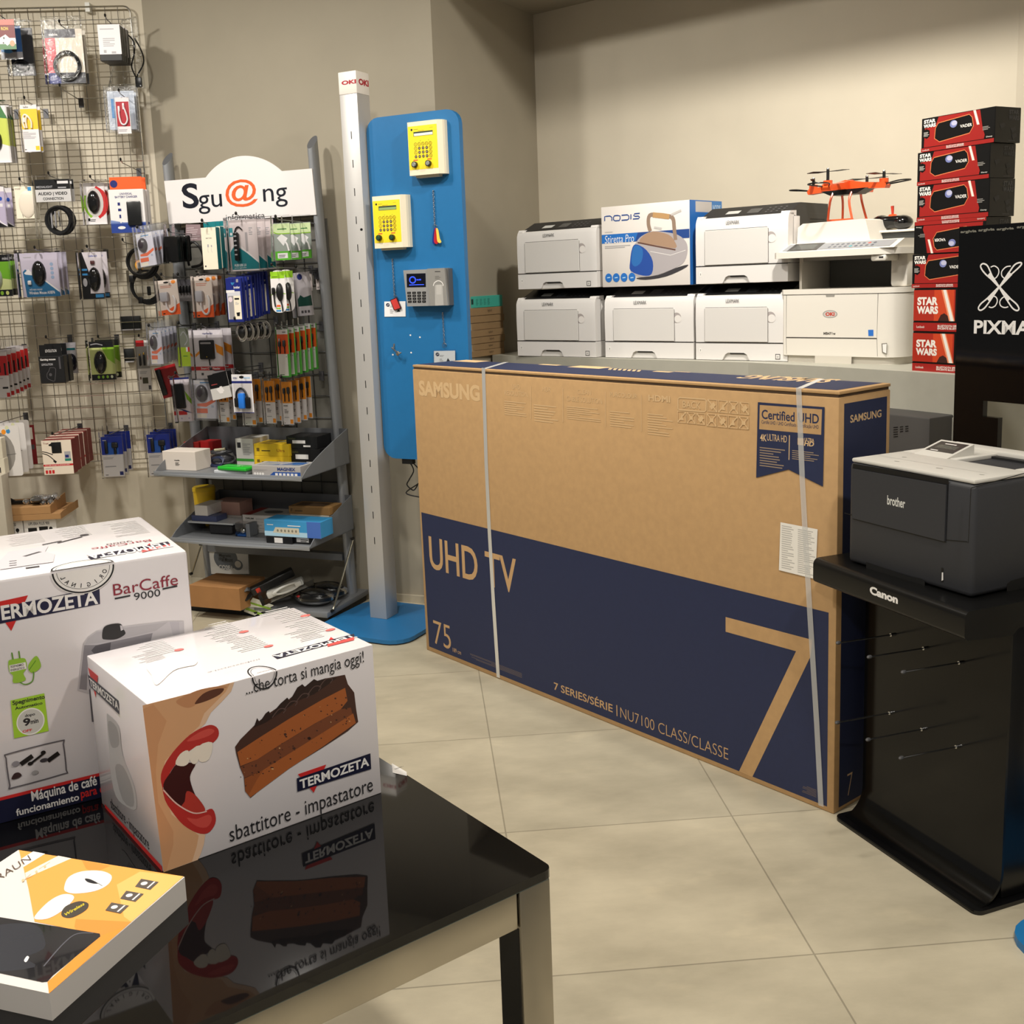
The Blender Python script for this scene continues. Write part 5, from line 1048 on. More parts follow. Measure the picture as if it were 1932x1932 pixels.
b = MB(); b.box(PX, (0, .018, .5), (.03, .10, zA - .05), GB2); b.box(PX, (0, 0, 0), (WP, .12, .5), GB2, .003); b.build('cabinet', px)
# --- dark copier under the counter
f_ = Fr(onz(1754, 1000, .55), -60.0); 
CP = Fr((0.93, 3.93, 0), -60.0); zcp = CP.fr(1700, 783)[1]; cw = CP.fr(1754, 800)[0]
t = thing('dark_copier', CP.w(cw / 2, .15, 0), 'dark grey copier in the shade under the counter, behind the big carton', 'printer')
b = MB(); b.box(CP, (0.0, 0, 0), (cw, .26, zcp), M(62, 60, 58, .6), .006)
zv = Z(1650, 760, 1932); d = De(b, CP.front(0), .0008)
for x0, x1, n in ((246, 304, 5), (330, 372, 3), (398, 440, 3)):
    for k in range(n): d.poly([zv(x0, 314 + 30 * k - (x0 - 246) * .08), zv(x1, 308 + 30 * k - (x0 - 246) * .08), zv(x1, 318 + 30 * k - (x0 - 246) * .08), zv(x0, 324 + 30 * k - (x0 - 246) * .08)], BLACK)
b.build('cabinet', t)
# ------------------------------------------------------------------ wire grid panel on the left wall
g1 = Z(0, 0, 320); g2 = Z(0, 300, 320); g3 = Z(0, 600, 350); zr1 = Z(0, 630, 160); zw = Z(0, 780, 200); zl = Z(0, 900, 420)
C = dict(w=M(232, 228, 228, .4), k=M(20, 20, 22, .35), r=M(200, 40, 42, .4), o=M(232, 96, 40, .4), y=M(240, 200, 40, .4), g=M(140, 190, 50, .4), dg=M(60, 120, 60, .4), b=M(36, 80, 176, .4), nb=M(30, 40, 110, .4), t=M(24, 120, 128, .4), s=M(170, 168, 172, .4), d=M(74, 72, 76, .5), c=M(238, 228, 208, .4), p=M(186, 176, 200, .4), m=M(120, 24, 30, .45), lb=M(60, 140, 200, .4), br=M(120, 92, 70, .6), or2=M(240, 150, 40, .4))
def mt(c): return C[c] if isinstance(c, str) else c
CLEAR = clear_mat((251, 251, 252), 0.0, 0.06); BAG = clear_mat((250, 251, 252), 0.0, 0.10, bump=0.35); FROST = clear_mat((246, 247, 250), 0.01, 0.2, bump=0.4, milky=0.05)
gp = thing('wire_grid_panel', G.w(-.5, 0, 1.7), 'large chrome wire grid panel on the left wall holding hanging packs', 'wire panel')
gx1 = G.fr(240, 12)[0] + 0.012; gz1 = G.fr(120, 14)[1]; gz0 = G.fr(223, 868)[1]; gx0 = -1.35; sp = .0566
b = MB(); b.tube([G.w(gx0, 0, gz1), G.w(gx1 - .03, 0, gz1)] + [G.w(gx1 - .03 + .03 * math.sin(t), 0, gz1 - .03 + .03 * math.cos(t)) for t in (.4, .8, 1.2)] + [G.w(gx1, 0, gz1 - .03), G.w(gx1, 0, gz0), G.w(gx0, 0, gz0)], .0045, CHROME, 8); b.build('frame', gp)
b = MB(); i = 1
while gz1 - sp * i > gz0 + .01: b.tube([G.w(gx0, -.003, gz1 - sp * i), G.w(gx1, -.003, gz1 - sp * i)], .0019, CHROME, 6); i += 1
i = 1
while gx1 - sp * i > gx0: b.tube([G.w(gx1 - sp * i, .001, gz0), G.w(gx1 - sp * i, .001, gz1)], .0017, M(150, 146, 140, .3, 1.0), 6); i += 1
b.build('wires', gp)
b = MB()
b.box(G, (-.25, 0, gz1 - .02), (-.23, .044, gz1 + .02), M(220, 220, 214, .4)); b.build('wall_clip', gp)

ORD = ['front', 'second', 'third', 'fourth', 'fifth', 'sixth', 'seventh', 'eighth', 'ninth', 'tenth']
def ordn(i, n):
    if n == 2: return ('front one', 'rear one')[i]
    return 'rearmost' if i == n - 1 else ORD[i] + '-from-front' if i else 'foremost'
HOOKW = {}
def hook(F, x, z, reach, label):
    t = thing('peg_hook', F.w(x, 0, z), label, 'hook', 'peg hooks on the ' + ('grid panel' if F is G else 'display stand'))
    b = MB(); b.box(F, (x - .011, -.006, z - .03), (x + .011, -.001, z + .012), M(90, 90, 94, .4, .6)); b.build('bracket', t)
    b = MB(); b.tube([F.w(x, -.004, z), F.w(x, -reach * .93, z + .006), F.w(x, -reach, z + .016)], .0021, M(150, 150, 152, .3, 1.0), 6); b.build('rod', t)
    b = MB(); b.ball(F.w(x, -reach - .002, z + .018), .005, .008, .008, F, BLACK, 8); b.build('tip', t)
def pack(F, tl, br_, d, ops, name, label, cat='packet', base='w', t=.002, n=1, step=.05, group=None, hk=True, shell=None, turn=0.0, tabz=.018, reach=None, lab2=None, jit=.003, round_=0):
    """a carded or boxed article: front face spans tl..br_ (photo), d metres before plane y=0 of F"""
    f0 = F.front(-d); u0, v1 = f0.uv(*tl); u1, v0 = f0.uv(*br_)
    w, h = u1 - u0, v1 - v0; cu, cv = (u0 + u1) / 2, v1
    ct_, st_ = math.cos(turn), math.sin(turn)
    PF = Fr(F.w(cu, -d, cv), axes=(F.a * ct_ + F.c * st_, F.b, F.c * ct_ - F.a * st_))
    X = lambda x: (x - .5) * w
    Yv = lambda y: -y * h
    lb = label.format(o=ordn(0, n)) if n > 1 else label
    th = thing(name, PF.w(0, t / 2, -h / 2), lb, cat, group if n > 1 else None)
    b = MB()
    if round_: b.prism([PF.w(x, 0, z) for x, z in rrect(-w / 2, -h, w / 2, 0, min(w, h) * round_, 6)], PF.b * t, mt(base))
    else: b.box(PF, (-w / 2, 0, -h), (w / 2, t, 0), mt(base), min(.002, t * .3) if t > .008 else 0, 1)
    dd = De(b, PF.front(0), .0003, .00003)
    for o in ops:
        k = o[0]
        if k == 'r': dd.rectuv(X(o[1]), Yv(o[4]), X(o[3]), Yv(o[2]), mt(o[5]))
        elif k == 'p': dd.polyuv([(X(x), Yv(y)) for x, y in o[1]], mt(o[2]))
        elif k == 'o': dd.ellipseuv(X(o[1]), Yv(o[2]), o[3] * w, o[4] * h, mt(o[5]), n=20)
        elif k == 'O': dd.ellipseuv(X(o[1]), Yv(o[2]), o[3] * w, o[4] * h, mt(o[5]), n=20, ring=o[6])
        elif k == 'l': dd.linesuv(X(o[1]), Yv(o[4]), X(o[3]), Yv(o[2]), o[5], mt(o[6]), .45, 3)
        elif k == 't': dd.textuv(o[1], X(o[2]), Yv(o[5]), X(o[4]), Yv(o[3]), mt(o[6]), o[7] if len(o) > 7 else .02)
        elif k == 's': dd.strokeuv(smooth2([(X(x), Yv(y)) for x, y in o[1]], 4), o[2], mt(o[3]))
    b.build('box' if t > .012 else 'card', th)
    for o in ops:
        k = o[0]
        if k == 'B':
            b = MB(); b.box(PF, (X(o[2]), -o[6], Yv(o[5])), (X(o[4]), -.0006, Yv(o[3])), mt(o[7]), min(o[6] * .4, .006), 2)
            b.build(o[1], th)
        elif k == 'E':
            b = MB(); b.ball(PF.w(X(o[2]), -.0005, Yv(o[3])), o[4] * w, o[6], o[5] * h, PF, mt(o[7]), 16, half=True)
            dd2 = None; b.build(o[1], th)
        elif k == 'W':
            b = MB(); b.tube([PF.w(X(p.x), -o[3] - .001, Yv(p.y)) for p in smooth([(x, y, 0) for x, y in o[2]], 5)], o[3], mt(o[4]), 6); b.build(o[1], th)
        elif k == 'T':  # coil
            b = MB()
            for q in range(o[6]): b.tube([PF.w(X(o[2]) + (o[4] + .004 * math.sin(q * 2.1)) * math.cos(a), -.006 - .004 * q, Yv(o[3]) + (o[5] + .004 * math.cos(q * 1.7)) * math.sin(a)) for a in [j * math.pi / 12 for j in range(24)]], o[7], mt(o[8]), 6, closed=True)
            b.build(o[1], th)
        elif k == 'H':  # hanging header above a box
            b = MB(); b.box(PF, (X(o[1]), .001, 0), (X(o[2]), .003, o[3] * h), mt(o[4])); 
            d3 = De(b, PF.front(.001), .0005)
            if len(o) > 5: d3.textuv(o[5], X(.3), h * o[3] * .35, X(.75), h * o[3] * .6, C['w'])
            if len(o) > 6: d3.ellipseuv(X(o[1]) + .018, o[3] * h * .45, .016, .016, C['nb'], n=18)
            b.build('hang_header', th)
    if shell:
        dep, ex, up, mat_ = shell[:4]; b = MB(); x0, x1, z0, z1 = -w / 2 - ex, w / 2 + ex, -h - ex - (shell[4] if len(shell) > 4 else 0), up
        o8 = [PF.w(x0, -dep, z0), PF.w(x1, -dep, z0), PF.w(x1, t * .5, z0), PF.w(x0, t * .5, z0), PF.w(x0, -dep * (1 if up < .02 else .4), z1), PF.w(x1, -dep * (1 if up < .02 else .4), z1), PF.w(x1, t * .5, z1), PF.w(x0, t * .5, z1)]
        b.add(o8, [(4, 5, 6, 7), (0, 1, 5, 4), (1, 2, 6, 5), (3, 0, 4, 7), (3, 2, 1, 0)], mat_); b.build('bag' if mat_ is not CLEAR else 'clear_blister', th)
    rnd = random.Random(int(cu * 1000))
    for i in range(1, n): dup(th, F.b * step * i + F.a * rnd.uniform(-jit, jit) + F.c * (rnd.uniform(-jit, jit) * .6 + .003 * i), (lab2 or label).format(o=ordn(i, n)), group)
    if hk: hook(F, cu, cv + (.004 if tabz is None else tabz * .35), reach or d + .035, ('bare' if hk == 'bare' else 'steel peg hook carrying the ' + ' '.join((group or label.split(',')[0].replace('{o}', '').strip()).split()[:11])))
    return PF, w, h
MOUSE = lambda cx, cy, rx, ry, m=None: ('E', 'mouse', cx, cy, rx, ry, .022, m or M(17, 17, 18, .12, coat=.5))
# ---- row one
pack(G, g1(-110, 225), g1(190, 560), .27, [('r', 0, 0, 1, .18, M(236, 90, 70, .4)), ('r', 0, .18, 1, .62, 'm'), ('r', 0, .82, 1, 1, 'dg'), ('t', 'RON', .42, .25, .72, .36, 'y'), ('p', [(.3, .62), (.58, .5), (.86, .72), (.62, .88)], 'w'), ('o', .84, .8, .11, .1, M(230, 150, 110, .4)), ('o', .5, .62, .04, .04, 'k'), ('o', .46, .78, .03, .03, 'k')], 'pouch', 'red and green printed pouch with a white picture, leftmost in the grid top row', hk=True)
pack(G, g1(-20, 300), g1(265, 672), .20, [('r', 0, .78, 1, 1, 's'), ('o', .35, .68, .3, .14, 'lb'), ('o', .62, .66, .14, .12, 'k')], 'cable_packet', 'blue packet with a grey lower edge, behind the red and green pouch', base=M(40, 90, 150, .4), hk=False, shell=(.01, .004, .03, BAG))
pack(G, g1(90, 320), g1(415, 862), .13, [('E', 'bundle', .42, .80, .36, .14, .03, M(30, 29, 34, .25)), ('r', .05, .05, .95, .62, M(50, 48, 52, .6))], 'cable_bag', 'dark bag with a shiny bundle, behind the blue packet in the top row', base=M(40, 40, 44, .5), hk=False, shell=(.04, .006, .03, BAG))
pack(G, g1(497, 335), g1(985, 945), .21, [('r', 0, 0, .82, .16, M(36, 32, 46, .4)), ('r', 0, .16, .27, .80, M(206, 70, 80, .4)), ('r', 0, .80, .33, 1, 'nb'), ('r', .33, .8, 1, 1, M(60, 60, 66, .5)), ('t', 'cable', .12, .07, .35, .12, 'w'), ('o', .15, .26, .09, .04, M(236, 150, 150, .4)), ('T', 'cable', .55, .68, .052, .056, 3, .005, 'k')], 'cable_bag', '{o} of two clear bags with a red and blue card and coiled black cable', n=2, step=.05, group='clear bags with a black cable coil', base=M(226, 214, 196, .4), shell=(.03, .006, .05, BAG))
pack(G, g1(1105, 280), g1(1395, 690), .28, [('r', 0, 0, 1, .82, M(230, 224, 228, .4)), ('l', .1, .08, .9, .14, 1, 's'), ('l', .2, .35, .8, .6, 5, 's'), ('r', .2, .7, .32, .78, 's'), ('r', .55, .74, .75, .8, 's')], 'adapter_box', 'black adapter box with a white label, {o} on the top right hook of the grid', n=4, step=.042, group='black boxes with white labels, top right grid hook', base='k', t=.034, tabz=.03)
f_ = G.front(-.10); t = thing('cable_bundle', f_.hit(*g1(1500, 600)), 'black cables hanging in a crumpled clear bag beside the black boxes', 'cable')
b = MB()
for L in (((1440, 380), (1520, 470), (1530, 600), (1500, 760), (1560, 900)), ((1530, 430), (1615, 590), (1635, 720), (1570, 850), (1560, 900))): b.tube(smooth([f_.hit(*g1(*p)) for p in L], 6), .0035, BLACK, 6)
b.build('cable', t); b = MB(); c_ = f_.hit(*g1(1580, 935)); b.box(Fr(c_, 4), (-.014, -.008, -.022), (.014, .008, .02), BLACK, .003); b.build('plug', t)
b = MB(); q = [f_.hit(*g1(*p)) for p in ((1250, 1000), (1660, 1010), (1560, 200), (1400, 240))]; b.prism(q, -G.b * .025, BAG); b.build('bag', t)
# ---- row two
pack(G, g1(-190, 1190), g1(138, 1850), .27, [('p', [(0, 0), (.7, 0), (1, .25), (0, .2)], 'dg'), ('p', [(0, .2), (1, .25), (1, .72), (0, .6)], M(200, 210, 90, .4)), MOUSE(.35, .62, .32, .2)], 'mouse_pack', '{o} of the green and white mouse packs cut off by the left edge, second row', n=3, step=.035, group='green and white mouse packs at the left edge', shell=(.03, .005, .012, CLEAR))
pack(G, g1(222, 1195), g1(466, 1725), .24, [('r', 0, .09, 1, .52, 'y'), ('r', 0, 0, 1, .09, 'w'), ('t', 'belkin', .2, .03, .5, .07, 'k'), ('l', .05, .56, .9, .72, 6, 's'), ('r', .72, .88, .95, .97, 'y'), ('l', .05, .93, .2, .96, 1, 'k'), ('W', 'cable', ((.2, .5), (.1, .34), (.22, .22), (.42, .24), (.62, .36), (.6, .5)), .004, 'c'), ('W', 'cable', ((.32, .5), (.3, .34), (.38, .24)), .004, 'c'), ('B', 'plug', .12, .27, .26, .38, .008, 'w')], 'cable_pack', '{o} of two yellow and white cable packs in the second row', n=2, step=.05, group='yellow and white cable packs', shell=(.02, .003, .03, CLEAR))
_h = G.front(0).uv(*g1(925, 1150)); hook(G, _h[0], _h[1], .30, 'bare steel peg hook in the second row of the grid, nothing on it')
pack(G, g1(1305, 1110), g1(1500, 1520), .22, [('r', .04, .12, .96, .8, M(176, 30, 44, .4)), ('l', .1, .86, .8, .94, 2, 's'), ('W', 'cable', ((.55, .22), (.72, .42), (.8, .62), (.6, .75), (.35, .72), (.24, .55), (.22, .35)), .0038, 'w'), ('B', 'plug', .5, .16, .66, .34, .006, 'w'), ('B', 'plug', .16, .24, .32, .4, .006, 'w')], 'cable_pack', 'white pack with a white cable on a red panel, second row of the grid', shell=(.014, .004, .02, CLEAR))
pack(G, g1(1215, 1040), g1(1560, 1470), .12, [('r', .05, .1, .95, .9, M(190, 198, 210, .4)), ('r', .12, .2, .25, .7, 'lb'), ('r', .3, .3, .5, .8, 'r')], 'cable_bag', '{o} of two pale blue clear bags behind the pack with the white cable', n=2, step=.04, group='pale clear bags behind the red panel pack', base=M(205, 212, 222, .4), hk=False, shell=(.02, .012, .02, FROST))
# ---- row three
pack(G, g2(-160, 320), g2(88, 770), .27, [('r', 0, 0, 1, .12, 'w'), ('o', .75, .3, .1, .05, 'b'), ('r', .68, .42, .85, .5, 'w'), ('p', [(0, .75), (1, 1), (0, 1)], 'k'), ('s', [(.3, .7), (.7, .9), (1, .98)], .004, 'w')], 'mouse_pack', '{o} of two lilac packs cut off by the left edge, third row', n=2, step=.10, group='lilac packs at the left edge', base='p', shell=(.03, .005, .03, CLEAR))
pack(G, g2(152, 315), g2(416, 680), .27, [('E', 'mouse_relief', .6, .55, .42, .42, .006, M(226, 214, 198, .5)), ('t', 'mio', .06, .04, .32, .10, 'd', 0), ('r', .7, .02, .88, .14, 'lb'), ('p', [(.34, .24), (.42, .24), (.46, .40), (.40, .40)], 'd'), ('s', [(.4, .6), (.3, .75), (.35, .95)], .002, 'd'), ('s', [(.5, .5), (.8, .8), (.98, .95)], .001, 's')], 'mouse_box', 'cream box picturing a pale mouse, left of the bag with the AV cable', base='c', t=.05, tabz=.03)
pack(G, g2(388, 238), g2(815, 480), .26, [('r', 0, 0, 1, .44, 'k'), ('r', .64, .08, .95, .2, 'w'), ('t', 'MEDIALIGHT', .04, .28, .5, .38, 's'), ('l', .65, .28, .95, .4, 1, 's'), ('t', 'AUDIO | VIDEO', .07, .56, .9, .74, 'k', .03), ('t', 'CONNECTION', .2, .80, .78, .92, 'k', .02), ('T', 'cable', .6, 1.85, .052, .056, 4, .0055, 'k'), ('B', 'plug', .38, 1.4, .42, 2.2, .012, 's'), ('B', 'plug', .5, 1.42, .53, 2.1, .012, 's')], 'cable_bag', '{o} of two bags with a black header and a coiled black cable', n=2, step=.05, group='bags with a coiled AV cable', base=M(212, 208, 206, .4), shell=(.03, .006, .02, BAG, .15))
f_ = G.front(-.29); q = [f_.hit(*g2(*p)) for p in ((420, 878), (850, 870), (838, 480), (405, 490))]
pack(G, g2(940, 275), g2(1226, 740), .24, [('s', [(.55, .12), (.95, .3), (.95, .65), (.6, .82)], .02, 'r'), ('s', [(.1, .3), (.05, .6), (.3, .82)], .014, 'g'), ('o', .48, .47, .42, .35, M(206, 200, 196, .4)), ('l', .2, .86, .5, .93, 2, 'd'), ('r', .1, .85, .2, .92, 'k'), MOUSE(.44, .46, .30, .28)], 'mouse_pack', '{o} of two mouse packs with red and green arcs, third row', n=2, step=.05, group='mouse packs with red and green arcs', shell=(.034, .004, .012, CLEAR))
pack(G, g2(1228, 350), g2(1672, 832), .28, [('r', 0, .78, 1, 1, M(36, 62, 140, .4)), ('p', [(0, .70), (.5, .78), (0, .78)], M(120, 140, 190, .4)), ('r', 0, .76, 1, .79, M(90, 110, 170, .4)), ('t', 'UNIVERSAL', .32, .08, .68, .13, 'nb', .01), ('t', 'BATTERY CHARGER', .18, .15, .82, .20, 'nb', .02), ('r', .24, .3, .31, .37, 'nb'), ('r', .24, .44, .33, .5, 'nb'), ('r', .26, .58, .31, .66, 'nb'), ('r', .27, .72, .31, .77, 'w'), ('o', .3, .88, .11, .035, 'w'), ('B', 'charger', .5, .28, .9, .84, .012, M(26, 27, 29, .3)), ('H', .06, .98, .28, 'o', '', 1)], 'charger_box', '{o} of two white and blue battery charger boxes under an orange header', n=2, step=.07, group='battery charger boxes', t=.045, tabz=.3)
# ---- row four
pack(G, g2(-170, 1100), g2(150, 1560), .27, [('r', 0, 0, 1, .16, 'k'), ('t', 'mini', .7, .05, .95, .12, 's'), ('p', [(0, .16), (1, .16), (1, .6), (0, .5)], M(110, 170, 40, .4)), ('r', 0, .84, 1, 1, 'k'), ('o', .55, .92, .07, .05, 'g'), ('o', .78, .92, .07, .05, M(214, 220, 130, .4)), MOUSE(.35, .55, .28, .28, M(190, 196, 186, .3))], 'mouse_pack', '{o} of the green and black packs cut off by the left edge, fourth row', n=3, step=.045, group='green and black packs at the left edge', base=M(206, 212, 150, .4), shell=(.03, .004, .012, CLEAR))
pack(G, g2(215, 1080), g2(700, 1560), .27, [('p', [(.05, .42), (.12, .36), (.3, .52), (.62, .62), (.98, .92), (.98, 1), (.1, 1)], M(40, 106, 150, .4)), ('p', [(.08, .45), (.2, .36), (.28, .44), (.28, .5), (.12, .48)], 'w'), ('s', [(.6, .62), (.95, .88)], .006, 'w'), ('l', .1, .06, .36, .1, 1, 's'), ('t', 'with nano receiver', .18, .80, .52, .85, 'w', 0), ('t', 'Wireless Mouse AX876', .16, .87, .84, .94, 'w', .02), ('o', .82, .26, .045, .04, M(150, 170, 200, .4)), ('o', .82, .36, .045, .04, M(150, 170, 200, .4)), ('o', .82, .46, .045, .04, M(150, 170, 200, .4)), ('o', .82, .56, .045, .04, M(150, 170, 200, .4)), ('B', 'receiver', .16, .62, .26, .72, .01, 'w'), MOUSE(.47, .46, .19, .29)], 'mouse_pack', '{o} of three wireless mouse blister packs with a blue arrow', n=3, step=.065, group='wireless mouse packs with a blue arrow', base=M(200, 192, 208, .4), shell=(.04, .008, .014, CLEAR))
pack(G, g2(897, 1065), g2(1200, 1590), .26, [('p', [(0, 0), (.12, 0), (.42, .5), (.36, .88), (1, .88), (1, 1), (0, 1)], 'k'), ('r', .06, .35, .3, .39, 'lb'), ('r', .06, .45, .3, .49, 'lb'), ('o', .16, .64, .1, .09, 's'), ('t', 'media-tech', .42, .06, .8, .10, 'b', .01), ('B', 'receiver', .48, .18, .68, .26, .008, M(90, 50, 50, .4)), ('r', .58, .90, .95, .97, 'lb'), MOUSE(.60, .58, .28, .26)], 'mouse_pack', '{o} of two tall white mouse packs with a dark curved edge', n=2, step=.10, group='tall mouse packs with a dark edge', base=M(222, 214, 220, .4), shell=(.034, .005, .012, CLEAR))
for k, (cx_, cz_, rx_, rz_, dd_, lab) in enumerate(((1600, 1165, .060, .058, .27, 'black coiled cable with a yellow tag hanging at the right edge of the grid'), (1655, 1440, .064, .066, .20, 'black coiled cable in a clear bag below the one with the yellow tag'))):
    f_ = G.front(-dd_); c_ = f_.hit(*g2(cx_, cz_)); t = thing('cable_coil', c_, lab, 'cable'); F_ = Fr(c_, 4); b = MB()
    for q in range(4): b.tube([F_.w((rx_ + .004 * (q % 2)) * math.cos(a) + .003 * q, .005 * q, (rz_ + .003 * q) * math.sin(a) - .003 * q) for a in [j * math.pi / 14 for j in range(28)]], .0045, BLACK, 6, closed=True)
    b.build('cable', t); b = MB(); b.box(F_, (-.012 + .02 * k, -.012, -.045), (.004 + .02 * k, -.002, -.005), BLACK, .003); b.box(F_, (-.055 + .02 * k, -.012, -.09 + .01 * k), (-.035 + .02 * k, -.002, -.06 + .01 * k), BLACK, .003); b.build('plug', t)
    b = MB()
    if k == 0: b.ball(F_.w(-.005, -.004, -.018), .020, .006, .024, F_, M(214, 150, 40, .4), 12); b.build('tag', t)
    else: b.box(F_, (-.075, -.02, -.085), (.075, .03, .07), BAG); b.build('bag', t)
hk_ = G.front(0).uv(*g2(1600, 990)); hook(G, hk_[0], hk_[1], .31, 'steel peg hook carrying the black cable coils')
# dark holders behind the wires
for k, (a_, c_) in enumerate((((1245, -15), (1465, 110)), ((1288, 322), (1396, 446)))):
    f_ = G.front(.006); u0, v1 = f_.uv(*g3(*a_)); u1, v0 = f_.uv(*g3(*c_)); b = MB(); b.box(G, (u0, .006, v0), (u1, .03, v1), M(14, 18, 20, .5), .002); De(b, G.front(.006)).rectuv(u0 - .002, v0 - .006, u1, v0, C['s'])
    tag(b.build('dark_holder', at=G.w(u0, .02, v0)), ('black box', 'small black box')[k] + ' fixed behind the wires near the right edge of the grid', 'holder')
# ---- row five and six
pack(G, zr1(-260, 430), zr1(255, 1450), .34, [('r', 0, .08, 1, .51, M(216, 42, 44, .4)), ('r', .52, .30, .58, .44, 'k'), ('r', .78, .24, .88, .50, 'k'), ('l', .3, .55, .75, .58, 1, 's'), ('r', .58, .76, .9, .80, 'k'), ('r', .78, .89, .97, .98, 'r')], 'cable_pack', 'red and white cable pack, {o} of six at the left edge', n=6, step=.055, group='red and white cable packs at the left edge', shell=(.010, .003, .05, CLEAR))
pack(G, zr1(872, 520), zr1(1500, 1110), .30, [('t', 'Gaming mouse', .06, .08, .68, .17, 'w', .03), ('t', 'LEVOLUTION', .1, .26, .55, .34, 's', .02), ('s', [(.42, .42), (.62, .44), (.64, .55), (.60, .75), (.55, .92), (.4, .88), (.28, .8), (.28, .65), (.36, .55), (.42, .42)], .0025, 'd'), ('o', .42, .68, .06, .06, 'd'), ('r', .80, .04, .87, .48, 'd'), ('H', .06, .95, .42, 'k', 'LEVOLUTION')], 'mouse_box', '{o} of two black mouse boxes with a hanging header', n=2, step=.07, group='black mouse boxes', base=M(24, 24, 26, .4), t=.05, tabz=.20)
pack(G, zr1(1440, 200), zr1(1790, 890), .10, [('r', .22, .18, .9, .25, 't'), ('l', .3, .09, .85, .12, 1, 's'), MOUSE(.58, .64, .40, .28, M(30, 28, 44, .2))], 'mouse_pack', 'grey mouse pack with a dark blue mouse, behind the black mouse boxes', base=M(206, 202, 208, .4), hk=False, shell=(.03, .004, .012, CLEAR))
pack(G, g3(922, 248), g3(1216, 640), .27, [('r', 0, 0, 1, .16, 'k'), ('s', [(.06, .08), (.3, .06), (.55, .1)], .004, 's'), ('p', [(.5, .16), (1, .16), (1, .6), (.7, .45)], 'g'), ('r', 0, .85, 1, 1, 'k'), ('o', .28, .92, .05, .04, 'g'), ('o', .46, .92, .05, .04, 'g'), ('o', .64, .92, .05, .04, 'g'), ('o', .82, .92, .05, .04, M(220, 226, 190, .4)), MOUSE(.40, .54, .26, .30)], 'mouse_pack', '{o} of two lime green and black mouse packs in the middle of the grid', n=2, step=.085, group='lime green and black mouse packs', base=M(206, 214, 140, .4), shell=(.035, .005, .012, CLEAR))
pack(G, g3(1410, 235), g3(1585, 752), .20, [('r', 0, 0, .65, .12, 'r'), ('r', 0, .12, 1, .56, M(150, 146, 140, .5)), ('r', .3, .74, .75, .86, M(70, 66, 40, .5)), ('o', .16, .75, .07, .03, 'br'), ('r', .74, .90, .95, .98, 'd'), ('l', .1, .60, .8, .66, 2, 's'), ('B', 'plug', .18, .30, .34, .50, .012, 'k'), ('B', 'plug', .52, .28, .68, .50, .012, 'k'), ('B', 'plug_tip', .18, .26, .32, .31, .01, M(200, 160, 70, .3, .8)), ('B', 'plug_tip', .52, .24, .66, .29, .01, M(200, 160, 70, .3, .8))], 'cable_pack', 'slim pack with two black plugs above a white label, right edge of the grid', base=M(228, 222, 218, .4), shell=(.016, .004, .01, CLEAR), reach=.24)
pack(G, g3(1600, 505), g3(1850, 820), .14, [('O', .56, .38, .05, .04, 'w', .002), ('s', [(.62, .38), (.85, .36)], .002, 'w'), ('o', .86, .72, .26, .12, 'w'), ('l', .66, .68, .95, .76, 2, 'k'), ('B', 'device', .02, .05, .28, .9, .012, 'k')], 'red_pack', 'tilted red pack with a black device beside the slim cable pack', base=M(190, 28, 36, .4), turn=.22, hk=False, shell=(.016, .004, .01, CLEAR))
# ---- bottom row
pack(G, zw(-420, 250), zw(430, 1130), .36, [('o', .46, .54, .40, .42, M(150, 146, 142, .5)), ('o', .63, .12, .055, .05, 'or2'), ('o', .74, .11, .05, .045, 'lb'), ('o', .72, .04, .045, .04, M(220, 220, 180, .4)), ('s', [(.4, .6), (.88, .56)], .002, 'd')], 'mouse_pad_pack', '{o} of three white packs with a round grey mouse pad at the left edge', n=3, step=.07, group='round mouse pad packs', base=M(228, 224, 222, .4), round_=.06)
pack(G, zw(480, 215), zw(690, 920), .10, [('r', .15, .06, .72, .36, M(214, 208, 196, .4)), ('r', .3, .5, .8, .62, 'd')], 'red_pack', 'narrow dark red pack behind the round mouse pads', base='m', hk=False)
pack(G, zw(747, 500), zw(1352, 1095), .36, [('r', 0, 0, 1, 1, M(236, 222, 204, .4)), ('B', 'picture_relief', .33, .06, .66, .38, .0015, 'k'), ('p', [(.24, .12), (.34, .08), (.34, .18), (.24, .16)], 'k'), ('s', [(0, .32), (.15, .35), (.35, .42)], .004, 'k'), ('s', [(0, .37), (.2, .44), (.42, .62)], .004, 'k'), ('p', [(.36, .56), (.46, .62), (.42, .68), (.34, .62)], 'k'), ('t', 'Trust', .05, .06, .24, .11, 'm', .02), ('r', .74, .34, .95, .62, 's'), ('r', .76, .44, .88, .52, 'nb'), ('r', .74, .55, .95, .62, M(40, 130, 110, .4)), ('r', 0, .70, 1, .755, 'r'), ('t', 'Fast USB charger & universal cable', .05, .712, .88, .742, 'w', .02), ('l', .05, .79, .35, .83, 1, 's'), ('r', .05, .87, .13, .97, 'r'), ('r', .16, .87, .24, .97, 'r'), ('r', .27, .87, .35, .97, 'r')], 'charger_box', 'red and cream phone charger box, {o} of five at the bottom of the grid', n=5, step=.062, group='red and cream charger boxes', base=M(120, 24, 26, .45), t=.060, tabz=.05, jit=.002)
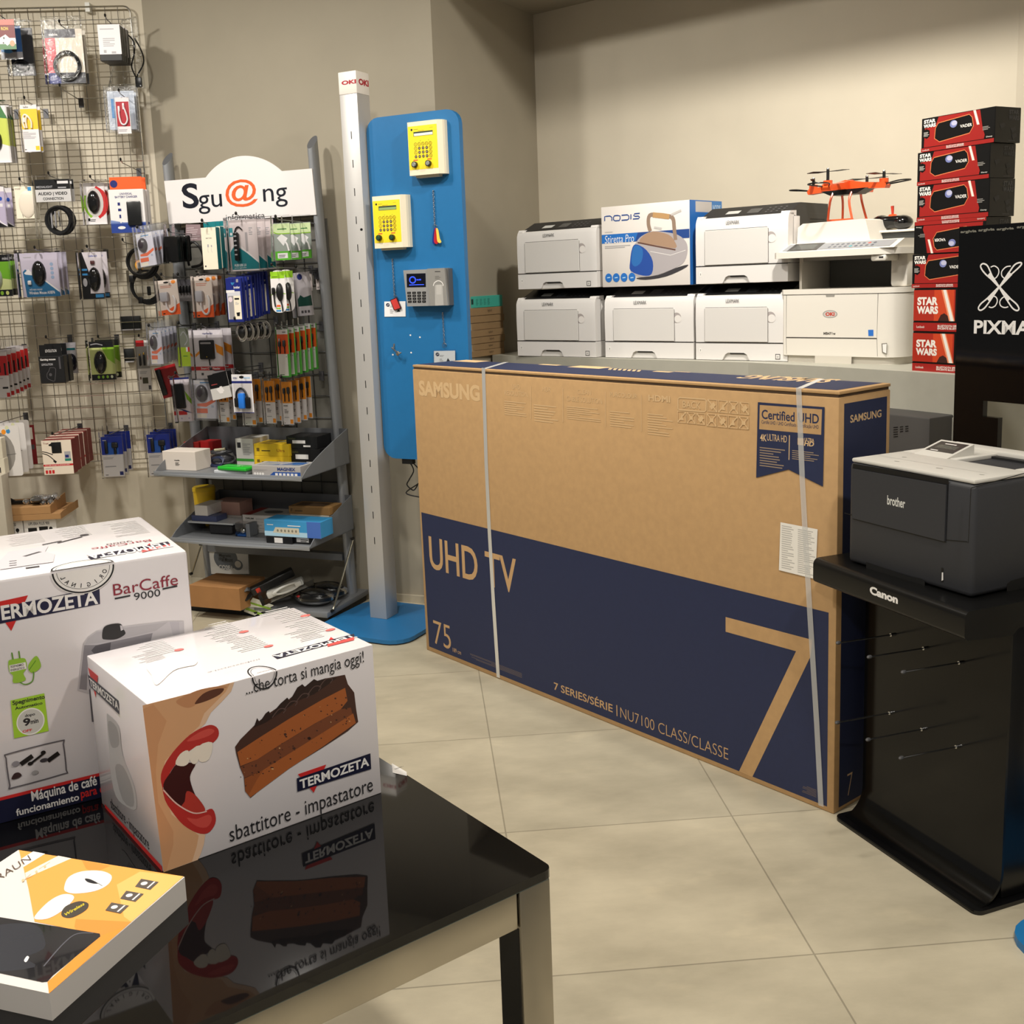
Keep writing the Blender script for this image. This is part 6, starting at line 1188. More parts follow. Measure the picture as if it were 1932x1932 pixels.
for tl_, br2, lab in (((1045, 1240), (1306, 1645), 'left'), ((1522, 1215), (1800, 1630), 'right')):
    pack(G, g3(*tl_), g3(*br2), .27, [('r', 0, 0, 1, .45, M(30, 56, 170, .4)), ('r', .2, .15, .8, .45, M(40, 100, 200, .4)), ('l', .08, .06, .3, .1, 1, 'w'), ('l', .05, .5, .6, .56, 2, 's'), ('l', .1, .7, .75, .76, 1, 's'), ('r', .76, .88, .93, .97, 'nb'), ('l', .08, .93, .25, .96, 1, 'k'), ('B', 'plug', .17, .10, .32, .42, .012, 'k'), ('B', 'plug', .50, .14, .80, .28, .012, 'k'), ('B', 'plug_tip', .58, .28, .72, .44, .010, 'k')], 'cable_pack', '{o} of three blue and white cable packs, ' + ('hook beside the red charger boxes' if lab == 'left' else 'hook behind the upper shelf'), n=3, step=.065, group='blue and white cable packs, ' + lab + ' hook', shell=(.018, .004, .045, CLEAR))
# cream boxes cut by the left edge and what stands on the floor below the grid
for k, (a_, c_) in enumerate((((-260, 1262), (33, 1468)), ((-230, 1476), (58, 1628)))):
    pack(G, g3(*a_), g3(*c_), .42, [('r', .8, .55, .84, .9, 'k')] if k else [], 'cream_box', ('upper' if k == 0 else 'lower') + ' cream box at the left edge before the round mouse pads', 'box', base=M(224, 216, 196, .4), t=.05, hk=(k == 0), tabz=.03)
# white boxes standing on the floor
FL = Fr(G.w(0, -.34, 0), 4.0); zt_ = FL.fr(70, 980)[1]; u0, u1, um = FL.fr(*zl(205, 430))[0], FL.fr(*zl(488, 430))[0], FL.fr(*zl(30, 430))[0]
for k, (a_, c_) in enumerate(((u0, u1), (u0 - (u1 - u0) - .004, u0 - .004))):
    b = MB(); w_ = c_ - a_; b.box(FL, (a_, 0, 0), (c_, .30, zt_), PAPER, .002, 1); d = De(b, FL.front(0), .0006); d.textuv('UPS ERA PLUS 900', a_ + w_ * .15, zt_ - .026, a_ + w_ * .8, zt_ - .012, C['d'], .01)
    d.rectuv(a_ + w_ * .13, zt_ - .09, a_ + w_ * .40, zt_ - .038, C['k']); d.rectuv(a_ + w_ * .47, zt_ - .085, a_ + w_ * .74, zt_ - .034, C['k']); d.ellipseuv(a_ + w_ * .83, zt_ - .045, .008, .009, C['k'], n=12); d.strokeuv([(a_ + w_ * .83, zt_ - .05), (a_ + w_ * .83, zt_ - .085)], .003, C['k'])
    tag(b.build('appliance_box', at=FL.w((a_ + c_) / 2, .15, 0)), ('white box with black appliance pictures under the flat brown trays', 'white box at the left edge, next to the one under the brown trays')[k], 'box', 'white appliance boxes on the floor')
km = M(176, 134, 88, .8, noise=.05, nscale=20)
def tray(tl, br2, dep, h, z, lab, flap):
    v = FL.front(-.02); x0, _ = v.uv(*tl); x1, _ = v.uv(*br2); t = thing('cardboard_tray', FL.w((x0 + x1) / 2, .1, z), lab, 'box')
    b = MB(); b.box(FL, (x0, -.02, z), (x1, dep, z + h), km, .001, 1); b.build('tray', t)
    b = MB(); b.prism([FL.w(x1, -.02, z), FL.w(x1, dep, z), FL.w(x1, dep, z + h + flap), FL.w(x1, .02, z + h + flap * .5), FL.w(x1, -.02, z + h)], FL.a * .003, km); b.build('flap', t)
    return z + h
z_ = tray(zl(-200, 330), zl(520, 330), .24, .026, zt_ + .001, 'flat brown cardboard tray lying directly on the white boxes', .01)
z_ = tray(zl(-220, 250), zl(428, 250), .20, .034, z_ + .001, 'upper brown cardboard tray with a bubble wrapped item on top', .02)
v = FL.front(.05); c_ = v.hit(*zl(370, 175)); t = thing('wrapped_item', V3((c_.x, c_.y, z_)), 'crumpled bubble wrapped item on the upper brown tray', 'package')
b = MB(); rn = random.Random(3); F_ = Fr((c_.x, c_.y, z_ + .02), 4)
for k in range(9): b.ball(F_.w(rn.uniform(-.04, .04), rn.uniform(-.03, .03), rn.uniform(-.008, .006)), .03, .03, .012, F_, M(70, 68, 66, .25), 8)
b.build('content', t); b = MB()
for k in range(22): b.ball(F_.w(rn.uniform(-.07, .06), rn.uniform(-.04, .03), rn.uniform(-.012, .014)), .016, .016, .012, F_, FROST, 8)
b.build('bubble_wrap', t)
b = MB(); b.tube(smooth([V3((v.hit(*zl(x, y)).x, v.hit(*zl(x, y)).y, z_ + .008 + dz)) for x, y, dz in ((-60, 90, .04), (40, 110, .03), (130, 150, .005), (95, 200, .004), (180, 180, .006), (300, 130, .012))], 6), .006, BLACK, 7); b.tube(smooth([V3((v.hit(*zl(x, y)).x, v.hit(*zl(x, y)).y, z_ + .012)) for x, y in ((90, 195), (200, 165), (300, 135))], 5), .009, BLACK, 7)
tag(b.build('black_cable', at=V3((v.hit(*zl(150, 160)).x, v.hit(*zl(150, 160)).y, z_))), 'black cable lying on the upper brown tray', 'cable')
f_ = G.front(-.48); xr = f_.uv(2.6, 900)[0]; zz = f_.uv(2, 897)[1]; b = MB(); b.box(G, (xr - .3, -.48, 0), (xr, -.40, zz), M(190, 182, 166, .5, noise=.02), .003)
tag(b.build('side_panel', at=G.w(xr - .15, -.44, 0)), 'beige panel edge at the far left, before the white boxes', 'panel')
# ------------------------------------------------------------------ grey shop stand with shelves, hooks and a sign
s4 = Z(230, 250, 640); s5 = Z(230, 500, 640); s6 = Z(280, 780, 720); sa = Z(240, 400, 440); sb = Z(420, 400, 620, 1486); sc = Z(300, 680, 620)
GM = M(128, 131, 136, .42, .25); GM2 = M(96, 98, 102, .5, .2); GM3 = M(150, 153, 158, .35, .3)
st = thing('shop_stand', S.w(-.39, -.1, 0), 'grey metal shop stand with two curved shelves under a white name sign', 'display stand')
def fp(px, py, y=0.0): return S.front(y).hit(px, py)
for pts in (((589, 268), (665, 1119)), ((316, 300), (402, 1132))):
    p, q = fp(*pts[0]), fp(*pts[1]); q = V3((q.x, q.y, .05)) if q.z > 0 else q; b = MB()
    ax = (p - q).normalized(); v = S.b; n = 14; ring_ = []
    def oval(c, top=False): return [c + S.a * (.020 * math.cos(2 * math.pi * k / n)) + S.b * (.030 * math.sin(2 * math.pi * k / n)) + (S.c * (.03 * math.sin(2 * math.pi * k / n)) if top else V3((0, 0, 0))) for k in range(n)]
    A_, B_ = oval(q), oval(p, True); b.add(A_ + B_, [(k, (k + 1) % n, n + (k + 1) % n, n + k) for k in range(n)], GM3, True); b.add(B_, [list(range(n))], GM2); b.build('upright', st)
# back lattice, lower back plate and cross bars
xl, xr = -.775, -.03; b = MB()
for i in range(8): x = xl + (xr - xl) * i / 7; b.tube([S.w(x - .02, .022, 1.74), S.w(x, .022, .36)], .0018, M(60, 62, 64, .4, .6), 5)
for i in range(15): z = .36 + .098 * i; b.tube([S.w(xl - .02 * (z - .36) / 1.4, .022, z), S.w(xr - .02 * (z - .36) / 1.4, .022, z)], .0018, M(60, 62, 64, .4, .6), 5)
b.build('back_lattice', st)
b = MB(); b.box(S, (xl - .02, .028, .30), (xr, .034, 1.72), M(92, 90, 84, .6)); b.build('back_sheet', st)
b = MB(); b.box(S, (xl, -.02, .205), (xr, .02, .235), GM); b.build('cross_bar', st)
# name sign
f_ = S.front(-.034); (x0, z1), (x1, z1b), (x1c, z0b), (x0c, z0) = (f_.uv(*p) for p in ((309, 342.5), (588, 317), (597, 408), (319, 421)))
zt_, zb2 = (z1 + z1b) / 2, (z0 + z0b) / 2
arc0, arc1, top_ = f_.uv(*s4(724, 405)), f_.uv(*s4(1398, 340)), f_.uv(*s4(1075, 207))
cxs = (arc0[0] + arc1[0]) / 2; hw = (arc1[0] - arc0[0]) / 2; hh = top_[1] - zt_; R_s = (hw * hw + hh * hh) / (2 * hh); a_ = math.asin(min(1, hw / R_s))
sh_ = lambda x, z: (x - (z - zb2) * .04, z)
out = [(x0c, zb2), (x1c, zb2), sh_(x1c, zt_)] + [sh_(cxs + .02 + R_s * math.sin(a_ - 2 * a_ * k / 20), zt_ + hh - R_s + R_s * math.cos(a_ - 2 * a_ * k / 20)) for k in range(21)] + [sh_(x0c, zt_)]
b = MB(); b.prism([S.w(x, -.034, z) for x, z in out], S.b * .006, M(236, 232, 232, .35)); d = De(b, f_, .0006)
ink = M(14, 20, 34, .4); org2 = M(232, 98, 44, .4)
d.text('S', s4(545, 680), s4(672, 445), ink, .02); d.text('gu', s4(688, 728), s4(885, 545), ink, .0); d.text('@', s4(930, 672), s4(1196, 405), org2, .012); d.text('ng', s4(1264, 672), s4(1466, 485), ink, .0); d.text('informatica', s4(928, 782), s4(1268, 706), M(60, 60, 64, .4), -.004)
b.build('name_sign', st)
# curved shelves with raised ends
def shelf(frontL, frontR, backR, topR, topL, name):
    zb_ = S.front(-.02).uv(*backR)[1]; pL, pR = onz(*frontL, zb_), onz(*frontR, zb_); l, r = S.loc(pL), S.loc(pR); yf = (l[1] + r[1]) / 2
    xa, xb_ = l[0], r[0]; zt2 = S.front(-.02).uv(*topR)[1]
    b = MB(); b.box(S, (xa, yf, zb_ - .004), (xb_, -.015, zb_), GM, 0); b.box(S, (xa, yf - .003, zb_ - .012), (xb_, yf, zb_ + .010), GM3, .002)
    n = 12; bow = [(xa + (xb_ - xa) * i / n, yf - .03 * math.sin(math.pi * i / n)) for i in range(n + 1)]
    b.plan(S, [(xa, yf)] + bow + [(xb_, yf)], zb_ - .008, zb_ - .001, GM3)
    b.build(name, st)
    b = MB(); b.box(S, (xa, -.018, zb_ - .004), (xb_, -.012, zt2), GM2, 0); b.build('shelf_back', st)
    for x in (xa, xb_ - .003):
        arc = [(yf, zb_ + .002)] + [(yf * (1 - t) + -.015 * t, zb_ + (zt2 - zb_) * (t ** .72)) for t in [k / 10 for k in range(1, 11)]] + [(-.015, zb_ - .004), (yf, zb_ - .004)]
        b = MB(); b.profile(S, arc, x, x + .003, GM); b.build('shelf_end', st)
    return zb_, yf, xa, xb_
ZB1, YF1, XA1, XB1 = shelf(s6(45, 495), s6(1272, 540), s6(1590, 405), s6(1560, 126), None, 'shelf')
ZB2, YF2, XA2, XB2 = shelf(s6(190, 1040), s6(1330, 1120), s6(1640, 950), s6(1605, 675), None, 'shelf')
# base and slanting stays
bl = S.loc(onz(*s6(372, 1640), .02)); br2 = S.loc(onz(*s6(1530, 1650), 0.0)); yb = -.30
b = MB(); b.box(S, (XA1 + .02, yb, .028), (.045, .07, .052), GM, .003); b.box(S, (XA1 + .03, yb + .02, 0), (.035, .06, .028), M(24, 24, 25, .6)); b.build('base', st)
for pa, pb, ya_, yb_ in (((s6(1697, 1035)), (s6(1530, 1632)), 0, -.26), ((s6(440, 1080)), (s6(360, 1325)), -.02, -.16)):
    b = MB(); p, q = fp(*pa, ya_), fp(*pb, yb_); b.tube([p, q], .0045, M(190, 186, 170, .25, .9), 8)
    for c_ in (p, q): b.tube([c_, c_ - S.b * .012], .007, BLACK, 8)
    b.build('stay', st)

# ---- articles on the hooks
ADP = lambda: [('r', .05, .03, .95, .12, 'w'), ('l', .3, .04, .9, .10, 1, 'lb'), ('E', 'adapter', .35, .36, .28, .22, .018, M(52, 46, 52, .3)), ('p', [(.1, .62), (.5, .60), (.95, .48), (.95, .56), (.5, .70), (.1, .68)], 'o'), ('r', .06, .74, .56, .86, 'o'), ('r', .06, .88, .5, .98, 'c'), ('r', .74, .66, .86, .72, M(170, 180, 200, .5))]
pack(S, sa(145, 390), sa(500, 980), .27, ADP(), 'adapter_bag', 'pale bag with a dark adapter, {o} of five in the upper left of the stand', n=5, step=.026, group='pale adapter bags in the upper left of the stand', base=M(214, 212, 222, .4), shell=(.022, .006, .03, FROST), turn=.10)
pack(S, sa(735, 440), sa(1030, 910), .24, [('B', 'pouch', .02, .02, .98, .98, .03, M(16, 15, 15, .2))], 'black_bag', '{o} of two clear bags with a black pouch, beside the pale adapter bags', n=2, step=.06, group='clear bags with a black pouch', base='k', shell=(.04, .004, .05, BAG), round_=.15)
f_ = S.front(-.12); t = thing('cable_loop', f_.hit(*sa(1250, 700)), 'looped black cable under a pinkish card, left of the white and teal boxes', 'cable'); b = MB(); b.tube(smooth([f_.hit(*sa(*p)) for p in ((1130, 980), (1100, 800), (1130, 600), (1220, 550), (1330, 660), (1390, 830), (1340, 960), (1180, 1000))], 5), .006, BLACK, 7); b.build('cable', t)
b = MB(); b.prism([f_.hit(*sa(*p)) for p in ((1060, 520), (1350, 520), (1330, 225), (1070, 225))], S.b * .002, M(150, 128, 132, .4)); De(b, f_).lines(sa(1100, 500), sa(1320, 250), 6, M(190, 172, 176, .4)); b.build('card', t)
pack(S, sa(1337, 290), sa(1666, 1040), .25, [('r', 0, 0, 1, 1, 'c'), ('t', 'SMART CABLE', .3, .24, .7, .27, 'd'), ('l', .35, .145, .65, .16, 1, 's'), ('r', .36, .40, .47, .47, 's'), ('r', .60, .42, .68, .47, 's'), ('s', [(.4, .48), (.38, .56), (.44, .6)], .0012, 's'), ('s', [(.64, .48), (.62, .55), (.68, .6)], .0012, 's'), ('r', .1, .90, .2, .94, 'd'), ('H', .2, 1, .12, 't')], 'cable_box', 'white and teal cable box, {o} of four beside the hub packs', n=4, step=.030, group='white and teal cable boxes', base='t', t=.027, tabz=.03)
pack(S, sb(65, 120), sb(520, 815), .25, [('p', [(.03, .62), (.22, .48), (.30, .52), (.62, .66), (1, .86), (1, .97), (.06, .97)], 't'), ('s', [(.02, .62), (.22, .46), (.6, .63), (.98, .83)], .005, 'w'), ('t', 'HUB USB 2.0', .14, .86, .55, .91, 'w', .02), ('t', 'porte aggiuntive', .14, .925, .55, .955, 'w', 0), ('r', .02, .15, .16, .32, M(60, 150, 160, .4)), ('o', .1, .27, .04, .03, 'w'), ('r', .58, .25, .66, .62, M(170, 164, 166, .4)), ('l', .72, .14, .86, .3, 4, 's'), ('B', 'hub', .22, .24, .38, .80, .016, M(20, 19, 19, .25)), ('W', 'hub_cable', ((.24, .24), (.3, .16), (.4, .14), (.5, .2)), .0028, 'k')] + [('B', 'port', .245, .30 + .09 * k, .355, .34 + .09 * k, .018, 's') for k in range(5)], 'hub_pack', '{o} of three white and teal hub packs at the top of the stand', n=3, step=.065, group='white and teal hub packs', base=M(218, 206, 206, .4), shell=(.024, .004, .01, CLEAR))
pack(S, sb(700, 160), sb(972, 668), .29, [('r', 0, .02, 1, .28, M(206, 222, 170, .4)), ('l', .25, .12, .95, .18, 1, 'dg'), ('s', [(.02, .24), (.3, .29), (.98, .29)], .004, 'g'), ('r', .04, .76, .98, 1, M(92, 176, 50, .4)), ('r', .18, .81, .78, .95, 'w'), ('l', .25, .84, .7, .92, 2, 'd'), ('p', [(.2, .40), (.48, .30), (.84, .42), (.56, .62)], 'w'), ('W', 'cable', ((.9, .76), (.82, .6), (.7, .5)), .004, 'w')], 'adapter_pack', '{o} of three clear and green cable packs in the upper right of the stand', n=3, step=.08, group='clear and green cable packs', base=M(150, 156, 150, .4), shell=(.02, .004, .03, BAG))
LAN = lambda: [('r', 0, .86, 1, 1, 'o'), ('p', [(0, .86), (.4, .84), (1, .68), (1, .87), (0, .87)], 'o'), ('o', .8, .07, .12, .05, M(232, 140, 60, .4)), ('l', .1, .14, .8, .22, 2, M(214, 150, 130, .4)), ('o', .42, .07, .14, .025, 'k'), ('r', .08, .94, .2, .97, 'k'), ('B', 'adapter', .10, .34, .52, .62, .016, M(186, 184, 190, .3)), ('W', 'cable', ((.35, .62), (.38, .8), (.56, .92), (.76, .86), (.82, .6), (.74, .46)), .0045, 'w')]
pack(S, sa(552, 1245), sa(955, 1870), .28, LAN(), 'adapter_pack', 'single white and orange adapter pack with a grey block and white cable', base=M(228, 214, 204, .4), shell=(.018, .003, .01, CLEAR), turn=.05)
pack(S, sa(870, 1240), sa(1215, 1620), .20, [('r', 0, 0, 1, .3, 'd')] + [('B', 'clip', .22 + .18 * k, .26, .36 + .18 * k, .62, .014, 'k') for k in range(4)], 'clip_pack', 'dark clear pack of four black clips between the orange adapter packs', base=M(104, 100, 100, .5), shell=(.018, .003, .03, CLEAR))
pack(S, sa(1207, 1185), sa(1590, 1915), .27, LAN(), 'adapter_pack', 'white and orange adapter pack, {o} of three left of the blue bags', n=3, step=.042, group='white and orange adapter packs left of the blue bags', base=M(228, 214, 204, .4), shell=(.018, .003, .01, CLEAR))
pack(S, sb(32, 930), sb(296, 1545), .31, [('t', 'brother', .52, .18, .92, .24, 'w', .02), ('p', [(.35, .1), (.6, .1), (.5, .16), (.42, .16)], 'lb'), ('r', .7, .03, .84, .1, 's'), ('r', .06, .30, .92, .93, M(206, 206, 214, .4)), ('r', .12, .40, .46, .93, M(150, 146, 150, .4)), ('r', .46, .40, .92, .93, 'c'), ('o', .26, .48, .13, .06, M(224, 206, 214, .4)), ('r', .52, .45, .82, .49, 'k'), ('l', .55, .53, .82, .60, 3, 's'), ('p', [(.58, .78), (.82, .77), (.78, .86), (.62, .86)], 'k'), ('r', .02, .27, .56, .33, 'w')], 'ribbon_bag', 'dark blue tape bag, {o} of nine in the middle of the stand', n=9, step=.024, group='dark blue tape bags', base=M(28, 40, 120, .35), t=.012, jit=.006)
pack(S, sb(660, 822), sb(906, 1408), .27, [('r', .02, .03, .98, .19, M(150, 205, 40, .4)), ('l', .1, .13, .6, .16, 1, 'k'), ('s', [(0, .58), (.3, .52), (.98, .56)], .003, 'g'), ('l', .3, .82, .6, .86, 1, 'o'), ('r', .32, .815, .58, .86, 'o'), ('r', .30, .88, .58, .915, 'g'), ('r', .26, .935, .60, .975, 'lb'), ('B', 'plug', .12, .40, .32, .58, .014, 'k'), ('W', 'plug_cable', ((.2, .58), (.22, .75), (.26, .86)), .003, 'k'), ('E', 'reader', .62, .52, .22, .22, .02, 'k'), ('W', 'reader_cable', ((.66, .72), (.72, .84), (.74, .98)), .003, 'k')], 'reader_pack', '{o} of two oval lime topped packs with black plugs', n=2, step=.06, group='oval lime topped packs', shell=None, round_=.42)
pack(S, sb(985, 850), sb(1250, 1450), .13, [('o', .38, .10, .16, .07, 'nb'), ('p', [(.1, .62), (.3, .52), (.5, .58), (.95, .54), (.98, .78), (.1, .78)], M(20, 70, 60, .4)), ('r', .25, .88, .38, .94, 'd'), ('r', .45, .88, .58, .94, 'd'), ('r', .65, .88, .78, .94, 'd')], 'card_pack', 'grey blister pack with a green circuit board, right of the oval packs', base=M(196, 190, 194, .4), shell=(.03, .006, .01, CLEAR), turn=.06)
pack(S, sb(1190, 870), sb(1262, 1100), .06, [('o', .5, .3, .2, .16, 'd'), ('l', .15, .8, .85, .9, 2, 'd')], 'small_pack', '{o} of two small white packs by the right post of the stand', n=2, step=.07, group='small white packs by the right post', base=M(200, 190, 188, .4))
pack(S, s5(238, 582), s5(372, 880), .28, ADP(), 'adapter_bag', 'pale bag with a dark adapter, {o} of five beside the lime pack', n=5, step=.026, group='pale adapter bags beside the lime pack', base=M(214, 212, 222, .4), shell=(.022, .006, .03, FROST))
pack(S, s5(505, 560), s5(632, 900), .24, [('r', 0, 0, 1, .5, M(130, 134, 120, .5)), ('r', .5, .5, .66, .62, 'w'), ('r', .66, .5, .82, .62, 'r'), ('l', .2, .7, .7, .74, 1, 'dg'), ('s', [(.1, .2), (.4, .1), (.7, .3), (.4, .45)], .004, 's')], 'lime_pack', 'lime green pack with a clear upper half, left of the card reader', base=M(166, 190, 50, .4), shell=(.02, .003, .03, BAG))
pack(S, s5(630, 580), s5(925, 1010), .29, [('t', 'manhattan', .32, .05, .66, .09, 'nb', .02), ('p', [(.02, .50), (.3, .36), (.3, .42), (.02, .56)], 'or2'), ('p', [(.72, .28), (.98, .36), (.98, .54), (.76, .46)], 'or2'), ('r', 0, .75, 1, .83, 'r'), ('t', 'Smart Card Reader', .18, .765, .84, .81, 'w', .03), ('r', .18, .88, .26, .93, 'd'), ('B', 'card_reader', .24, .20, .72, .60, .018, M(20, 20, 20, .3)), ('B', 'card_slot', .29, .24, .68, .29, .0195, 's'), ('B', 'chip_mark', .46, .52, .53, .57, .019, 'y'), ('W', 'cable', ((.5, .6), (.51, .68), (.52, .73)), .003, 'k')], 'reader_pack', '{o} of two white packs with a black card reader over a red band', n=2, step=.06, group='card reader packs', base=M(226, 220, 226, .4), shell=(.026, .004, .01, CLEAR))
f_ = S.front(-.27); u0, v1 = f_.uv(*s5(1012, 520)); u1, v0 = f_.uv(*s5(1118, 676)); c_ = S.w((u0 + u1) / 2, -.27, (v0 + v1) / 2); t = thing('dome_pack', c_, 'foremost of five clear round packs hanging below the blue bags', 'packet', 'clear round packs below the blue bags')
b = MB(); b.ball(c_, (u1 - u0) * .34, .014, (v1 - v0) * .34, S, BLACK, 12, half=True); b.build('earphones', t); b = MB(); b.ball(c_, (u1 - u0) * .5, .022, (v1 - v0) * .5, S, CLEAR, 16, half=True); b.build('clear_dome', t); b = MB(); b.prism([c_ + S.a * ((u1 - u0) * .53 * math.cos(k * .3927)) + S.c * ((v1 - v0) * .53 * math.sin(k * .3927)) for k in range(16)], S.b * .0015, M(186, 180, 170, .5)); b.build('card', t)
for i in range(1, 5): dup(t, S.b * .045 * i + S.a * .004 * (i % 2), 'clear round pack below the blue bags, ' + ordn(i, 5), 'clear round packs below the blue bags')
hook(S, (u0 + u1) / 2, v1 + .006, .31, 'steel peg hook carrying the clear round packs')
pack(S, s5(1372, 575), s5(1500, 998), .32, [('r', 0, 0, 1, .10, 'w'), ('r', 0, .10, 1, .51, 'o'), ('l', .5, .03, .9, .06, 1, 'k'), ('r', 0, .51, .86, 1, M(232, 230, 224, .4)), ('r', 0, .97, .9, 1, M(70, 170, 60, .4)), ('l', .1, .92, .6, .95, 1, 'dg'), ('o', .75, .57, .04, .015, 's'), ('B', 'plug', .15, .24, .38, .36, .012, 'k'), ('B', 'plug_tip', .19, .18, .34, .24, .009, STEEL), ('B', 'plug', .56, .22, .80, .36, .012, 'k'), ('W', 'cable', ((.26, .36), (.25, .5)), .0026, 'k'), ('W', 'cable', ((.68, .36), (.68, .5)), .0026, 'k')], 'cable_pack', 'orange cable pack with a green side, {o} of six at the right of the stand', n=6, step=.044, group='orange and green cable packs', base=M(80, 176, 60, .4), t=.010, shell=(.012, .003, .03, CLEAR), jit=.002)
pack(S, sc(168, 195), sc(380, 695), .27, [('r', 0, 0, 1, .04, 'nb'), ('p', [(.6, .30), (1, .5), (1, .62), (.7, .5)], 'g'), ('r', .04, .76, .6, .85, 'r'), ('p', [(.05, .70), (.5, .74), (1, .82), (.5, .78)], 'nb'), ('o', .2, .93, .06, .02, 'p'), ('o', .7, .93, .06, .02, 'p'), ('B', 'device', .06, .13, .64, .70, .02, M(18, 18, 20, .3))], 'remote_pack', 'white pack with a tall black device beside the tilted red pack', base=M(224, 214, 222, .4), shell=(.024, .004, .01, CLEAR), turn=.05)
pack(S, sc(388, 215), sc(672, 665), .24, ADP(), 'adapter_bag', 'large pale bag with a dark adapter, under the card reader', base=M(214, 212, 222, .4), shell=(.024, .004, .03, FROST))
pack(S, sc(545, 150), sc(790, 440), .335, [('r', 0, 0, 1, .55, M(16, 15, 16, .15)), ('l', .1, .34, .5, .42, 1, M(150, 60, 60, .4)), ('p', [(.3, .60), (.6, .52), (.7, .72), (.45, .8)], 'w'), ('r', .5, .52, .62, .8, 'w')], 'black_bag', '{o} of two tilted bags, black above and silver below, under the card reader', n=2, step=.04, group='tilted black and silver bags', base=M(200, 198, 196, .3), turn=.18)
OC = lambda top=True: [('r', 0, 0, 1, .5, M(236, 150, 40, .4)), ('l', .08, .53, .6, .57, 1, 'k'), ('r', .12, .62, .62, .74, 'w'), ('l', .14, .63, .6, .73, 3, 'd'), ('l', .1, .8, .7, .84, 1, 's'), ('r', .66, .88, .94, .98, 'or2'), ('l', .08, .94, .2, .97, 1, 'k'), ('B', 'plug', .18, .14, .42, .28, .012, 'k'), ('B', 'plug', .58, .12, .84, .28, .012, 'k'), ('W', 'cable', ((.3, .28), (.28, .46)), .0026, 'k'), ('W', 'cable', ((.7, .28), (.7, .46)), .0026, 'k')]
pack(S, sc(668, 240), sc(812, 705), .26, OC(), 'cable_pack', '{o} of two orange and white cable packs behind the black and silver bags', n=2, step=.05, group='orange and white cable packs behind the silver bags', shell=(.014, .003, .03, CLEAR))
pack(S, sc(822, 160), sc(1085, 600), .335, [('r', 0, .17, 1, .23, 'nb'), ('t', 'ICIDU', .08, .07, .28, .12, 'nb', .03), ('o', .5, .07, .12, .035, 'k'), ('r', .6, .07, .92, .11, M(170, 200, 230, .4)), ('p', [(.78, .29), (.92, .28), (.9, .36)], 'nb'), ('r', .02, .98, 1, 1, 'nb'), ('r', .06, .23, .94, .97, M(198, 194, 196, .4)), ('B', 'adapter', .36, .48, .66, .88, .02, M(40, 120, 220, .35)), ('B', 'plug', .12, .60, .32, .85, .014, 'k'), ('B', 'plug', .66, .58, .90, .88, .014, 'k'), ('W', 'cable', ((.2, .6), (.24, .45), (.42, .36), (.62, .40), (.76, .58)), .0045, 'k')], 'adapter_bag', 'white bag with a bright blue adapter and black cable, centre of the lowest hooks', base=M(228, 226, 230, .4))
pack(S, sc(945, 235), sc(1115, 740), .26, OC(), 'cable_pack', '{o} of two orange and white cable packs behind the bright blue adapter', n=2, step=.05, group='orange and white cable packs behind the blue adapter', shell=(.014, .003, .03, CLEAR))
pack(S, sc(1192, 232), sc(1342, 720), .27, OC(), 'cable_pack', '{o} of two orange and white cable packs right of the bright blue adapter', n=2, step=.05, group='orange and white cable packs right of the blue adapter', shell=(.014, .003, .03, CLEAR))
pack(S, sc(1390, 243), sc(1540, 732), .29, OC(), 'cable_pack', 'orange and white cable pack, {o} of four at the lower right of the stand', n=4, step=.052, group='orange and white cable packs at the lower right', shell=(.014, .003, .03, CLEAR))

# ---- things lying on the shelves
def onshelf(z, bl, br_, tl, depth, mat, name, label, cat='box', group=None, turn=0.0, bevel=.0012, deco=None):
    p, q = S.loc(onz(*bl, z)), S.loc(onz(*br_, z)); F = S.moved(p[0], p[1], z, turn); w = F.fr(*br_)[0]; h = F.fr(*tl)[1]
    b = MB(); b.box(F, (0, 0, .0005), (w, depth, h), mat, bevel, 1)
    if deco: deco(De(b, F.front(0), .0005), De(b, F.top(h), .0005), w, h, depth)
    t = tag(b.build(name, at=F.w(w / 2, depth / 2, 0)), label, cat, group); return F, w, h
def stackon(F, w, h, bl, tl, br_, depth, mat, name, label, cat='box', group=None, deco=None, dx=0, dy=0):
    z = h; x0 = F.fr(*bl)[0]; x1 = F.fr(*br_)[0]; h2 = F.fr(*tl)[1]; F2 = F.moved(x0, dy, z + .0006); b = MB(); b.box(F2, (0, 0, 0), (x1 - x0, depth, max(.008, h2 - h)), mat, .001, 1)
    if deco: deco(De(b, F2.front(0), .0005), De(b, F2.top(max(.008, h2 - h)), .0005), x1 - x0, max(.008, h2 - h), depth)
    tag(b.build(name, at=F2.w((x1 - x0) / 2, depth / 2, 0)), label, cat, group); return F2, x1 - x0, max(.008, h2 - h)
def d_wh(f, t, w, h, d): f.textuv('media', w * .36, h * .50, w * .52, h * .57, INK, .03); f.linesuv(w * .38, h * .26, w * .52, h * .45, 4, INK)
onshelf(ZB1, s6(126, 468), s6(396, 472), s6(115, 312), .11, M(226, 216, 206, .5), 'white_box', 'plain white box with a small barcode at the left of the upper shelf', deco=d_wh)
p_ = S.loc(onz(*s6(470, 440), ZB1)); yb1 = -.10
onr = lambda z, y, px, py: (S.front(y).uv(px, py)[0])
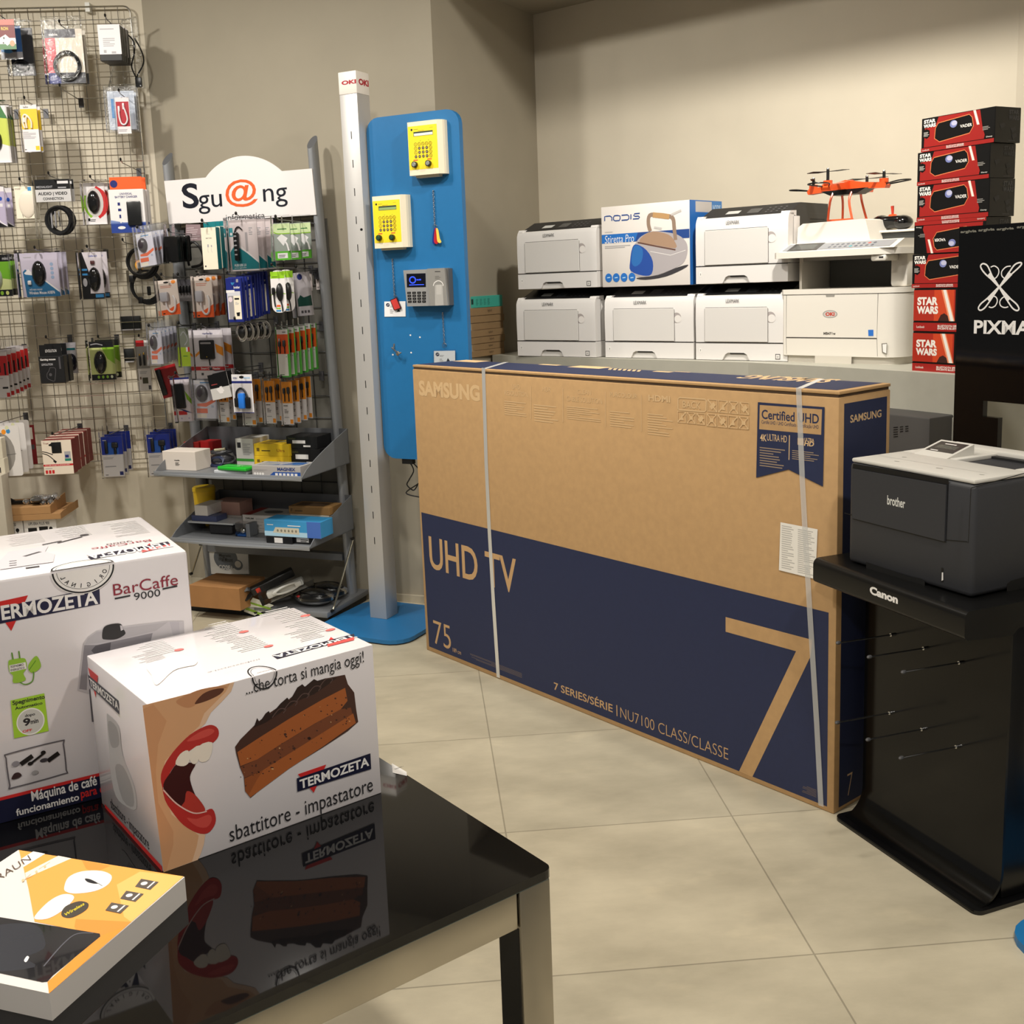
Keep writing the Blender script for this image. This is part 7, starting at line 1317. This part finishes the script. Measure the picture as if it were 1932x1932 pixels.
def upright(px0, px1, y, z, top, depth, mat, name, label, group=None, deco=None, cat='box'):
    f = S.front(y); x0 = f.uv(*px0)[0]; x1 = f.uv(*px1)[0]; zt3 = f.uv(*top)[1]; F = S.moved(x0, y, z); b = MB(); b.box(F, (0, 0, .0005), (x1 - x0, depth, zt3 - z), mat, .001, 1)
    if deco: deco(De(b, F.front(0), .0005), De(b, F.top(zt3 - z), .0005), x1 - x0, zt3 - z, depth)
    tag(b.build(name, at=F.w((x1 - x0) / 2, depth / 2, 0)), label, cat, group); return F, x1 - x0, zt3 - z
upright(s6(296, 300), s6(420, 300), -.13, ZB1, s6(300, 236), .06, M(170, 40, 34, .5), 'red_box', 'dark red box half hidden behind the white box, on the left', 'red boxes behind the white box'); upright(s6(440, 380), s6(535, 330), -.12, ZB1, s6(440, 232), .07, C['r'], 'red_box', 'bright red box between the white box and the grey bag', 'red boxes behind the white box')
f_ = S.front(-.17); c_ = f_.hit(*s6(600, 290)); t = thing('cable_bag', V3((c_.x, c_.y, ZB1)), 'grey see-through bag stuffed with dark cables on the upper shelf', 'cable'); F_ = Fr((c_.x, c_.y, ZB1 + .045), -22); rn = random.Random(9)
b = MB(); b.ball(F_.w(0, 0, -.018), .055, .045, .026, F_, M(46, 46, 50, .35), 14)
for k in range(5): b.tube(smooth([F_.w(.05 * math.cos(a) * rn.uniform(.7, 1.1), .035 * math.sin(a), .012 + .01 * rn.random()) for a in [j * .7 + k for j in range(9)]], 4), .004, M(60, 60, 64, .4), 6)
b.tube([F_.w(-.02, -.02, .025), F_.w(.03, -.01, .03)], .006, M(196, 190, 160, .5), 6); b.build('cable', t); b = MB(); b.ball(F_.w(0, 0, -.012), .075, .05, .034, F_, BAG, 14); b.build('bag', t)
f_ = S.front(-.22); c_ = f_.hit(*s6(560, 385)); b = MB(); F_ = Fr((c_.x, c_.y, ZB1 + .02), -22)
for q in range(4): b.tube([F_.w(.035 * math.cos(a), .012 * math.sin(a) + .003 * q, .018 * math.sin(a) + .002 * q) for a in [j * math.pi / 10 for j in range(20)]], .0028, M(30, 40, 70, .4), 6, closed=True)
tag(b.build('cable_coil', at=(c_.x, c_.y, ZB1)), 'small dark blue cable coil behind the green case on the upper shelf', 'cable')
F, w, h = onshelf(ZB1, s6(540, 500), s6(820, 520), s6(520, 468), .07, M(200, 204, 210, .25), 'clear_pack', 'pale flat pack lying under the bright green case', 'packet', bevel=.004)
b = MB(); F2 = F.moved(.02, .0, h + .0006, -.12); b.box(F2, (0, 0, 0), (w * .92, .075, .016), M(40, 190, 50, .15, coat=.5), .005, 3); De(b, F2.top(.016), .0006).rectuv(.012, .01, w * .6, .05, M(70, 206, 80, .12)); tag(b.build('green_case', at=F2.w(.05, .03, 0)), 'bright green glossy case lying on a pale pack, front of the upper shelf', 'case')
def d_gr(f, t, w, h, d): f.rectuv(0, h * .16, w, h * .26, M(70, 160, 60, .5)); f.rectuv(w * .1, h * .66, w * .3, h * .86, INK); f.linesuv(w * .4, h * .4, w * .9, h * .85, 7, FINE)
upright(s6(735, 430), s6(878, 430), -.17, ZB1, s6(720, 208), .13, M(216, 214, 208, .5), 'white_box', 'tall white box with a green stripe in the middle of the upper shelf', deco=d_gr)
def d_ye(f, t, w, h, d): f.linesuv(w * .22, h * .4, w * .55, h * .56, 1, INK); f.rectuv(w * .08, h * .38, w * .16, h * .66, M(120, 96, 20, .5)); f.textuv('Ultra', w * .66, h * .36, w * .88, h * .6, M(150, 50, 30, .5)); t.ellipseuv(w * .55, d * .6, w * .16, d * .16, M(150, 140, 90, .5))
F, w, h = upright(s6(882, 440), s6(1168, 440), -.17, ZB1, s6(882, 350), .12, C['y'], 'yellow_box', 'lower yellow box on the upper shelf, behind the clear topped box', 'yellow boxes on the upper shelf', d_ye)
stackon(F, w, h, s6(878, 350), s6(878, 252), s6(1166, 350), .12, C['y'], 'yellow_box', 'upper yellow box with dark print on the upper shelf', group='yellow boxes on the upper shelf', deco=d_ye)
def d_bk(f, t, w, h, d): f.rectuv(w * .2, h * .42, w * .62, h * .68, PAPER); f.rectuv(w * .55, h * .14, w * .78, h * .28, PAPER); f.textuv('Tonerbox', w * .06, h * .76, w * .3, h * .88, M(110, 110, 70, .5)); t.linesuv(w * .2, d * .2, w * .8, d * .8, 6, M(70, 70, 72, .4))
F, w, h = upright(s6(1172, 400), s6(1425, 400), -.15, ZB1, s6(1172, 290), .12, M(20, 20, 22, .4), 'toner_box', 'lower of two black boxes with white labels on the upper shelf', 'black boxes with white labels', d_bk)
stackon(F, w, h, s6(1146, 285), s6(1146, 190), s6(1400, 285), .12, M(20, 20, 22, .4), 'toner_box', 'upper of two black boxes with white labels on the upper shelf', group='black boxes with white labels', deco=d_bk)
def d_mg(f, t, w, h, d):
    f.polyuv([(w * .34, 0), (w, 0), (w, h * .45), (w * .45, h * .42)], M(44, 84, 160, .4)); f.textuv('MAGNEX', w * .53, h * .55, w * .90, h * .85, M(40, 60, 120, .4), .04); f.linesuv(w * .03, h * .5, w * .33, h * .66, 2, FINE)
    for k in range(6): f.rectuv(w * (.48 + .08 * k), h * .1, w * (.535 + .08 * k), h * .32, PAPER)
    for k in range(4): f.ellipseuv(w * (.06 + .055 * k), h * .2, .006, .006, PAPER, n=10)
    t.rectuv(w * .08, d * .1, w * .95, d * .95, M(150, 160, 176, .15)); t.polyuv([(w * .35, d * .12), (w * .95, d * .4), (w * .95, d * .9), (w * .7, d * .85)], M(50, 100, 170, .2)); t.strokeuv([(w * .5, d * .3), (w * .62, d * .8)], .004, PAPER)
onshelf(ZB1, s6(862, 515), s6(1262, 522), s6(860, 428), .10, M(176, 172, 170, .4), 'drill_box', 'grey and blue clear topped box at the front right of the upper shelf', deco=d_mg)
# lower shelf
b = MB(); f_ = S.front(-.10); c_ = f_.hit(*s6(465, 700)); F_ = Fr((c_.x, c_.y, ZB2 + .001), -22); x0_ = f_.uv(*s6(392, 700))[0]; x1_ = f_.uv(*s6(540, 700))[0]; zt4 = f_.uv(*s6(465, 605))[1]; r_t = (x1_ - x0_) / 2
b.tube([F_.w(0, 0, z) for z in (0, .004, zt4 - ZB2 - .03, zt4 - ZB2 - .02)], [r_t * .86, r_t * .9, r_t, r_t], C['y'], 20); b.tube([F_.w(0, 0, z) for z in (zt4 - ZB2 - .02, zt4 - ZB2 - .006, zt4 - ZB2)], [r_t * 1.05, r_t * 1.05, r_t * .95], M(226, 190, 40, .4), 20)
tag(b.build('yellow_tub', at=F_.o), 'round yellow tub at the back left of the lower shelf', 'tub')
F, w, h = onshelf(ZB2, s6(500, 1000), s6(690, 1030), s6(455, 915), .09, M(40, 40, 44, .3), 'clear_pack', 'dark item in crumpled plastic at the bottom left of the lower shelf', 'packet', bevel=.008)
F, w, h = stackon(F, w, h, s6(310, 935), s6(330, 915), s6(700, 935), .12, M(200, 204, 208, .25), 'clear_pack', 'flat pale plastic pack lying across the dark item on the lower shelf', 'packet')
F, w, h = stackon(F.moved(0, .01, 0), w, h, s6(360, 905), s6(360, 845), s6(565, 905), .08, M(70, 80, 120, .3), 'blister_pack', 'small blue and black pack in clear plastic under the little white box', 'packet')
F, w, h = stackon(F, w, h, s6(385, 830), s6(385, 762), s6(490, 830), .12, M(222, 218, 214, .5), 'white_box', 'little white box on top of the plastic packs, lower shelf')
F, w, h = upright(s6(555, 960), s6(780, 960), -.15, ZB2, s6(575, 838), .12, M(214, 208, 204, .4), 'white_box', 'white printed box under the pinkish plastic pack on the lower shelf', deco=lambda f, t, w, h, d: (f.linesuv(w * .1, h * .7, w * .35, h * .78, 1, INK), f.strokeuv([(w * .5, h * .75), (w * .65, h * .85), (w * .75, h * .7)], .003, M(150, 60, 50, .5))))
F, w, h = stackon(F, w, h, s6(545, 830), s6(560, 730), s6(760, 830), .10, M(190, 150, 140, .25), 'plastic_pack', 'pinkish item in crumpled clear plastic in the middle of the lower shelf', 'packet')
def d_ws(f, t, w, h, d): f.textuv('DRUM', w * .07, h * .35, w * .25, h * .6, INK, .03); f.linesuv(w * .3, h * .3, w * .7, h * .65, 2, FINE); t.rectuv(0, 0, w * .18, d, M(160, 60, 56, .5)); t.ellipseuv(w * .5, d * .5, w * .2, d * .2, M(110, 110, 112, .5))
F, w, h = upright(s6(790, 985), s6(1010, 985), -.19, ZB2, s6(785, 945), .15, M(214, 210, 206, .4), 'cartridge_box', 'bottom of three flat white boxes on the lower shelf', 'flat white boxes on the lower shelf', d_ws)
F, w, h = stackon(F, w, h, s6(785, 940), s6(785, 895), s6(1015, 940), .15, M(214, 210, 206, .4), 'cartridge_box', 'middle of three flat white boxes on the lower shelf', group='flat white boxes on the lower shelf', deco=d_ws)
F, w, h = stackon(F, w, h, s6(782, 890), s6(782, 838), s6(1150, 890), .15, M(214, 210, 206, .4), 'cartridge_box', 'topmost of three flat white boxes, with a red stripe', group='flat white boxes on the lower shelf', deco=d_ws)
F, w, h = upright(s6(1180, 930), s6(1500, 930), -.15, ZB2, s6(1180, 832), .10, M(206, 200, 186, .5), 'white_box', 'pale box under the brown box at the back right of the lower shelf')
stackon(F, w, h, s6(1165, 825), s6(1165, 768), s6(1500, 825), .11, M(160, 122, 74, .6), 'brown_box', 'flat brown box at the back right of the lower shelf', deco=lambda f, t, w, h, d: (f.linesuv(w * .15, h * .4, w * .4, h * .55, 1, INK), f.textuv('F', w * .05, h * .3, w * .1, h * .7, INK), t.rectuv(w * .1, d * .2, w * .8, d * .8, M(90, 70, 50, .6))))
b = MB(); f_ = S.front(-.24); c_ = f_.hit(*s6(780, 960)); F_ = Fr(onz(*s6(725, 1020), ZB2), -22); k_ = .036; b.box(F_, (0, 0, .001), (.075, .06, .062), CLEAR); t = thing('camera_cube', F_.w(.037, .03, 0), 'small clear cube with a chrome and blue gadget inside, lower shelf', 'packet'); b.build('clear_case', t)
b = MB(); b.ball(F_.w(.028, .02, .022), .018, .014, .016, F_, CHROME, 12); b.box(F_, (.005, .005, .002), (.05, .045, .010), M(40, 110, 200, .3)); b.build('gadget', t); b = MB(); b.box(F_, (.055, .0, .001), (.075, .058, .06), M(150, 154, 160, .4)); b.build('card', t)
F, w, h = onshelf(ZB2, s6(978, 1072), s6(1192, 1078), s6(975, 1012), .10, M(22, 22, 24, .4), 'black_box', 'left of two flat black boxes under the blue power strip carton', group='flat black boxes under the blue carton', deco=lambda f, t, w, h, d: f.rectuv(w * .32, h * .1, w * .64, h * .8, PAPER))
F1_, w1_, h1_ = F, w, h
onshelf(ZB2, s6(1196, 1078), s6(1365, 1080), s6(1196, 1018), .10, M(22, 22, 24, .4), 'black_box', 'right of two flat black boxes under the blue power strip carton', group='flat black boxes under the blue carton', deco=lambda f, t, w, h, d: (f.rectuv(w * .2, h * .25, w * .8, h * .85, PAPER), f.linesuv(w * .4, h * .3, w * .78, h * .75, 2, INK)))
def d_bl(f, t, w, h, d):
    f.rectuv(0, 0, w, h * .3, M(176, 214, 236, .4)); f.linesuv(w * .05, h * .68, w * .2, h * .78, 1, PAPER); f.linesuv(w * .42, h * .66, w * .72, h * .78, 1, PAPER); f.polyuv([(w * .15, h * .22), (w * .2, h * .56), (w * .62, h * .56), (w * .62, h * .16)], M(206, 200, 180, .5)); f.rectuv(w * .76, 0, w, h, M(70, 110, 190, .4))
    for k in range(6): f.ellipseuv(w * (.24 + .065 * k), h * .36, .005, .006, M(130, 126, 110, .5), n=8)
stackon(F1_, w1_, h1_, s6(965, 1005), s6(965, 880), s6(1430, 1005), .10, M(60, 150, 206, .4), 'power_strip_carton', 'light blue power strip carton at the front right of the lower shelf', deco=d_bl)
# bottom of the stand
ZB0 = .0525
onshelf(ZB0, s6(352, 1600), s6(762, 1612), s6(345, 1420), .20, M(164, 118, 72, .75, noise=.05, nscale=20), 'cardboard_box', 'brown cardboard box on the base of the stand', deco=lambda f, t, w, h, d: t.strokeuv([(0, d * .5), (w, d * .5)], .002, M(120, 84, 50, .8)))
f_ = S.front(-.015); b = MB(); q = [f_.uv(*s6(*p)) for p in ((478, 1330), (832, 1330), (822, 1085), (475, 1090))]; b.prism([S.w(u, -.015, v) for u, v in q], S.b * .008, M(214, 212, 208, .5)); d = De(b, f_, .0006)
d.ellipse(s6(640, 1200), s6(738, 1200), s6(640, 1102), M(96, 102, 110, .5), n=32); d.ellipse(s6(740, 1255), s6(782, 1255), s6(740, 1212), M(96, 102, 110, .5), n=24); d.ellipse(s6(742, 1250), s6(768, 1250), s6(742, 1222), M(206, 200, 190, .5), n=20); d.ellipse(s6(632, 1132), s6(642, 1132), s6(632, 1122), PAPER, n=10)
d.text('Magnetic', s6(588, 1192), s6(684, 1168), INK, .02); d.text('Wall Mount', s6(580, 1224), s6(698, 1198), INK, .02); d.text('CO2EA', s6(585, 1290), s6(705, 1262), M(200, 198, 194, .5), .04)
tag(b.build('mount_card', at=fp(*s6(650, 1330), -.015)), 'white card with a grey round print behind the brown cardboard box', 'card')
pa, pb = onz(*s6(850, 1520), ZB0 + .14), onz(*s6(1215, 1330), ZB0 + .15); pa2 = S.front(-.31).hit(*s6(850, 1480)); pb2 = S.front(-.19).hit(*s6(1200, 1305))
dv = (pb2 - pa2); L_ = dv.length; dv = dv.normalized(); sd = dv.cross(V3((0, 0, 1))).normalized(); upv = sd.cross(dv)
F_ = Fr(pa2, axes=(dv, -sd, upv)); t = thing('power_strip', pa2, 'black power strip with a red switch lying across the stand base', 'power strip')
b = MB(); b.box(F_, (0, -.026, -.018), (L_, .026, .018), M(20, 20, 21, .4), .008, 3); 
d = De(b, F_.front(-.026), .0006)
for k in range(6): d.ellipseuv(.07 + (L_ - .09) * k / 5.4, .0, .014, .012, M(8, 8, 8, .5), n=14)
b.build('body', t); b = MB(); b.box(F_, (.022, -.030, -.010), (.042, -.025, .010), M(200, 50, 30, .35), .002); b.build('switch', t)
b = MB()
for q in range(4): b.tube([F_.w(-.03 + .035 * math.cos(a), .004 * q - .01, .02 * math.sin(a) + .003 * q) for a in [j * math.pi / 10 for j in range(20)]], .004, BLACK, 6, closed=True)
b.build('cable', t)
pa2 = S.front(-.32).hit(*s6(985, 1500)); pb2 = S.front(-.24).hit(*s6(1280, 1375)); dv = (pb2 - pa2); L_ = dv.length; dv = dv.normalized(); sd = dv.cross(V3((0, 0, 1))).normalized(); upv = sd.cross(dv); F_ = Fr(pa2, axes=(dv, -sd, upv))
t = thing('power_strip', pa2, 'white power strip with coiled white cable in a clear bag', 'power strip'); b = MB(); b.box(F_, (0, -.03, -.016), (L_, .024, .012), M(214, 212, 206, .4), .006, 2); b.build('body', t); b = MB()
for q in range(3): b.tube(smooth([F_.w(.03 + .11 * (1 + math.cos(a)) * .5 + .006 * q, -.036 - .004 * q, .014 * math.sin(a)) for a in [j * math.pi / 6 for j in range(12)]], 3, True), .004, M(226, 224, 218, .4), 6, closed=True)
b.box(F_, (.13, -.05, -.01), (.16, -.034, .012), M(226, 224, 218, .4), .004); b.build('cable', t); b = MB(); b.box(F_, (-.03, -.06, -.025), (L_ + .04, .03, .024), BAG); b.build('bag', t)
b = MB(); q = [S.front(-.30 + .0 * i).hit(*s6(*p)) for i, p in enumerate(((790, 1640), (880, 1675), (1040, 1590), (865, 1525)))]; f_ = Pl(q[0], q[1] - q[0], q[3] - q[0]); b.prism(q, V3((0, .002, -.001)), M(226, 228, 214, .4)); d = De(b, S.front(-.30), .0007)
d.poly([s6(800, 1622), s6(812, 1605), s6(952, 1660), s6(930, 1672)], M(140, 180, 60, .5)); d.poly([s6(830, 1572), s6(842, 1560), s6(1020, 1612), s6(1004, 1626)], M(140, 180, 60, .5)); d.text('equip', s6(880, 1632), s6(935, 1612), M(120, 130, 120, .5)); d.poly([s6(870, 1645), s6(905, 1642), s6(900, 1658), s6(880, 1660)], INK)
tag(b.build('label_card', at=q[0]), 'white and green label card sticking out over the front of the stand base', 'card')
rn = random.Random(4); gsn = 0
for k, (x, y, w_, lab) in enumerate(((1380, 1570, .085, 'black bag of cables on the stand base, nearest to the front'), (1480, 1480, .09, 'black bag of cables on the stand base, against the right stay'), (1300, 1500, .07, 'black bag of cables on the stand base, beside the white power strip'))):
    yy = (-.20, -.10, -.13)[k]; f_ = S.front(yy); c_ = f_.hit(*s6(x, y)); F_ = Fr((c_.x, c_.y, ZB0 + .034), -22); t = thing('cable_bag', F_.w(0, 0, -.034), lab, 'cable', 'black bags of cables on the stand base')
    b = MB(); b.ball(F_.w(0, 0, -.002), w_, .058, .032, F_, M(20, 20, 22, .25), 14)
    for q in range(5): b.tube(smooth([F_.w(w_ * .9 * math.cos(a) * rn.uniform(.7, 1), .045 * math.sin(a), .012 + .014 * rn.random()) for a in [j * .8 + q for j in range(8)]], 4), .0045, M(22, 22, 24, .25), 6)
    b.build('cable', t); b = MB(); b.ball(F_.o, w_ * 1.12, .07, .034, F_, BAG, 14); b.build('bag', t)
    if k == 0: b = MB(); b.ball(F_.w(-.05, -.05, .012), .010, .006, .006, F_, C['r'], 8); b.build('red_tip', t)
